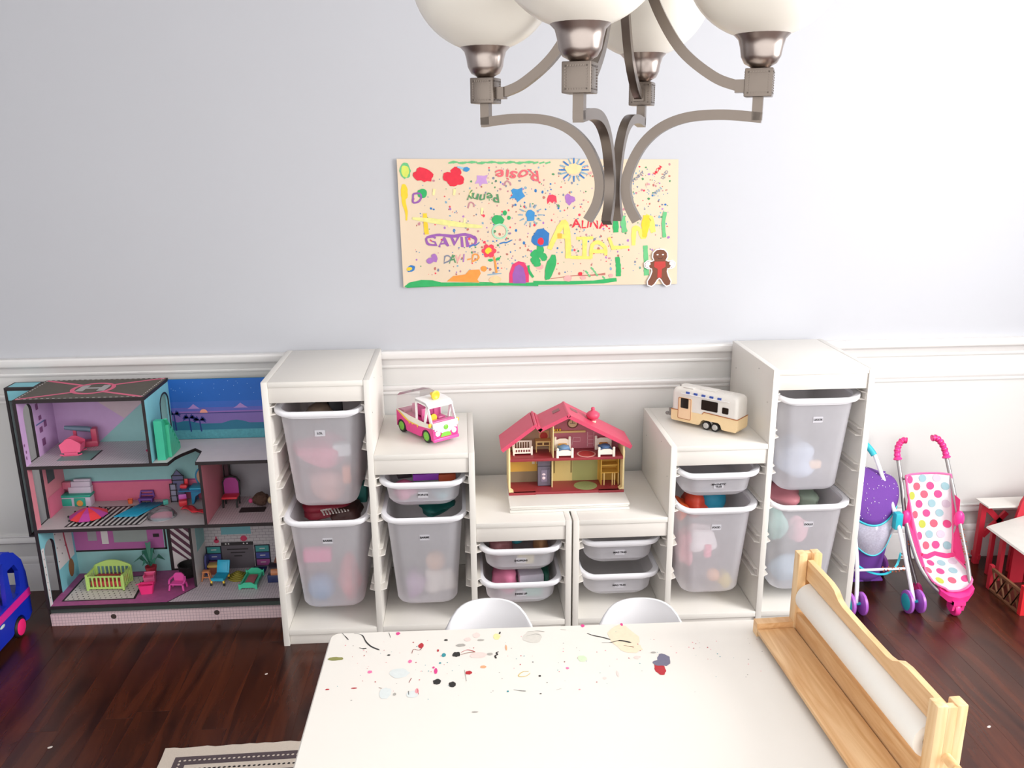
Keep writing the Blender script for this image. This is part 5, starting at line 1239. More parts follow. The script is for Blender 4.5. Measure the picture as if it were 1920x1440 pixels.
# left wall, one panel a storey, each with its opening
def side_panel(z0, z1, oy0, oy1, oz0, oz1, arch_, mface):
    pts_in = [(oy0, oz0)]
    out = [(DF, z0), (DB, z0), (DB, z1), (DF, z1)]
    # opening outline, with a rounded or straight head
    head = [(oy0, oz1 - arch_)] + [((oy0 + oy1) / 2 - (oy1 - oy0) / 2 * math.cos(k * PI / 8), oz1 - arch_ + arch_ * math.sin(k * PI / 8)) for k in range(1, 8)] + [(oy1, oz1 - arch_)] if arch_ else [(oy0, oz1), (oy1, oz1)]
    ring = [(DF, z0), (oy0, z0)] + ([(oy0, oz0)] if oz0 > z0 else [])
    for nm, x0, x1, m in (('side_wall', DX0, DX0 + .010, M_DK), ('wall_lining', DX0 + .0101, DX0 + .0107, mface)):
        dpoly(nm, [(DF, z0), (oy0, z0), (oy0, oz1 - arch_)] + head[1:len(head) // 2 + 1] + [((oy0 + oy1) / 2, z1), (DF, z1)], 'x', x0, x1, m)
        dpoly(nm, [((oy0 + oy1) / 2, z1)] + head[len(head) // 2:] + [(oy1, z0), (DB, z0), (DB, z1)], 'x', x0, x1, m)
side_panel(F3, F4 - .012, -.216, -.152, F3, .815, .03, C_LIL)
side_panel(F2, F3 - .011, -.220, -.152, F2, .596, 0, C_ROSE2)
side_panel(F1, F2 - .011, -.229, -.150, F1, .312, .035, C_AQUA)
dbox('wall_lining', DX0 + .0108, -.249, F1, DX0 + .0112, -.232, .30, P_('dotted_white', '#d8d0d0', .55, .02)); dbox('wall_lining', DX0 + .0108, -.148, .17, DX0 + .0112, -.02, .362, P_('dotted_white', '#d8d0d0'))
# right wall of the top room, with an arched doorway
dpoly('inner_wall', [(DF, F3), (-.108, F3), (-.108, .77)] + [(-.065 - .043 * math.cos(k * PI / 8), .77 + .037 * math.sin(k * PI / 8)) for k in range(1, 5)] + [(-.065, F4 - .012), (DF, F4 - .012)], 'x', -1.437, -1.429, C_AQUA)
dpoly('inner_wall', [(-.065, F4 - .012)] + [(-.065 - .043 * math.cos(k * PI / 8), .77 + .037 * math.sin(k * PI / 8)) for k in range(4, 9)] + [(-.022, F3), (DB - .004, F3), (DB - .004, F4 - .012)], 'x', -1.437, -1.429, C_AQUA)
dbox('wall_edge', -1.438, DF - .0006, F3, -1.428, DF + .001, F4 - .012)
g = G()
ar = [(-.109, F3)] + [(-.065 - .044 * math.cos(k * PI / 10), .77 + .038 * math.sin(k * PI / 10)) for k in range(11)] + [(-.021, F3)]
g.sweep([(-1.429 - DC.x, a - DC.y, b) for a, b in ar], [(-.003, -.0012), (.003, -.0012), (.003, .0012), (-.003, .0012)], (1, 0, 0)); g.build('doorway_trim', M_DK, dh, 0)
dbox('inner_wall', -1.275, DF, F2, -1.266, DB - .004, F3 - .011); dbox('wall_lining', -1.2659, DF + .002, F2, -1.2652, DB - .004, F3 - .011, C_ROSE2)
dbox('inner_wall', -1.372, -.142, F1, -1.363, DB - .004, F2 - .011); dbox('wall_lining', -1.3629, -.140, F1, -1.3622, DB - .004, F2 - .011, C_WHT); dbox('wall_lining', -1.3621, -.10, .20, -1.3617, DB - .004, F2 - .011, C_TEAL)
for z0, z1 in ((F1, F2 - .011), (F2, F3 - .011), (F3, F4 - .012)): dbox('wall_edge', DX0 - .001, DF - .0006, z0 - .011, DX0 + .0108, DF + .001, z1)
# elevator tower on the left
dbox('tower_wall', -1.966, -.085, .285, -1.957, -.006, .835); dbox('tower_roof', -1.966, -.085, .836, -1.859, -.006, .846); dbox('tower_lintel', -1.9565, -.084, .800, -1.859, -.080, .835, C_AQUA); dbox('tower_roof_panel', -1.957, -.074, .8462, -1.870, -.016, .8468, C_AQUA); dbox('tower_lining', -1.9568, -.080, .29, -1.9560, -.008, .799, P_('tower_grey_blue', '#9fb0b4'))
dbox('tower_floor', -1.966, -.085, .276, -1.859, -.006, .2845)
# roof print
pr = Print((-1.6425 - DC.x, -.1255 - DC.y, F4), (1, 0, 0), (0, 1, 0), rf, None, .0003)
pr.rect('asphalt_print', -.212, -.123, .212, .123, P_('asphalt', '#5a534b', .8, .1), 1)
C_PK2 = P_('helipad_pink', '#d8607f', .6)
pr.polys('helipad_ring', pr.stroke_poly([(.066 * math.cos(k * PI / 20), .066 * math.sin(k * PI / 20)) for k in range(41)], .015), C_PK2, 3)
for sx in (-1, 1):
    for sy in (-1, 1): pr.stroke('helipad_line', [(sx * .055, sy * .045), (sx * .207, sy * .118)], .014, C_PK2, 2)
pr.text('helipad_letter', 'H', 0, 0, .100, P_('helipad_grey', '#a8a4a4', .7), 3, 0, .004, 1.5)
dash = []
for k in range(22):
    a = -.2 + k * .0187; dash += [[(a, -.119), (a + .009, -.119), (a + .009, -.115), (a, -.115)], [(a, .115), (a + .009, .115), (a + .009, .119), (a, .119)]]
for k in range(13):
    b = -.115 + k * .0182; dash += [[(-.206, b), (-.202, b), (-.202, b + .008), (-.206, b + .008)], [(.202, b), (.206, b), (.206, b + .008), (.202, b + .008)]]
pr.polys('edge_dashes', dash, C_WHT, 4, True)
# mural
mp = Print((-1.432 - DC.x, -.004 - DC.y, F3), (1, 0, 0), (0, 0, 1), dh, None, .0003)
W_ = .428
for b0, b1, h_ in ((.145, .230, '#1560b8'), (.122, .145, '#3363bc'), (.108, .122, '#5a5fb4'), (.085, .108, '#8b66ad')): mp.rect('mural_sky', 0, b0, W_, b1, P_('mural_' + h_, h_), 1)
mp.rect('mural_sea', 0, .060, W_, .100, P_('mural_lilac_sea', '#7a63a6'), 2); mp.rect('mural_horizon', 0, .099, W_, .102, P_('mural_dark_line', '#28357a'), 3)
mp.polys('mural_hill', [[(0, .03), (W_, .03), (W_, .066)] + [(W_ * (1 - k / 20), .062 + .010 * math.sin(k * .75 + 1)) for k in range(1, 20)] + [(0, .075)]], P_('mural_teal', '#1f6d8a'), 3)
mp.rect('mural_beach', 0, .002, W_, .036, P_('mural_foam', '#4f9aa6', .55, .25, 120), 4)
mp.polys('mural_sun', [[(.120 + .014 * math.cos(k * PI / 8), .102 + .014 * math.sin(k * PI / 8)) for k in range(9)]], P_('mural_sun', '#e89a8a'), 4)
for cx_, s_ in ((.085, 1.0), (.255, 1.2)):
    mp.polys('mural_cloud', [[(cx_ - .022 * s_, .118), (cx_ + .022 * s_, .118), (cx_ + .012 * s_, .126), (cx_, .130 + .006 * s_), (cx_ - .012 * s_, .125)]], P_('mural_cloud', '#a583c4'), 4)
for cx_, hh, b0 in ((.012, .09, .035), (.065, .075, .030), (.102, .062, .030)):
    mp.stroke('mural_palm', [(cx_ + .003, b0), (cx_, b0 + hh * .7)], .005, P_('mural_palm', '#1b2f78'), 5)
    for k in range(7):
        a = math.radians(200 - k * 37); L_ = .026
        mp.polys('mural_palm', [[(cx_, b0 + hh * .7), (cx_ + L_ * .6 * math.cos(a), b0 + hh * .7 + .010 + L_ * .35 * math.sin(a)), (cx_ + L_ * math.cos(a), b0 + hh * .7 - .006 + L_ * .5 * math.sin(a)), (cx_ + L_ * .5 * math.cos(a), b0 + hh * .7 - .002 + L_ * .2 * math.sin(a))]], P_('mural_palm', '#1b2f78'), 5)
rnd = random.Random(9)
mp.polys('mural_stars', [blob(rnd.uniform(.01, .42), rnd.uniform(.165, .226), .0011, .0011, 6, 0) for k in range(26)], P_('mural_star', '#a9d4ee'), 3, True)
# floor prints
def fl(z): return Print((0 - DC.x, 0 - DC.y, z), (1, 0, 0), (0, 1, 0), dh, None, .0003)
def flp(z, nm, poly, m, layer=1): return fl(z).polys(nm, [poly], m, layer)
flp(F3, 'floor_print', [(DX0 + .006, DF + .003), (-1.438, DF + .003), (-1.438, -.005), (DX0 + .006, -.005)], C_GRID)
flp(F3, 'floor_print', [(-1.428, DF + .003), (-1.378, DF + .003), (-1.371, -.194), (-1.358, -.160), (-1.325, -.104), (-1.291, -.140), (-1.282, DF + .003), (DX1, DF + .003), (DX1, -.005), (-1.428, -.005)], P_('pale_deck', '#d3c8ca', .5, .06, 30))
flp(F3, 'green_floor_patch', [(-1.77, -.20), (-1.655, -.20), (-1.655, -.10), (-1.77, -.10)], P_('sage', '#6f9a94'), 2); fl(F3).stroke('floor_line', [(-1.653, -.20), (-1.653, -.10)], .006, M_DK, 3)
flp(F2, 'floor_print', [(DX0 + .006, DF + .003), (-1.276, DF + .003), (-1.276, -.005), (DX0 + .006, -.005)], P_('warm_grey_floor', '#c4b9bb', .5, .06, 60)); flp(F2, 'floor_print', [(-1.265, DF + .003), (DX1, DF + .003), (DX1, -.005), (-1.265, -.005)], gridmat('print_pink_grid_floor', '#cbb8bd', '#957f88', .0095))
flp(F2, 'striped_rug_print', [(-1.765, -.232), (-1.505, -.232), (-1.470, -.06), (-1.740, -.06)], M_DK, 2)
for k in range(14):
    a = -1.757 + k * .0186; flp(F2, 'rug_stripe', [(a, -.228), (a + .009, -.228), (a + .032, -.066), (a + .023, -.066)], C_WHT, 3)
flp(F1, 'floor_print', [(DX0 + .006, DF + .003), (-1.44, DF + .003), (-1.366, -.142), (-1.373, -.005), (DX0 + .006, -.005)], C_MAUVE); flp(F1, 'floor_print', [(-1.435, DF + .003), (DX1, DF + .003), (DX1, -.005), (-1.362, -.005), (-1.362, -.142)], C_GRID); fl(F1).stroke('floor_line', [(-1.437, DF + .003), (-1.364, -.142)], .004, M_DK, 2)
flp(F1, 'rug_print', [(-1.823, -.217), (-1.562, -.217), (-1.577, -.040), (-1.819, -.040)], M_DK, 2); flp(F1, 'rug_print', [(-1.815, -.211), (-1.571, -.211), (-1.585, -.046), (-1.812, -.046)], P_('dotted_cream', '#d5cdc6'), 3)
fl(F1).polys('rug_hearts', [blob(-1.805 + k * .019 + (j % 2) * .009, -.203 + j * .016, .0028, .0028, 6, .2, 0, rnd) for k in range(12) for j in range(10)], M_DK, 4, True)
# wall prints
def bk(z): return Print((0 - DC.x, -.004 - DC.y, 0), (1, 0, 0), (0, 0, 1), dh, None, .0003)
B_ = bk(0)
B_.polys('wall_print', [[(-1.78, F4 - .013), (-1.44, F4 - .013), (-1.60, .70)]], P_('pale_blush', '#c9b3bc'), 1); B_.polys('wall_print', [[(-1.44, F4 - .013), (-1.44, F3), (-1.70, F3)]], C_TEAL, 2)
B_.polys('garland_print', [blob(-1.78 + k * .03, .815 - .02 * math.sin(k * .5), .004, .003, 6, .2, 0, rnd) for k in range(9)], P_('plum', '#7d4a78'), 3)
B_.rect('wall_print', DX0 + .006, F2, -1.276, .452, C_PINK, 1); B_.rect('wall_seam', DX0 + .006, .450, -1.276, .456, P_('magenta_line', '#b0487f'), 2)
for a, w_, h_ in ((-1.78, .030, '#c79a5a'), (-1.745, .020, '#a88a90'), (-1.705, .026, '#c95a7a'), (-1.62, .034, '#8a7580'), (-1.52, .034, '#8f6f92')): B_.rect('wall_picture', a, .545, a + w_, .590, P_('picture_' + h_, h_), 2)
B_.rect('wall_print', -1.265, F2, DX1, .530, C_GREY, 1); B_.rect('wall_print', -1.265, .530, DX1, F3 - .012, C_ROSE2, 1)
for a in (-1.16, -1.12): B_.rect('wall_lamp', a, .565, a + .025, .588, C_WHT, 3)
B_.rect('wall_print', DX0 + .006, .175, -1.515, F2 - .012, P_('orchid', '#b0609c'), 1); B_.rect('wall_band', DX0 + .006, .170, -1.505, .177, M_DK, 2); B_.rect('wall_band', -1.512, .170, -1.505, F2 - .012, M_DK, 2)
B_.rect('wall_picture', -1.70, .205, -1.575, .29, P_('window_grey', '#98a09c'), 2); B_.rect('wall_picture', -1.745, .20, -1.72, .29, C_WHT, 2); B_.rect('wall_picture', -1.795, .215, -1.762, .29, C_GREY, 2); B_.rect('wall_picture', -1.553, .222, -1.53, .236, M_DK, 2)
B_.rect('door_print', -1.500, F1, -1.378, F2 - .012, M_DK, 2); B_.rect('door_print', -1.487, F1 + .008, -1.390, F2 - .012, C_WHT, 3)
for k in range(10):
    z_ = .10 + k * .034; a0_, a1_ = -1.487, -1.390
    q = [(a0_, z_ + .065), (a1_, z_ - .03), (a1_, z_ - .012), (a0_, z_ + .083)]
    q = [(a, min(max(b, F1 + .008), F2 - .012)) for a, b in q]
    B_.polys('door_stripe', [q], P_('stripe_plum', '#5d3548'), 4)
B_.rect('wall_print', -1.362, F1, DX1, F2 - .012, gridmat('print_white_brick', '#b9b1b4', '#857c82', .012, .5), 1); B_.rect('wall_print', -1.297, .222, -1.185, .262, P_('hood_teal', '#6aa0aa'), 2)
for x_ in (-1.362, -1.178):
    B_.rect('cabinet_frame', x_, .085, x_ + .060, .176, P_('navy_frame', '#171428'), 2)
    for k, h_ in enumerate(('#9c4a86', '#41498e', '#3f8f8f')): 
        d_ = B_.rect('cabinet_drawer', x_ + .005, .088 + k * .029, x_ + .055, .113 + k * .029, P_('drawer_' + h_, h_), 3)
        B_.rect('drawer_pull', x_ + .020, .100 + k * .029, x_ + .040, .103 + k * .029, C_WHT, 4)
B_.rect('stove_print', -1.302, F1, -1.180, .190, P_('stove_grey', '#5d555c'), 3); B_.rect('stove_print', -1.302, .176, -1.180, .190, P_('stove_top', '#2a2226'), 4)
for k, w_ in enumerate((.08, .055, .03)): B_.rect('stove_slot', -1.241 - w_ / 2, .157 - k * .014, -1.241 + w_ / 2, .162 - k * .014, P_('stove_top', '#2a2226'), 4)
for a in (-1.284, -1.273, -1.216, -1.203): B_.polys('stove_knob', [blob(a, .183, .003, .003, 8, 0)], C_WHT, 5)
B_.polys('kettle_print', [blob(-1.214, .204, .013, .012, 12, .05)], P_('kettle_red', '#c0375a'), 5); B_.polys('bottle_print', [blob(-1.318, .196, .010, .009, 12, .05), [(-1.321, .20), (-1.315, .20), (-1.315, .215), (-1.321, .215)]], P_('kettle_red', '#c0375a'), 3)
# left-wall prints
LW = Print((DX0 + .0117 - DC.x, 0 - DC.y, 0), (0, 1, 0), (0, 0, 1), dh, None, -.0003)
for a, b, w_, h_ in ((-.13, .775, .018, .022), (-.12, .735, .02, .016), (-.125, .69, .022, .02), (-.09, .70, .02, .024), (-.12, .64, .024, .026), (-.10, .80, .018, .008)): LW.rect('shelf_print', a, b, a + w_, b + h_, P_('plum', '#6d4a80'), 1)
LW.rect('shelf_print', -.145, .722, -.08, .727, P_('blue_shelf', '#5a6fa0'), 1); LW.rect('screen_print', -.13, .50, -.075, .565, P_('dark_slate', '#46484c'), 1); LW.rect('wall_print', -.148, F2, -.01, .452, C_PINK, -1)
LW.stroke('guitar_print', [(-.085, .35), (-.075, .25), (-.06, .17)], .010, P_('red_guitar', '#b03a4c'), 1); LW.polys('guitar_print', [blob(-.058, .135, .022, .036, 12, .05)], P_('guitar_brown', '#8a5a30'), 2)
LW.polys('wall_hearts', [blob(-.14 + (k % 3) * .03, .2 + k * .018, .003, .003, 6, .2) for k in range(9)] + [blob(-.241, .11 + k * .03, .0025, .003, 6, .2) for k in range(7)], M_DK, 1, True)
for a, b in ((-.240, .64), (-.236, .66), (-.242, .685)): LW.polys('wall_bud', [blob(a, b, .004, .006, 8, .2)], P_('plum', '#6d4a80'), 1)

# ------------------------------------------------------------------ doll furniture (things standing in the dollhouse)
def TM(n, h, r=.4): return mat('toy_' + n, h, r)
def simple(name, label, cat, loc, rz, parts, group=None):
    """parts: list of (part name, material, function drawing into a G)"""
    t = thing(name, label, cat, loc, rz, group)
    for nm, m, fn in parts:
        g = G(); fn(g); g.build(nm, m, t, 40)
    return t
def legs(xs, ys, r, h): return [(x_, y_, r, h) for x_ in xs for y_ in ys]
HOTP, CORAL, TEALP, LILP, LIMEP, BLUEP, MINT = TM('hot_pink', '#f0377f'), TM('coral_pink', '#ec5f86'), TM('teal', '#2aa38c'), TM('lilac', '#a978c0'), TM('lime', '#b6d876'), TM('sky_blue', '#2b9fc4'), TM('mint', '#4cc9a0')
simple('doll_cradle', 'coral pink doll cradle in the top room of the dollhouse', 'doll furniture', (-1.742, -.125, F3 + .0005), .1, [
    ('end_panel', CORAL, lambda g: g.prism([(-.030, .012), (.030, .012), (.036, .042), (.006, .064), (-.006, .064), (-.036, .042)], 'y', -.028, -.024)),
    ('end_panel', CORAL, lambda g: g.prism([(-.030, .012), (.030, .012), (.036, .042), (.006, .058), (-.006, .058), (-.036, .042)], 'y', .024, .028)),
    ('basket', CORAL, lambda g: (g.prism([(-.030, .012), (-.034, .036), (-.031, .036), (-.027, .015)], 'y', -.024, .024), g.prism([(.030, .012), (.034, .036), (.031, .036), (.027, .015)], 'y', -.024, .024), g.box(-.03, -.024, .011, .03, .024, .014))),
    ('rocker', CORAL, lambda g: g.bar([(-.036, -.026, .006), (-.02, -.026, .001), (.02, -.026, .001), (.036, -.026, .006)], .004, .004)),
    ('rocker', CORAL, lambda g: g.bar([(-.036, .026, .006), (-.02, .026, .001), (.02, .026, .001), (.036, .026, .006)], .004, .004)),
    ('rocker_web', CORAL, lambda g: (g.box(-.022, -.028, .001, .022, -.024, .014), g.box(-.022, .024, .001, .022, .028, .014)))])
simple('doll_bouncer', 'grey doll lounger propped behind the coral cradle', 'doll furniture', (-1.735, -.055, F3 + .0005), .2, [
    ('frame', TM('rose', '#c84a68'), lambda g: (g.box(-.03, -.012, 0, .05, .02, .022, .003), g.box(.03, -.012, .02, .05, .02, .068, .004))),
    ('cushion', TM('slate_blue', '#6d7f94'), lambda g: g.tube([(-.055, 0, .078), (-.02, 0, .072), (.02, 0, .066), (.042, 0, .056)], [.007, .010, .010, .008], 10)),
    ('stand', TM('rose', '#c84a68'), lambda g: g.box(-.028, -.006, .02, -.018, .006, .068))])
g = G(); g.lathe([(.018, 0), (.0195, .002), (.016, .004)], (0, 0, 0), 'z', 16); o = g.build('doll_cushion', TM('raspberry', '#c43a68', .8), None, 40); o.location = (-1.475, -.115, F3 + .0006); tag(o, 'flat raspberry cushion on the top room floor of the dollhouse', 'cushion')
t = thing('doll_slide_stairs', 'mint green doll staircase slide on the dollhouse terrace', 'doll slide', (-1.402, -.155, F3 + .0005))
g = G(); g.prism([(-.068, 0), (.060, 0), (.058, .02), (-.045, .142), (-.068, .142)], 'x', -.016, .012); g.build('side_body', TM('mint_deep', '#3fbf9a'), t, 0)
for k in range(6):
    y0_ = -.040 + k * .0165
    g = G(); g.box(.012, y0_, 0, .024, y0_ + .0165, .118 - k * .0195, .001); g.build('step', MINT, t, 0)
g = G(); g.sweep([(.018, -.045, .142), (.018, .0, .092), (.018, .035, .047), (.018, .06, .018)], [(-.002, -.005), (.002, -.005), (.002, .005), (-.002, .005)], (1, 0, 0)); g.build('handrail', MINT, t, 0)
# middle floor
simple('doll_kitchen_unit', 'white and teal doll sink unit on the middle floor of the dollhouse', 'doll furniture', (-1.795, -.036, F2 + .0005), 0, [
    ('cabinet', TM('pale_mauve', '#cfc4d4'), lambda g: g.box(-.052, -.015, 0, .052, .022, .036, .002)),
    ('worktop', TEALP, lambda g: g.box(-.055, -.019, .036, .055, .024, .046, .003)),
    ('cupboard_door', TEALP, lambda g: g.box(-.050, -.0185, .004, -.016, -.015, .032, .001)),
    ('cupboard_door', TEALP, lambda g: g.box(-.006, -.0185, .002, .034, -.015, .034, .001)),
    ('porthole', TM('amber', '#d99a4a'), lambda g: g.lathe([(.012, 0), (.010, -.003)], (.014, -.0185, .014), 'y', 16)),
    ('back_shelf', TM('pale_mauve', '#d3c8d8'), lambda g: (g.box(-.03, .0, .046, .052, .022, .070, .002), g.box(-.02, .004, .070, .05, .022, .090, .002), g.box(-.01, .008, .090, .05, .022, .098, .002))),
    ('pink_caddy', TM('dusty_pink', '#c0687e'), lambda g: g.box(-.05, .002, .062, -.021, .02, .09, .002))])
t = thing('doll_parasol', 'open pink and orange doll parasol lying on the striped rug print', 'doll parasol', (-1.715, -.142, F2 + .0012), .15)
for k in range(10):
    a0_, a1_ = 2 * PI * k / 10, 2 * PI * (k + 1) / 10
    g = G(); am = (a0_ + a1_) / 2
    g.add([(0, 0, .034), (.034 * math.cos(a0_), .034 * math.sin(a0_), .022), (.034 * math.cos(a1_), .034 * math.sin(a1_), .022), (.066 * math.cos(a0_), .066 * math.sin(a0_), .004), (.066 * math.cos(a1_), .066 * math.sin(a1_), .004), (.062 * math.cos(am), .062 * math.sin(am), .005)], [(0, 1, 2), (1, 3, 5, 4, 2)])
    g.build('canopy_panel', TM('violet_pink', '#c24aa0') if k % 2 else TM('flame', '#f2464e'), t, 0, solid=.001)
    g = G(); g.ball((.068 * math.cos(a0_), .068 * math.sin(a0_), .0042), .004, n=8, m=5); g.build('rib_tip', M_TYRE, t, 40)
g = G(); g.tube([(.0, 0, .001), (0, 0, .038)], .003, 8); g.build('pole', M_TYRE, t, 40)
def wavy(w_, d_, amp, f_): return lambda g: g.grid(lambda u, v: ((u - .5) * w_ + (v - .5) * .06, (v - .5) * d_, .001 + amp * (1 + math.sin(u * f_)) / 2), 24, 2)
t = thing('doll_sun_mat', 'bright blue ribbed doll mat on the middle floor of the dollhouse', 'doll mat', (-1.548, -.105, F2 + .0018))
g = G(); wavy(.085, .125, .004, 60)(g); g.build('ribbed_sheet', BLUEP, t, 60, solid=.0015)
simple('doll_lounge_chair', 'purple doll lounge chair behind the blue mat', 'doll furniture', (-1.550, -.026, F2 + .001), 0, [
    ('seat', TM('purple', '#6c3f92'), lambda g: g.box(-.026, -.016, .010, .026, .012, .018, .002)),
    ('backrest', TM('purple', '#6c3f92'), lambda g: g.bar([(-.026, .010, .016), (-.022, .014, .038), (.022, .014, .038), (.026, .010, .016)], .005, .008, (0, 1, 0))),
    ('back_slat', TM('purple', '#6c3f92'), lambda g: g.box(-.022, .011, .022, .022, .015, .028)),
    ('leg', TM('purple', '#6c3f92'), lambda g: g.box(-.024, -.012, 0, -.019, .010, .010)), ('leg', TM('purple', '#6c3f92'), lambda g: g.box(.019, -.012, 0, .024, .010, .010))])
simple('doll_bin', 'small orange doll bin at the corner of the blue mat', 'doll furniture', (-1.606, -.036, F2 + .001), .3, [
    ('tub', TM('orange', '#e8683a'), lambda g: g.loft([[(a, b, z_) for a, b in rrect(w_, w_, .003, 2)] for w_, z_ in ((.014, 0), (.018, .016), (.016, .016), (.012, .004))], True, True))])
t = thing('doll_dome', 'clear plastic dome lying on the dollhouse middle floor', 'doll dome', (-1.450, -.165, F2 + .0006))
g = G(); g.ball((0, 0, 0), .050, .045, .036, 24, 8, 0.0, .999); g.build('dome_shell', clear('clear_dome', '#f3eef2', .12), t, 60)
g = G(); g.lathe([(.050, 0), (.052, .001), (.050, .003), (.048, .001), (.050, 0)], (0, 0, 0), 'z', 24, False); g.build('dome_rim', clear('clear_dome_rim', '#f3eef2', .3), t, 60)
t = thing('doll_wire_shelf', 'black wire-grid doll shelf tower with a pointed top', 'doll shelf', (-1.425, -.040, F2 + .001))
g = G()
for x_ in (-.030, -.008): g.bar([(x_, 0, 0), (x_, 0, .074)], .0025, .0025, (0, 1, 0))
for x_ in (-.020, .022): g.bar([(x_, .004, 0), (x_, .004, .105)], .0025, .0025, (0, 1, 0))
for z_ in (.004, .026, .048, .072): g.bar([(-.030, 0, z_), (-.004, 0, z_)], .0025, .0025)
for z_ in (.086, .104): g.bar([(-.022, .004, z_), (.024, .004, z_)], .0025, .0025)
g.bar([(-.018, .004, .104), (.0, .004, .128), (.020, .004, .104)], .0025, .0025, (0, 1, 0)); g.build('wire_frame', M_DK, t, 0)
g = G(); g.box(-.029, .002, 0, -.006, .010, .072); g.build('grey_panel', TM('grey_lilac', '#8d8aa0'), t, 0)
g = G(); g.prism([(-.015, .106), (.0, .126), (.017, .106)], 'y', .005, .010); g.box(-.018, .005, 0, .020, .010, .104); g.build('tower_panel', TM('slate_violet', '#5f5d80'), t, 0)
simple('doll_tub_chair', 'pink and red doll tub chair on the middle floor, beside the wire shelf', 'doll furniture', (-1.402, -.072, F2 + .001), .3, [
    ('seat', TM('red', '#e63a46'), lambda g: g.box(-.015, -.014, .004, .015, .012, .022, .004)),
    ('backrest', TM('orchid', '#c862b8'), lambda g: g.box(-.014, .008, .018, .014, .014, .040, .003)),
    ('foot', TM('red', '#e63a46'), lambda g: g.box(-.012, -.010, 0, .012, .010, .005))])
simple('doll_stool', 'red doll seat perched on the loft bed shelf of the dollhouse', 'doll furniture', (-1.402, -.040, F2 + .058), 0, [
    ('seat', TM('red', '#e63a46'), lambda g: g.box(-.013, -.012, .002, .013, .012, .014, .003)), ('backrest', TM('red', '#e63a46'), lambda g: g.box(-.013, .006, .012, .013, .012, .032, .003)), ('foot', TM('red', '#e63a46'), lambda g: g.box(-.010, -.008, 0, .010, .008, .003))])
simple('doll_loft_bed', 'blue doll loft bed with a round peach back, against the middle dividing wall', 'doll bed', (-1.338, -.045, F2 + .001), 0, [
    ('platform', TM('deep_blue', '#2d6f9c'), lambda g: g.box(-.078, -.024, .051, .052, .034, .056, .001)),
    ('mattress', BLUEP, lambda g: g.box(-.040, -.020, .056, .050, .032, .064, .003)),
    ('round_back', TM('blue_rim', '#2a7fa8'), lambda g: g.lathe([(.046, -.002), (.046, .004)], (.016, .034, .088), 'y', 28)),
    ('round_cushion', TM('peach', '#c9987e'), lambda g: g.lathe([(.040, -.002), (.034, -.007)], (.016, .034, .088), 'y', 28)),
    ('leg', TM('deep_blue', '#2d6f9c'), lambda g: g.box(.044, -.020, 0, .050, -.014, .051)), ('leg', TM('deep_blue', '#2d6f9c'), lambda g: g.box(-.030, .024, 0, -.024, .030, .051)),
    ('hood', TM('blue_rim', '#2a7fa8'), lambda g: g.prism([(-.035, .0), (-.028, .0), (-.02, .03), (.0, .044), (.03, .048), (.03, .051), (-.035, .051)], 'y', -.018, .012))])
t = thing('doll_towel', 'crumpled red doll towel at the foot of the loft bed', 'doll towel', (-1.345, -.135, F2 + .002))
g = G(); g.grid(lambda u, v: (-.05 + u * .108 + v * .01, .045 - u * .07 - (1 - v) * (.034 - .016 * u) + .006 * math.sin(u * 9), .004 + .006 * abs(math.sin(u * 7 + v * 3))), 16, 4); g.build('cloth', TM('scarlet', '#e0323e', .8), t, 60, solid=.002)
simple('doll_cube', 'tiny aqua doll cube behind the clear dome', 'doll toy', (-1.471, -.055, F2 + .001), .4, [('cube_body', TM('aqua', '#5cbfae'), lambda g: g.box(-.009, -.009, 0, .009, .009, .018, .003))])
t = thing('doll_football', 'tiny black and white doll football beside the wire shelf', 'doll ball', (-1.459, -.018, F2 + .001))
g = G(); g.ball((0, 0, .008), .008, n=12, m=8); g.build('ball_skin', TM('ball_white', '#d9d5d5'), t, 60)
for a, b in ((.3, .2), (1.8, -.3), (3.3, .5), (4.4, .1), (5.4, -.4)):
    g = G(); g.ball((.0072 * math.cos(a) * math.cos(b), .0072 * math.sin(a) * math.cos(b), .008 + .0072 * math.sin(b)), .0028, n=6, m=4); g.build('ball_patch', M_TYRE, t, 40)
# middle floor, right room
t = thing('doll_chair', 'black framed doll chair with purple back and red seat', 'doll chair', (-1.222, -.085, F2 + .0006))
g = G(); g.box(-.028, -.026, .034, .028, .020, .042, .002); g.build('seat', TM('red_seat', '#d6303f'), t, 40)
g = G(); g.prism([(-.026, .042), (.026, .042), (.027, .085), (.020, .100), (.008, .104), (-.008, .104), (-.020, .100), (-.027, .085)], 'y', .014, .020); g.build('backrest', TM('violet', '#a8408c'), t, 30)
g = G(); g.sweep([(-.028, .018, .034), (-.030, .018, .088), (-.020, .018, .104), (0, .018, .109), (.020, .018, .104), (.030, .018, .088), (.028, .018, .034)], [(-.002, -.004), (.002, -.004), (.002, .004), (-.002, .004)], (0, 1, 0)); g.build('back_frame', M_TYRE, t, 30)
for a in (-.025, .025):
    for b in (-.022, .016):
        g = G(); g.box(a - .003, b - .003, 0, a + .003, b + .003, .034); g.build('leg', M_TYRE, t, 0)
simple('doll_mirror', 'tall dark framed doll mirror behind the doll chair', 'doll mirror', (-1.246, -.028, F2 + .0006), -.25, [('frame', M_DK, lambda g: g.box(-.014, 0, 0, .014, .006, .212, .003)), ('mirror_glass', mat('toy_mirror', '#8f8a90', .1, .8), lambda g: g.box(-.008, -.0008, .012, .008, .0, .20))])
g = G(); g.box(-.045, -.020, 0, .045, .020, .003, .001); o = g.build('doll_door_mat', TM('dark_brown', '#2b1c1e', .9), None, 0); o.location = (-1.135, -.135, F2 + .0006); tag(o, 'dark brown doll mat in the right middle room of the dollhouse', 'doll mat')
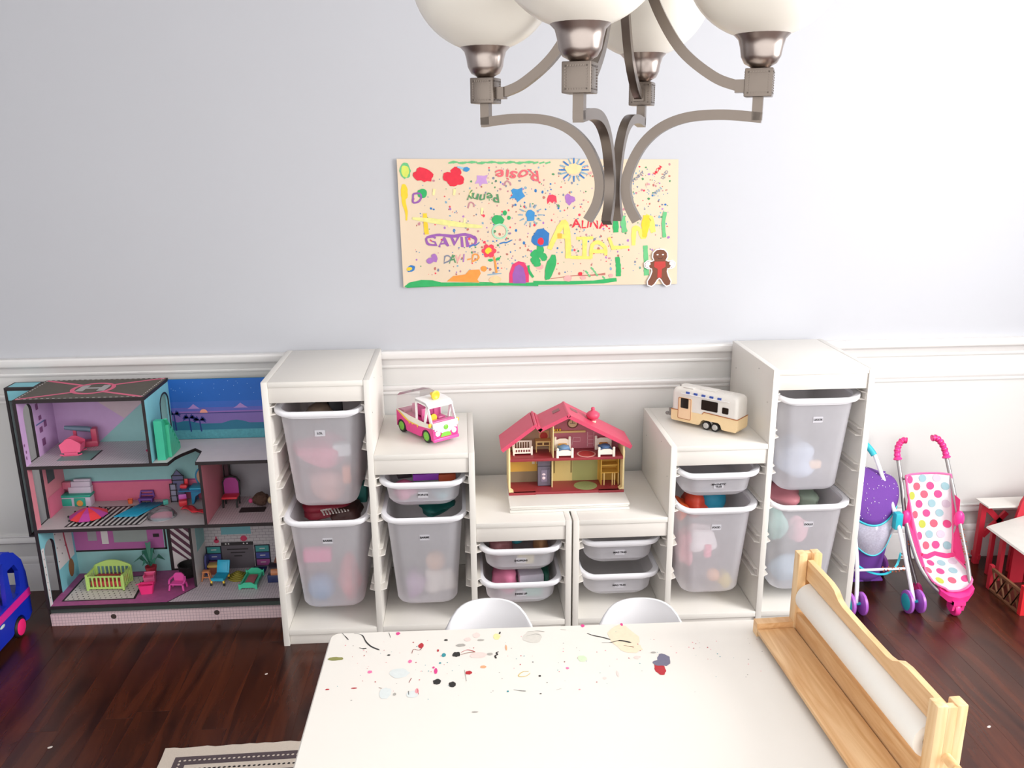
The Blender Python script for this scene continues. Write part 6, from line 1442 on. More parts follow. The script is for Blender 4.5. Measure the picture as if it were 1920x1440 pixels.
t = thing('plush_ball', 'fuzzy brown plush pet with pink trim on the dark doll mat', 'plush toy', (-1.112, -.100, F2 + .0012))
rnd = random.Random(4); g = G()
for k in range(26):
    a, b = rnd.uniform(0, 6.28), rnd.uniform(-.9, 1.2); g.ball((.022 * math.cos(a) * math.cos(b), .018 * math.sin(a) * math.cos(b), .028 + .018 * math.sin(b)), .010, n=7, m=5)
g.ball((0, 0, .028), .026, .022, .026, 14, 10); o = g.build('fur', TM('brown_fur', '#4f372c', .95), t, 60); o['kind'] = 'stuff'
g = G(); g.ball((-.034, -.006, .024), .009, n=10, m=6); g.build('paw', TM('pink_fur', '#c64a78', .9), t, 60)
g = G(); g.ball((.036, .0, .022), .012, .010, .014, 10, 6); g.build('tail', TM('cream_fur', '#c9b08c', .9), t, 60)
# bottom floor
t = thing('doll_crib', 'lime green slatted doll crib with red bedding on the bottom floor', 'doll crib', (-1.690, -.110, F1 + .0015), -.05)
CLx, CLy = .066, .036
for sy, h_ in ((-1, .058), (1, .062)):
    g = G(); g.box(-CLx, sy * CLy - .002, .006, CLx, sy * CLy + .002, .013)
    if sy > 0: g.prism([(-CLx, h_)] + [(-CLx + 2 * CLx * k / 12, h_ + .006 + .020 * math.sin(PI * k / 12)) for k in range(13)] + [(CLx, h_)], 'y', sy * CLy - .002, sy * CLy + .002)
    else: g.box(-CLx, sy * CLy - .002, h_ - .006, CLx, sy * CLy + .002, h_)
    g.build('rail', LIMEP, t, 0)
    for k in range(9):
        x_ = -CLx + .006 + k * (2 * CLx - .012) / 8
        g = G(); g.box(x_ - .0025, sy * CLy - .0015, .012, x_ + .0025, sy * CLy + .0015, h_); g.build('slat', LIMEP, t, 0)
for sx in (-1, 1):
    g = G(); g.box(sx * CLx - .002, -CLy, .006, sx * CLx + .002, CLy, .013); g.box(sx * CLx - .002, -CLy, .052, sx * CLx + .002, CLy, .062); g.build('rail', LIMEP, t, 0)
    for k in range(5):
        y_ = -CLy + .008 + k * .014; g = G(); g.box(sx * CLx - .0015, y_ - .0025, .012, sx * CLx + .0015, y_ + .0025, .056); g.build('slat', LIMEP, t, 0)
    for sy in (-1, 1):
        g = G(); g.box(sx * CLx - .004, sy * CLy - .004, 0, sx * CLx + .004, sy * CLy + .004, .064, .001); g.build('post', LIMEP, t, 0)
g = G(); g.box(-.058, -.031, .010, .058, .031, .034, .006); g.build('bedding', TM('red_bedding', '#d2414a', .8), t, 40)
t = thing('doll_potted_plant', 'dark green leafy doll plant in a red pot', 'doll plant', (-1.560, -.045, F1 + .001))
g = G(); g.lathe([(.016, 0), (.020, .034), (.021, .034), (.021, .042), (.018, .042), (.017, .034)], (0, 0, 0), 'z', 16); g.build('pot', TM('pot_red', '#a8303f'), t, 40)
for k, (a, L_, z_) in enumerate(((.2, .055, .02), (1.3, .04, .05), (2.4, .045, .045), (3.3, .06, .02), (4.3, .05, .01), (5.3, .045, .015), (1.8, .03, .075))):
    g = G(); d = Vector((math.cos(a), math.sin(a) * .6, 0)); s_ = Vector((-d.y, d.x, 0)) * .016
    c0, c1_, c2_ = Vector((0, 0, .04)), d * L_ * .55 + Vector((0, 0, .062 + z_)), d * L_ + Vector((0, 0, .050 + z_ * .6))
    g.add([c0, c1_ + s_, c1_ + Vector((0, 0, -.004)), c1_ - s_, c2_], [(0, 1, 2), (0, 2, 3), (1, 4, 2), (2, 4, 3)]); g.build('leaf', TM('leaf_green', '#3d7f6a'), t, 0, solid=.001)
simple('doll_toy_box', 'rose pink doll storage seat behind the hot pink basket', 'doll furniture', (-1.546, -.105, F1 + .001), .1, [('box_body', TM('rose_pink', '#de5a8a'), lambda g: (g.box(-.020, -.014, 0, .020, .014, .030, .003), g.box(-.020, .010, .028, .020, .014, .044, .002), g.box(-.020, -.014, .030, -.016, .014, .040, .001), g.box(.016, -.014, .030, .020, .014, .040, .001)))])
t = thing('doll_basket', 'hot pink doll basket with a handle in front of the storage seat', 'doll basket', (-1.533, -.175, F1 + .001), .1)
g = G(); g.loft([[(a, b, z_) for a, b in rrect(w_, d_, .004, 3)] for w_, d_, z_ in ((.040, .026, 0), (.052, .034, .036), (.048, .030, .036), (.037, .023, .004))], True, True); g.build('tub', HOTP, t, 30)
g = G(); g.bar(smoothpath([(-.036, 0, .034), (-.024, -.004, .040), (0, -.006, .042), (.024, 0, .037)], 4), .004, .003); g.build('handle', HOTP, t, 30)
t = thing('doll_armchair', 'pink doll armchair with splayed legs near the dividing wall', 'doll chair', (-1.428, -.150, F1 + .001), -.1)
g = G(); g.box(-.024, -.018, .020, .024, .014, .026, .002); g.build('seat', TM('bubblegum', '#e054a4'), t, 40)
g = G(); g.prism([(-.018, .026), (.018, .026), (.020, .048), (.010, .058), (-.010, .058), (-.020, .048)], 'y', .010, .015); g.build('backrest', TM('bubblegum', '#e054a4'), t, 0)
for s_ in (-1, 1):
    g = G(); g.bar(smoothpath([(s_ * .022, .012, .042), (s_ * .029, -.004, .036), (s_ * .026, -.018, .026)], 4), .006, .004); g.build('arm', TM('bubblegum', '#e054a4'), t, 30)
    for y_ in (-.016, .012):
        g = G(); g.bar([(s_ * .024, y_, .021), (s_ * .027, y_ * 1.2, 0)], .006, .005, (0, 1, 0)); g.build('leg', TM('bubblegum', '#e054a4'), t, 0)
t = thing('doll_wicker_pot', 'black wicker doll basket by the striped door print', 'doll basket', (-1.418, -.052, F1 + .001))
g = G(); g.lathe([(.026, 0), (.033, .012), (.036, .03), (.037, .044), (.039, .048), (.034, .048), (.032, .03), (.02, .006)], (0, 0, 0), 'z', 20); g.build('wicker_body', mat('black_wicker', '#1d1a19', .7, var=.4, scale=220, bump=.6), t, 40)
t = thing('doll_cart', 'turquoise doll lounger on yellow wheels in the dollhouse kitchen', 'doll furniture', (-1.283, -.105, F1 + .001), -.1)
g = G(); g.box(-.024, -.040, .018, .024, .020, .026, .003); g.box(-.024, -.042, .026, .024, -.036, .032, .002); g.build('seat', TM('turquoise', '#1f9fc0'), t, 40)
g = G(); g.M = Matrix.Translation((0, .018, .022)) @ Matrix.Rotation(math.radians(-25), 4, 'X'); g.box(-.024, -.003, 0, .024, .004, .050, .003); g.box(-.018, -.005, .008, .018, -.003, .044, .001); g.build('backrest', TM('turquoise2', '#2cb0d4'), t, 40)
for a in (-.022, .022):
    for b in (-.036, .016):
        g = G(); g.bar([(a, b, .020), (a * 1.1, b - .003, .006)], .006, .006, (0, 1, 0)); l_ = g.build('leg', M_YEL, t, 0)
        g = G(); g.lathe([(.006, -.003), (.006, .003)], (a * 1.1, b - .003, .006), 'x', 12); g.build('wheel', M_TYRE, l_, 30)
simple('doll_kitchen_stool', 'light orange doll stool beside the dividing wall', 'doll furniture', (-1.340, -.095, F1 + .001), 0, [('seat', TM('apricot', '#d88a5a'), lambda g: g.box(-.013, -.010, .034, .013, .010, .039, .001))] + [('leg', TM('apricot', '#d88a5a'), (lambda sx, sy: lambda g: g.bar([(sx * .009, sy * .007, .034), (sx * .016, sy * .010, 0)], .004, .004, (0, 1, 0)))(sx, sy)) for sx in (-1, 1) for sy in (-1, 1)] + [('stretcher', TM('apricot', '#d88a5a'), lambda g: g.box(-.013, -.009, .013, .013, -.006, .016))])
simple('doll_bench', 'yellow topped doll bench with a purple end behind the stool', 'doll furniture', (-1.325, -.040, F1 + .001), 0, [('bench_top', TM('straw', '#c9a45a'), lambda g: g.box(-.022, -.018, .030, .030, .016, .040, .002)), ('base', TM('brick', '#8a4a3a'), lambda g: g.box(-.018, -.014, 0, .026, .014, .030)), ('end_panel', TM('indigo', '#3d3f7c'), lambda g: g.prism([(-.018, 0), (.018, 0), (.018, .060), (.008, .078), (-.008, .078), (-.018, .060)], 'x', -.030, -.023))])
t = thing('doll_coil_hat', 'coiled olive yellow doll hat on the kitchen floor', 'doll hat', (-1.226, -.085, F1 + .001))
for k in range(5):
    r_ = .036 - k * .007; g = G(); g.tube([(r_ * math.cos(q * PI / 10), r_ * math.sin(q * PI / 10) * .9, .004 + k * .0045) for q in range(21)], .0038, 6, False); g.build('coil', mat('olive_straw', '#8a7f2a', .7, var=.2, scale=150), t, 60)
simple('doll_bed', 'mint green doll bed with a pink pad on the kitchen floor', 'doll bed', (-1.167, -.125, F1 + .001), -.03, [
    ('frame', MINT, lambda g: (g.box(-.030, -.050, .008, -.024, .050, .018), g.box(.024, -.050, .008, .030, .050, .018), g.box(-.03, -.05, .006, .03, .05, .010))),
    ('footboard', MINT, lambda g: g.prism([(-.034, 0), (-.028, 0), (-.022, .006), (.022, .006), (.028, 0), (.034, 0), (.034, .022), (.028, .018), (.012, .027), (-.012, .027), (-.028, .018), (-.034, .022)], 'y', -.054, -.050)),
    ('headboard', MINT, lambda g: g.prism([(-.034, 0), (.034, 0), (.034, .028), (.028, .022), (.012, .033), (-.012, .033), (-.028, .022), (-.034, .028)], 'y', .050, .054)),
    ('pad', TM('dusty_rose', '#b5686e', .8), lambda g: g.box(-.017, -.034, .010, .017, .034, .016, .002))])
g = G(); g.box(-.026, -.034, 0, .026, .030, .004, .001); o = g.build('doll_play_mat', TM('navy', '#16245c', .8), None, 0); o.location = (-1.160, -.036, F1 + .0006); tag(o, 'navy doll play mat behind the mint green bed', 'doll mat')
simple('doll_fireplace', 'navy doll grill with an orange glow panel at the right end of the kitchen', 'doll furniture', (-1.072, -.105, F1 + .001), 0, [('box_body', TM('navy_plastic', '#27305c'), lambda g: g.box(-.034, -.030, 0, .034, .030, .030, .002)), ('hood', TM('grill_dark', '#2c2430'), lambda g: g.lathe([(.030, -.030), (.030, .030)], (0, .004, .034), 'x', 20)), ('glow_panel', TM('copper', '#c07a52'), lambda g: g.lathe([(.018, -.024), (.018, .024)], (.004, -.012, .036), 'x', 16)), ('chimney', TM('copper_dark', '#7a4a3a'), lambda g: g.prism([(-.02, .05), (.02, .05), (.004, .09), (-.004, .09)], 'y', .004, .016))])

# ------------------------------------------------------------------ doll strollers beside the right frame
M_TUBE = mat('grey_metal_tube', '#a9a6a6', 0.35, 0.7)
M_WTUBE = mat('white_enamel_tube', '#eceaf0', 0.3)
M_PURP = mat('purple_fabric', '#6a3a94', 0.85, var=.08, scale=200)
M_TQ = mat('turquoise_plastic', '#2fb3c4', 0.35)
M_ORCH = mat('orchid_plastic', '#a85cc0', 0.35)
M_HP = mat('hot_pink_stroller_plastic', '#f0378f', 0.3)
M_HPF = mat('hot_pink_fabric', '#e23a7e', 0.85, var=.06, scale=150)
M_WF = mat('white_dotted_fabric', '#dcd5da', 0.85, var=.03, scale=120)
M_PIPE = mat('pink_piping', '#ee6aa0', 0.7)
st = thing('doll_stroller', 'purple doll stroller with white tubes and turquoise grips, half hidden by the frame', 'doll stroller', (1.15, -.25, 0))
SX, SY = 1.15, -.25
def L3(p): return (p[0] - SX, p[1] - SY, p[2])
for s_ in (-1, 1):
    m = lambda x: SX + s_ * (x - SX)
    g = G(); g.tube([L3((m(a), b, c)) for a, b, c in smoothpath([(1.188, -.085, .520), (1.200, -.10, .500), (1.218, -.17, .405), (1.232, -.25, .305), (1.240, -.315, .200), (1.247, -.352, .125), (1.257, -.383, .045)], 4)], .0075, 10); g.build('tube', M_WTUBE, st, 50)
    g = G(); g.tube([L3((m(a), b, c)) for a, b, c in smoothpath([(1.150, -.060, .538), (1.170, -.068, .540), (1.188, -.085, .520), (1.197, -.097, .503)], 4)], [.012] * 13, 12); g.build('grip', M_TQ, st, 50)
    g = G(); g.box(*L3((m(1.219), -.268, .270)), *L3((m(1.247), -.238, .335)), .005); g.build('joint', M_TQ, st, 40)
    g = G(); g.tube([L3((m(1.232), -.25, .29)), L3((m(1.235), -.17, .16)), L3((m(1.24), -.10, .045))], .0065, 8); g.build('rear_leg', M_WTUBE, st, 50)
    for yy in (-.383, -.10):
        g = G(); g.tube([L3((m(1.257) - .026, yy, .042)), L3((m(1.257) + .026, yy, .042))], .006, 8); g.build('axle', M_TQ, st, 40)
        for dx in (-.022, .022):
            w_ = wheel(st, L3((m(1.257) + dx, yy, .042)), .042, .014, M_ORCH, M_TQ if dx < 0 else mat('deep_purple_plastic', '#6a3c8c', .4), axis='x', hub=.74, side=-1 if dx < 0 else 1)
g = G(); g.tube([L3((1.05, -.335, .150)), L3((1.243, -.335, .150))], .005, 8); g.build('crossbar', M_WTUBE, st, 50)
def canopy(u, v, r=1.0):
    ph = math.radians(88 + 92 * v); s_ = 2 * u - 1
    w_ = .100 + .012 * math.sin(PI * v)
    y = -.085 + .165 * math.cos(ph) * r; z = .262 + .190 * math.sin(ph) * r
    arc = s_ * s_
    return L3((SX + w_ * s_, y + .055 * arc * v, z - .035 * arc * (1 - v) + .060 * arc * v))
g = G(); g.grid(lambda u, v: canopy(u, v * .92), 16, 14); can = g.build('canopy', M_PURP, st, 60, solid=.002)
g = G(); g.tube([canopy(k / 20, .93, 1.005) for k in range(21)], .004, 8); g.build('canopy_piping', M_TQ, can, 50)
rnd = random.Random(8); g = G()
for k in range(75):
    u, v = rnd.uniform(.04, .98), rnd.uniform(.05, .88)
    c = Vector(canopy(u, v, 1.016)); g.ball(c, .0017, n=6, m=4)
o = g.build('white_dots', mat('white_fabric_dot', '#e6dcf0', .8), can, 60); o['kind'] = 'stuff'
def visor(u, v):
    a = Vector(canopy(u, .93)); s_ = 2 * u - 1
    b = Vector(L3((SX + .098 * s_, -.262 + .06 * s_ * s_, .168 + .09 * s_ * s_)))
    p = a.lerp(b, v); p.y -= .012 * math.sin(PI * v); return tuple(p)
g = G(); g.grid(visor, 16, 8); g.build('visor', clear('smoky_visor_film', '#cfcadb', .62), st, 60)
g = G(); g.tube([visor(k / 20, 1.0) for k in range(21)], .003, 8); g.build('visor_piping', M_TQ, st, 50)
def bag(u, v):
    a = PI * (.02 + .96 * u); w_ = (.094 - .02 * v)
    return L3((SX - w_ * math.cos(a), -.16 - (.100 - .02 * v) * math.sin(a), .215 - .165 * v - .02 * math.sin(PI * v / 2) * 0 + (.02 * abs(math.cos(a)) * (1 - v))))
g = G(); g.grid(bag, 20, 8); sb = g.build('seat_bag', M_PURP, st, 60, solid=.003)
g = G(); g.grid(lambda u, v: L3((SX - .094 + .188 * u, -.105 - .03 * v, .44 - .38 * v)), 6, 8); g.build('seat_back', M_PURP, st, 60, solid=.004)
g = G(); g.prism([(-.074, .09), (.074, .09), (.06, .01), (-.06, .01)], 'z', .05, .056); g.build('seat_bottom', M_PURP, st, 0)
g = G(); g.tube([bag(k / 20, -.02) for k in range(21)], .0035, 8); g.build('bag_piping', M_TQ, st, 50)
g = G(); g.sweep(smoothpath([L3((1.05, -.29, .17)), L3((1.10, -.325, .140)), L3((1.16, -.335, .130)), L3((1.21, -.32, .150)), L3((1.24, -.29, .190))], 5), [(-.004, -.001), (.004, -.001), (.004, .001), (-.004, .001)], (0, -.6, 1)); g.build('strap', M_TQ, st, 30)
def beads(t, pts, n, mats, seed):
    rnd = random.Random(seed)
    g = G()
    for k in range(n):
        q = k / (n - 1); p = Vector(pts[0]).lerp(Vector(pts[1]), q)
        a = k * 1.9; g.ball((p.x + .008 * math.cos(a), p.y + .004 * math.sin(a), p.z + .008 * math.sin(a)), .0032, n=6, m=4)
    o = g.build('bead_string', mats, t, 60); o['kind'] = 'stuff'
M_BEAD = mat('rust_red_beads', '#9c4a2c', .5, var=.4, scale=300)
beads(st, (L3((1.15, -.338, .150)), L3((1.235, -.338, .150))), 16, M_BEAD, 1); beads(st, (L3((1.242, -.30, .21)), L3((1.236, -.325, .18))), 8, M_BEAD, 2)

# pink stroller, folded up and leaning back to the wall
st = thing('doll_stroller', 'pink polka-dot doll stroller with grey tubes and hot pink grips', 'doll stroller', (1.38, -.28, 0))
SX, SY = 1.38, -.28
SIDE = {-1: [(1.292, -.10, .483), (1.289, -.15, .405), (1.282, -.215, .300), (1.287, -.27, .220), (1.300, -.33, .145), (1.328, -.385, .098), (1.350, -.405, .082)],
        1: [(1.473, -.115, .490), (1.476, -.165, .410), (1.477, -.235, .300), (1.476, -.285, .225), (1.472, -.335, .160), (1.455, -.395, .100), (1.440, -.410, .084)]}
GRIP = {-1: [(1.322, -.092, .556), (1.308, -.088, .556), (1.294, -.088, .538), (1.288, -.094, .510), (1.291, -.10, .483)], 1: [(1.413, -.100, .566), (1.432, -.100, .566), (1.454, -.102, .545), (1.468, -.108, .515), (1.473, -.115, .490)]}
for s_ in (-1, 1):
    g = G(); g.tube([L3(p) for p in smoothpath(SIDE[s_], 4)], .0075, 10); g.build('tube', M_TUBE, st, 50)
    pth = smoothpath(GRIP[s_], 8); rr_ = [.0105 + (.0018 if (i // 2) % 2 else 0) for i in range(len(pth))]; rr_[-4:] = [.013, .016, .016, .013]
    g = G(); g.tube([L3(p) for p in pth], rr_, 12); gp = g.build('grip', M_HP, st, 35)
    for k in range(2, len(pth) - 7, 4):
        t_ = (Vector(pth[k + 1]) - Vector(pth[k - 1])).normalized() * .0016; p = Vector(pth[k])
        g = G(); g.tube([L3(p - t_), L3(p + t_)], .0126, 12); g.build('grip_band', mat('deep_pink_plastic', '#c2285f', .4), gp, 35)
    hub = SIDE[s_][2]
    g = G(); g.ball(L3((hub[0], hub[1] - .004, hub[2] - .006)), .019, .017, .033, 16, 10); g.build('hinge', M_HP, st, 60)
    g = G(); g.tube([L3(hub), L3((1.38 + s_ * .075, -.235, .15)), L3((1.38 + s_ * .055, -.285, .040))], .0065, 8); g.build('rear_leg', M_TUBE, st, 50)
    wheel(st, L3((1.38 + s_ * .055, -.285, .030)), .030, .014, M_HP, M_HPF, axis='x', side=s_)
g = G(); g.tube([L3((1.290, -.140, .420)), L3((1.38, -.128, .415)), L3((1.476, -.150, .425))], .004, 8); g.build('cross_wire', M_TUBE, st, 50)
def seat(u, v, h=0.0):
    s_ = 2 * u - 1
    K = ((0, -.135, .438, .088), (.18, -.158, .375, .086), (.36, -.188, .300, .080), (.52, -.220, .225, .070), (.66, -.246, .158, .058), (.74, -.275, .140, .066), (.86, -.335, .120, .080), (.95, -.385, .100, .072), (1.0, -.405, .090, .040))
    for i in range(len(K) - 1):
        if v <= K[i + 1][0]: break
    f_ = (v - K[i][0]) / (K[i + 1][0] - K[i][0]); a = [K[i][c] * (1 - f_) + K[i + 1][c] * f_ for c in range(4)]
    cx = 1.384 + .006 * (0.5 - v) + (.012 if v > .7 else .012 * v / .7)
    curl = .020 * abs(s_) ** 3 * (1 if v < .7 else .3)
    return Vector(L3((cx + a[3] * s_, a[1] - curl - h * .8, a[2] + (.016 * abs(s_) ** 3 if v > .66 else 0) + h * .6)))
g = G(); g.grid(lambda u, v: tuple(seat(u, v)), 16, 40); sf = g.build('seat_fabric', M_WF, st, 60, solid=.003)
edge = [tuple(seat(0, k / 30)) for k in range(31)] + [tuple(seat(k / 8, 1)) for k in range(1, 9)] + [tuple(seat(1, 1 - k / 30)) for k in range(1, 31)] + [tuple(seat(1 - k / 8, 0)) for k in range(1, 9)]
g = G(); g.tube(edge, .0042, 8); g.build('piping', M_PIPE, sf, 50)
DOT = ('#dc4a84', '#b5ba4c', '#93b4bc', '#dd5d72', '#c9bac8')
rnd = random.Random(12); row = 0; v = .05
while v < .98:
    for k in range(4):
        u = .10 + k * .31 + (.155 if row % 2 else 0)
        if u > .93: continue
        c_ = DOT[(row * 3 + k * 2 + row // 3) % 5]; r_ = .0150
        P = seat(u, v); du = (seat(u + .01, v) - P); dv = (seat(u, min(1, v + .01)) - P)
        if v > .62 and v < .72: continue
        su, sv = r_ / (du.length / .01), r_ / (dv.length / .01)
        vs = [tuple(seat(u, v, .0032))] + [tuple(seat(min(1, max(0, u + su * math.cos(q * PI / 7))), min(1, max(0, v + sv * math.sin(q * PI / 7))), .0030)) for q in range(14)]
        g = G(); g.add(vs, [(0, q + 1, (q + 1) % 14 + 1) for q in range(14)]); g.build('polka_dot', mat('dot_' + c_, c_, .85), sf, 0, fix=False)
    v += .078; row += 1
for s_ in (-1, 1):
    hub = Vector(L3(SIDE[s_][2])); e0 = .0 if s_ < 0 else 1.0
    tri = [hub + Vector((-s_ * .004, 0, .07)), hub, Vector(L3(SIDE[s_][3])), Vector(L3(SIDE[s_][4])), seat(e0, .80), seat(e0, .66), seat(e0, .52), seat(e0, .36), seat(e0, .18)]
    c = sum(tri, Vector()) / len(tri); c.y += .01
    g = G(); g.add([tuple(c)] + [tuple(p) for p in tri], [(0, i + 1, (i + 1) % len(tri) + 1) for i in range(len(tri))]); g.build('side_panel', M_HPF, st, 0, solid=.002)
g = G(); g.sweep([tuple(seat(k / 10, .66 + .05 * abs(k / 5 - 1), .006)) for k in range(11)], [(-.009, -.001), (.009, -.001), (.009, .001), (-.009, .001)], (0, -1, .3)); g.build('lap_strap', M_HPF, st, 30)
g = G()   # front yoke
g.loft([[L3((x_, y_, z_)) for x_, y_, z_ in l] for l in (
    [(1.335, -.392, .110), (1.335, -.414, .100), (1.335, -.410, .080), (1.335, -.388, .085)], [(1.360, -.400, .092), (1.360, -.428, .084), (1.360, -.424, .060), (1.360, -.398, .062)],
    [(1.395, -.402, .085), (1.395, -.436, .078), (1.395, -.432, .048), (1.395, -.400, .050)], [(1.430, -.402, .092), (1.430, -.434, .086), (1.430, -.430, .062), (1.430, -.400, .064)], [(1.456, -.396, .116), (1.456, -.420, .106), (1.456, -.416, .084), (1.456, -.394, .090)])]); g.build('yoke', M_HP, st, 50)
g = G(); g.prism([(-.440 - SY, .064), (-.395 - SY, .064), (-.398 - SY, .028), (-.414 - SY, .018), (-.432 - SY, .026)], 'x', 1.374 - SX, 1.384 - SX); g.prism([(-.440 - SY, .064), (-.395 - SY, .064), (-.398 - SY, .028), (-.414 - SY, .018), (-.432 - SY, .026)], 'x', 1.408 - SX, 1.418 - SX); g.box(*L3((1.374, -.44, .050)), *L3((1.418, -.398, .066))); g.build('fork', M_HP, st, 30)
wheel(st, L3((1.396, -.414, .028)), .028, .020, M_HP, M_HPF, axis='x', side=1)
beads(st, (L3((1.477, -.262, .262)), L3((1.474, -.330, .168))), 26, M_BEAD, 5); beads(st, (L3((1.283, -.255, .235)), L3((1.287, -.275, .205))), 8, M_BEAD, 6)

# ------------------------------------------------------------------ toy barn at the right edge
M_RED = mat('barn_red_board', '#c5273a', 0.5, var=.06)
M_REDD = mat('barn_red_edge', '#b81f33', 0.5)
M_BROOF = mat('barn_white_roof', '#dcd8d2', 0.5)
M_FENCE = mat('brown_fence', '#7a4f33', 0.7, var=.15, scale=90)
bn = thing('toy_barn', 'red wooden toy barn with pale roof and brown fence at the right edge', 'toy barn', (1.80, -.22, 0))
BX, BY = 1.80, -.22
def bb_(name, x0, y0, z0, x1, y1, z1, m=M_RED): g = G(); g.box(x0 - BX, y0 - BY, z0, x1 - BX, y1 - BY, z1, .0008); return g.build(name, m, bn, 0)
def rod(name, pts, w_, h_, m=M_RED, up=(0, 0, 1)): g = G(); g.bar([(p[0] - BX, p[1] - BY, p[2]) for p in pts], w_, h_, up); return g.build(name, m, bn, 0)
bb_('post', 1.690, -.045, 0, 1.712, -.025, .268); bb_('post', 1.860, -.045, 0, 1.885, -.025, .268)
bb_('beam', 1.712, -.045, .245, 1.860, -.028, .268); rod('brace', [(1.712, -.036, .245), (1.86, -.036, .10)], .012, .022); rod('brace', [(1.712, -.036, .12), (1.80, -.036, .22)], .012, .020); bb_('beam', 1.700, -.05, .02, 1.712, .0, .04)
g = G(); g.prism([(1.680 - BX, .268), (2.02 - BX, .268), (2.02 - BX, .274), (1.680 - BX, .274)], 'y', -.100 - BY, -.012 - BY); g.build('back_roof', M_BROOF, bn, 0)
g = G(); g.prism([(1.785 - BX, .222), (1.800 - BX, .300), (1.825 - BX, .345), (2.02 - BX, .36), (2.02 - BX, .0), (1.785 - BX, .0)], 'y', -.118 - BY, -.106 - BY); g.build('gable_wall', M_RED, bn, 0)
g = G(); g.prism([(1.668 - BX, .196), (1.672 - BX, .202), (1.85 - BX, .252), (2.02 - BX, .252), (2.02 - BX, .246), (1.85 - BX, .246)], 'y', -.420 - BY, -.120 - BY); g.build('front_roof', M_BROOF, bn, 0)
bb_('post', 1.688, -.135, 0, 1.704, -.120, .197, M_REDD); bb_('post', 1.700, -.185, 0, 1.716, -.165, .2, M_RED)
bb_('wall_board', 1.735, -.205, 0, 1.79, -.190, .214, M_REDD); bb_('wall_board', 1.795, -.205, 0, 1.87, -.190, .232, M_REDD)
bb_('post', 1.626, -.440, 0, 1.648, -.422, .115, mat('barn_bright_red', '#d9262f', .5)); bb_('post', 1.648, -.4395, 0, 1.72, -.4275, .135, mat('barn_bright_red', '#d9262f', .5))
bb_('post', 1.626, -.250, 0, 1.640, -.232, .10)
bb_('sill', 1.627, -.422, .0, 1.637, -.250, .008, M_FENCE); bb_('top_rail', 1.627, -.422, .082, 1.637, -.250, .092, M_FENCE)
for k in range(4):
    a, b = -.25 - k * .043, -.25 - (k + 1) * .043
    for q in ((a, b), (b, a), (a, (a + b) / 2 - .02)): rod('fence_lath', [(1.632, q[0], .006), (1.632, q[1], .086)], .005, .006, M_FENCE, (1, 0, 0))

# ------------------------------------------------------------------ blue doll van at the left edge
M_BLU = mat('royal_blue_plastic', '#1530b8', 0.35)
M_MAG = mat('magenta_stripe', '#e0249a', 0.4)
M_NPK = mat('neon_pink_plastic', '#ff2a7a', 0.4)
bv = thing('doll_van', 'royal blue doll van with a magenta stripe and neon pink wheels', 'toy van', (-2.04, -.42, 0))
VX, VY = -2.04, -.42
SIL = [(-.216, .060), (-.210, .115), (-.212, .20), (-.228, .258), (-.27, .305), (-.33, .333), (-.42, .340), (-.50, .330), (-.56, .28), (-.60, .175), (-.64, .150), (-.65, .05)]
def vp(poly): return [(a - VY, b) for a, b in poly]
g = G()
g.prism(vp([(-.214, .045), (-.210, .150)] + [(-.60, .150), (-.645, .140), (-.65, .045), (-.60, .03)] + [(-.56 + .042 * math.cos(PI - q * PI / 8), .035 + .042 * math.sin(q * PI / 8)) for q in range(9)] + [(-.50, .03), (-.36, .03)] + [(-.305 + .042 * math.cos(PI - q * PI / 8), .035 + .042 * math.sin(q * PI / 8)) for q in range(9)] + [(-.24, .03)]), 'x', -2.15 - VX, -1.931 - VX)
g.build('lower_body', M_BLU, bv, 30)
for x0, x1 in ((-2.15, -2.135), (-1.946, -1.931)):
    g = G()
    for poly in ([(-.210, .150), (-.212, .20), (-.228, .258), (-.27, .305), (-.277, .263), (-.257, .229), (-.262, .171), (-.275, .150)], [(-.27, .305), (-.33, .333), (-.345, .300), (-.324, .262), (-.277, .263)], [(-.324, .262), (-.345, .300), (-.360, .150), (-.318, .150), (-.323, .20)], [(-.33, .333), (-.42, .340), (-.42, .305), (-.345, .300)], [(-.42, .340), (-.50, .330), (-.56, .28), (-.60, .150), (-.575, .150), (-.535, .27), (-.49, .30), (-.42, .305)]):
        g.prism(vp(poly), 'x', x0 - VX, x1 - VX)
    g.build('window_frame', M_BLU, bv, 0)
g = G(); rp = [(-.212, .20), (-.228, .258), (-.27, .305), (-.33, .333), (-.42, .340), (-.50, .330), (-.545, .30)]
g.loft([[(-2.135 - VX, a - VY, b) for a, b in rp], [(-1.946 - VX, a - VY, b) for a, b in rp]], False, False, False); g.build('roof', M_BLU, bv, 40, solid=.006)
g = G(); g.prism(vp([(-.2095, .112), (-.2095, .140), (-.645, .138), (-.648, .112)]), 'x', -1.931 - VX, -1.9285 - VX); g.build('stripe', M_MAG, bv, 0)
g = G(); g.box(-2.13 - VX, -.45 - VY, .150, -1.95 - VX, -.36 - VY, .185, .008); g.box(-2.13 - VX, -.375 - VY, .15, -1.95 - VX, -.362 - VY, .24, .006); g.build('seat', M_NPK, bv, 40)
for y_ in (-.305, -.56):
    for x_, s_ in ((-1.938, 1), (-2.143, -1)): wheel(bv, (x_ - VX, y_ - VY, .035), .035, .022, M_TYRE, M_NPK, axis='x', side=s_, hub=.82)
g = G(); g.ball((-1.931 - VX, -.408 - VY, .098), .003, .016, .006, 12, 8); g.build('side_lamp', mat('pale_lamp', '#cfe0d8', .3), bv, 60)

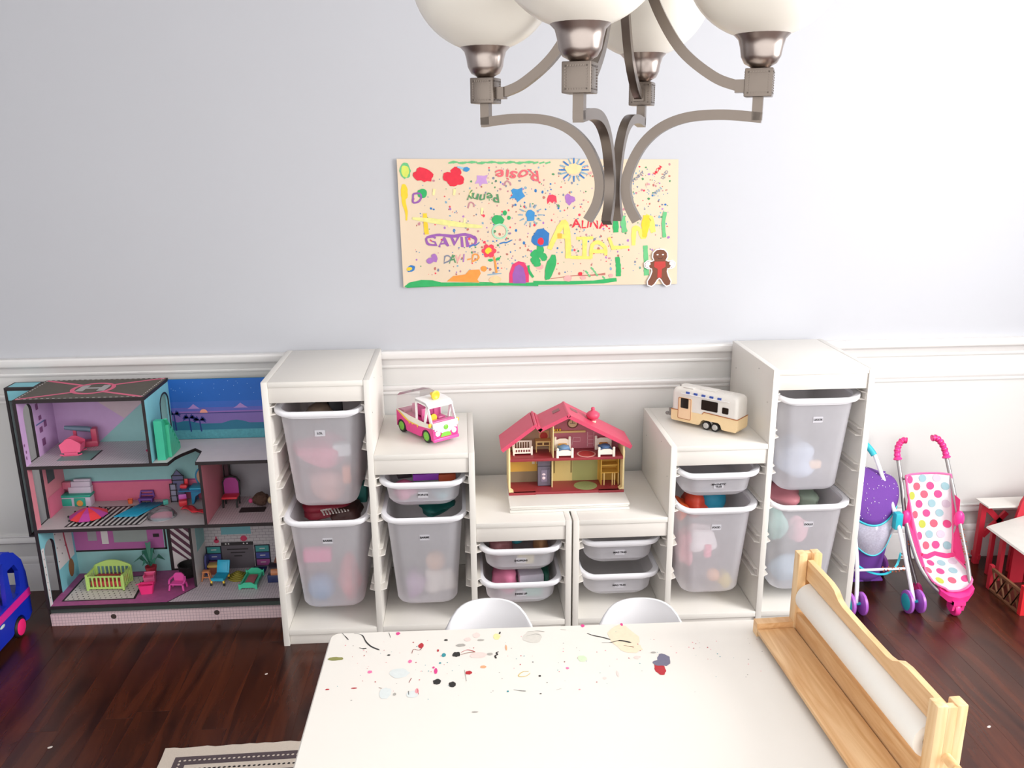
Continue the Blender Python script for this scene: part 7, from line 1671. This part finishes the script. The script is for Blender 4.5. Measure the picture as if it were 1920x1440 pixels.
# ------------------------------------------------------------------ toys inside the bins
M_T = lambda h: mat('bin_toy_' + h, h, .5)
def toy_ball(label, x, y, z, r, h):
    g = G(); g.ball((0, 0, r), r, n=18, m=12); o = g.build('toy_ball', M_T(h), None, 60); o.location = (x, y, z); return tag(o, label, 'ball')
def toy_block(label, x, y, z, sx, sy, sz, h, rz=0.0, name='toy_block'):
    g = G(); g.box(-sx, -sy, 0, sx, sy, 2 * sz, min(sx, sy, sz) * .35); o = g.build(name, M_T(h), None, 40); o.location = (x, y, z); o.rotation_euler = (0, 0, rz); return tag(o, label, 'toy')
def soft(label, x, y, z, rx, ry, rz_, h, seed, name='soft_toy'):
    """a crumpled soft shape"""
    rnd = random.Random(seed); bm = bmesh.new(); bmesh.ops.create_icosphere(bm, subdivisions=3, radius=1.0)
    ph = [rnd.uniform(0, 6.28) for _ in range(6)]
    for v in bm.verts:
        c = v.co.copy(); k = 1 + .14 * math.sin(4 * c.x + ph[0]) + .12 * math.sin(5 * c.y + ph[1]) + .10 * math.sin(6 * c.z + ph[2])
        v.co = Vector((c.x * rx * k, c.y * ry * k, max(-.9, c.z) * rz_ * k + rz_))
    g = G(); g.addbm(bm); o = g.build(name, M_T(h), None, 70); o.location = (x, y, z); return tag(o, label, 'soft toy')
def cc(xf, col): return xf((COLS[col][0] + COLS[col][1]) / 2)
A, B2, C2 = cc(xl, 0), cc(xl, 1), cc(xl, 2)
D2, E2, F_ = cc(xr, 2), cc(xr, 1), cc(xr, 0)
zt, zb_, = SLOTS[0] - .364, SLOTS[3] - .364
yy = -.33
soft('tan and rose heap in the upper left tall bin', A - .005, -.25, zt, .080, .11, .055, '#c98f86', 1)
soft('rosy doll clothes heap against the front of the upper left tall bin', A - .02, -.30, zt + .12, .085, .07, .055, '#e06f90', 2)
toy_block('white boxy toy high in the upper left tall bin', A + .055, -.345, zt + .17, .030, .02, .022, '#e8eef2', .2)
toy_block('orange toy low in the upper left tall bin', A + .065, -.335, zt + .07, .014, .02, .03, '#ec8a5c', .1)
toy_block('black boxy toy at the rim of the upper left tall bin', A + .02, -.20, zt + .27, .025, .02, .030, '#23262a', .3)
soft('brown heap at the rim of the upper left tall bin', A - .03, -.20, zt + .25, .06, .08, .03, '#8c7a6a', 3)
toy_block('bright pink toy box in the lower left tall bin', A - .050, -.345, zb_ + .165, .048, .02, .024, '#f05a9c', 0)
toy_ball('large blue ball at the bottom of the lower left tall bin', A - .048, -.318, zb_ + .004, .050, '#4f93c8')
soft('coral soft toy at the bottom right of the lower left tall bin', A + .05, -.32, zb_ + .003, .042, .05, .075, '#e8757a', 4)
soft('dark red cloth in the top of the lower left tall bin', A - .03, -.17, zb_ + .27, .085, .10, .035, '#8a1a30', 5, 'doll_cloth')
t = thing('hair_comb', 'white doll comb lying on top of the lower left tall bin', 'comb', (A + .005, -.27, zb_ + .315), .35)
g = G(); g.box(-.045, .018, 0, .045, .026, .005, .001); g.build('comb_back', M_T('#e8e2dc'), t, 0)
for k in range(9):
    g = G(); g.box(-.043 + k * .0105, -.024, .001, -.038 + k * .0105, .018, .004); g.build('tooth', M_T('#e8e2dc'), t, 0)
soft('dark brown heap under the white comb', A + .04, -.22, zb_ + .268, .05, .07, .028, '#4a2a26', 6)
toy_block('teal toy at the back of the lower left tall bin', A + .085, -.12, zb_ + .29, .02, .03, .035, '#2f7f78', 0)
z1 = SLOTS[2] - .114
toy_block('purple toy tray lying in the bin under the pink van', B2 + .005, -.27, z1 + .062, .045, .05, .012, '#a040c8', .05, 'toy_tray')
toy_block('orange-red toy in the right of the bin under the pink van', B2 + .075, -.27, z1 + .055, .030, .05, .014, '#c8542c', .1)
soft('pink toy heap in the bin under the pink van', B2 - .065, -.32, z1 + .004, .045, .05, .028, '#ef7aa8', 7)
soft('aqua toy heap in the bin under the pink van', B2 + .06, -.33, z1 + .004, .04, .05, .024, '#7fc4cc', 8)
toy_block('dark toy in the left of the bin under the pink van', B2 - .075, -.25, z1 + .06, .025, .04, .012, '#3a3238', .2)
soft('teal doll dress in the top of the large bin below the van', B2 + .03, -.14, zb_ + .245, .06, .09, .035, '#12655f', 9, 'doll_cloth')
soft('white fluffy toy at the bottom right of the large bin below the van', B2 + .04, -.30, zb_ + .004, .052, .06, .05, '#f6efe6', 10)
toy_ball('peach ball half way up the large bin below the van', B2 + .03, -.325, zb_ + .105, .035, '#eab894')
soft('mauve toy at the bottom left of the large bin below the van', B2 - .045, -.30, zb_ + .004, .035, .06, .045, '#b58fb8', 11)
z2 = SLOTS[4] - .114
toy_ball('turquoise ball in the upper bin left of the centre gap', C2 - .005, -.25, z2 + .035, .032, '#38a8b8')
toy_ball('pink ball in the upper bin left of the centre gap', C2 + .035, -.22, z2 + .045, .026, '#ea6a94')
soft('dusky toy heap in the upper bin left of the centre gap', C2 - .065, -.25, z2 + .004, .045, .09, .04, '#9a6468', 12)
soft('caramel toy heap in the upper bin left of the centre gap', C2 + .08, -.25, z2 + .01, .032, .08, .038, '#b0845c', 13)
toy_block('pale yellow toy in the front of the upper bin left of the gap', C2 + .02, -.355, z2 + .012, .03, .016, .018, '#f0e2a8', 0)
z3 = SLOTS[5] - .114
soft('pink tulle heap in the dress-up bin', C2 - .05, -.27, z3 + .006, .05, .09, .044, '#d87a9c', 14, 'doll_cloth')
t = toy_block('white quilted purse in the dress-up bin', C2 + .04, -.28, z3 + .035, .045, .05, .020, '#d9d2e0', .1, 'quilted_purse')
soft('dark green wrap in the right of the dress-up bin', C2 + .095, -.26, z3 + .02, .018, .07, .034, '#1f5a4a', 15, 'doll_cloth')
toy_block('mint toy in the front of the dress-up bin', C2 + .045, -.352, z3 + .01, .035, .014, .016, '#9adcc8', 0)
# right-hand frame
toy_ball('turquoise ball in the top of the large bin below the camper', E2 + .035, -.235, zb_ + .25, .052, '#1f8fb0')
soft('orange-red toy food in the top of the large bin below the camper', E2 - .03, -.24, zb_ + .245, .05, .07, .042, '#d0452c', 16, 'toy_food')
soft('bright orange toy food at the left of the large bin below the camper', E2 - .085, -.25, zb_ + .245, .026, .06, .034, '#ef6a34', 17, 'toy_food')
toy_ball('peach toy fruit low in the large bin below the camper', E2 + .022, -.345, zb_ + .03, .024, '#f0b080')
soft('yellow toy food at the bottom right of the large bin below the camper', E2 + .068, -.33, zb_ + .003, .03, .035, .026, '#f2dc70', 18, 'toy_food')
toy_block('pink toy in the middle of the large bin below the camper', E2 - .005, -.352, zb_ + .13, .012, .010, .024, '#f07a94', .2)
soft('white toy plate heap in the large bin below the camper', E2 - .02, -.31, zb_ + .13, .05, .05, .05, '#f4eef0', 19)
soft('rose toy heap at the left of the large bin below the camper', E2 - .075, -.30, zb_ + .08, .025, .05, .07, '#e79aa6', 20)
soft('pale blue brick heap in the upper right tall bin', F_ - .02, -.29, zt + .03, .075, .08, .065, '#b7c6dc', 21)
toy_block('peach brick in the upper right tall bin', F_ + .03, -.352, zt + .075, .022, .012, .014, '#eec7a4', .1)
soft('dusty pink doll dress in the top of the lower right tall bin', F_ - .035, -.22, zb_ + .26, .07, .09, .045, '#c87f88', 22, 'doll_cloth')
soft('sage doll dress in the top of the lower right tall bin', F_ + .06, -.20, zb_ + .255, .045, .08, .038, '#9cae9c', 23, 'doll_cloth')
soft('mint doll cloth at the left of the lower right tall bin', F_ - .075, -.31, zb_ + .17, .035, .05, .06, '#9fd8cc', 24, 'doll_cloth')
soft('pink doll in the middle of the lower right tall bin', F_ + .005, -.33, zb_ + .17, .04, .03, .045, '#f0b0bc', 25)
soft('pale blue doll cloth at the bottom of the lower right tall bin', F_ + .0, -.31, zb_ + .004, .07, .05, .05, '#b0cce0', 26, 'doll_cloth')

# ------------------------------------------------------------------ scraps on the floor
for x, y, s_, lab in ((0.86, -.63, .009, 'white paper scrap on the floor beyond the paper holder'), (-1.02, -.60, .004, 'tiny pink scrap on the floor left of the craft table'), (-1.565, -.915, .006, 'small white scrap on the floor at the lower left'), (1.155, -1.02, .006, 'tiny white scrap on the floor right of the paper holder')):
    g = G(); g.loft([[(a, b, 0) for a, b in blob(0, 0, s_, s_ * .7, 9, .25, .4, random.Random(2))], [(a, b, .0012) for a, b in blob(0, 0, s_ * .96, s_ * .66, 9, .25, .4, random.Random(2))]])
    o = g.build('paper_scrap', mat('scrap_white', '#d8ccc4', .8), None, 0); o.location = (x, y, .0002); tag(o, lab, 'paper scrap')
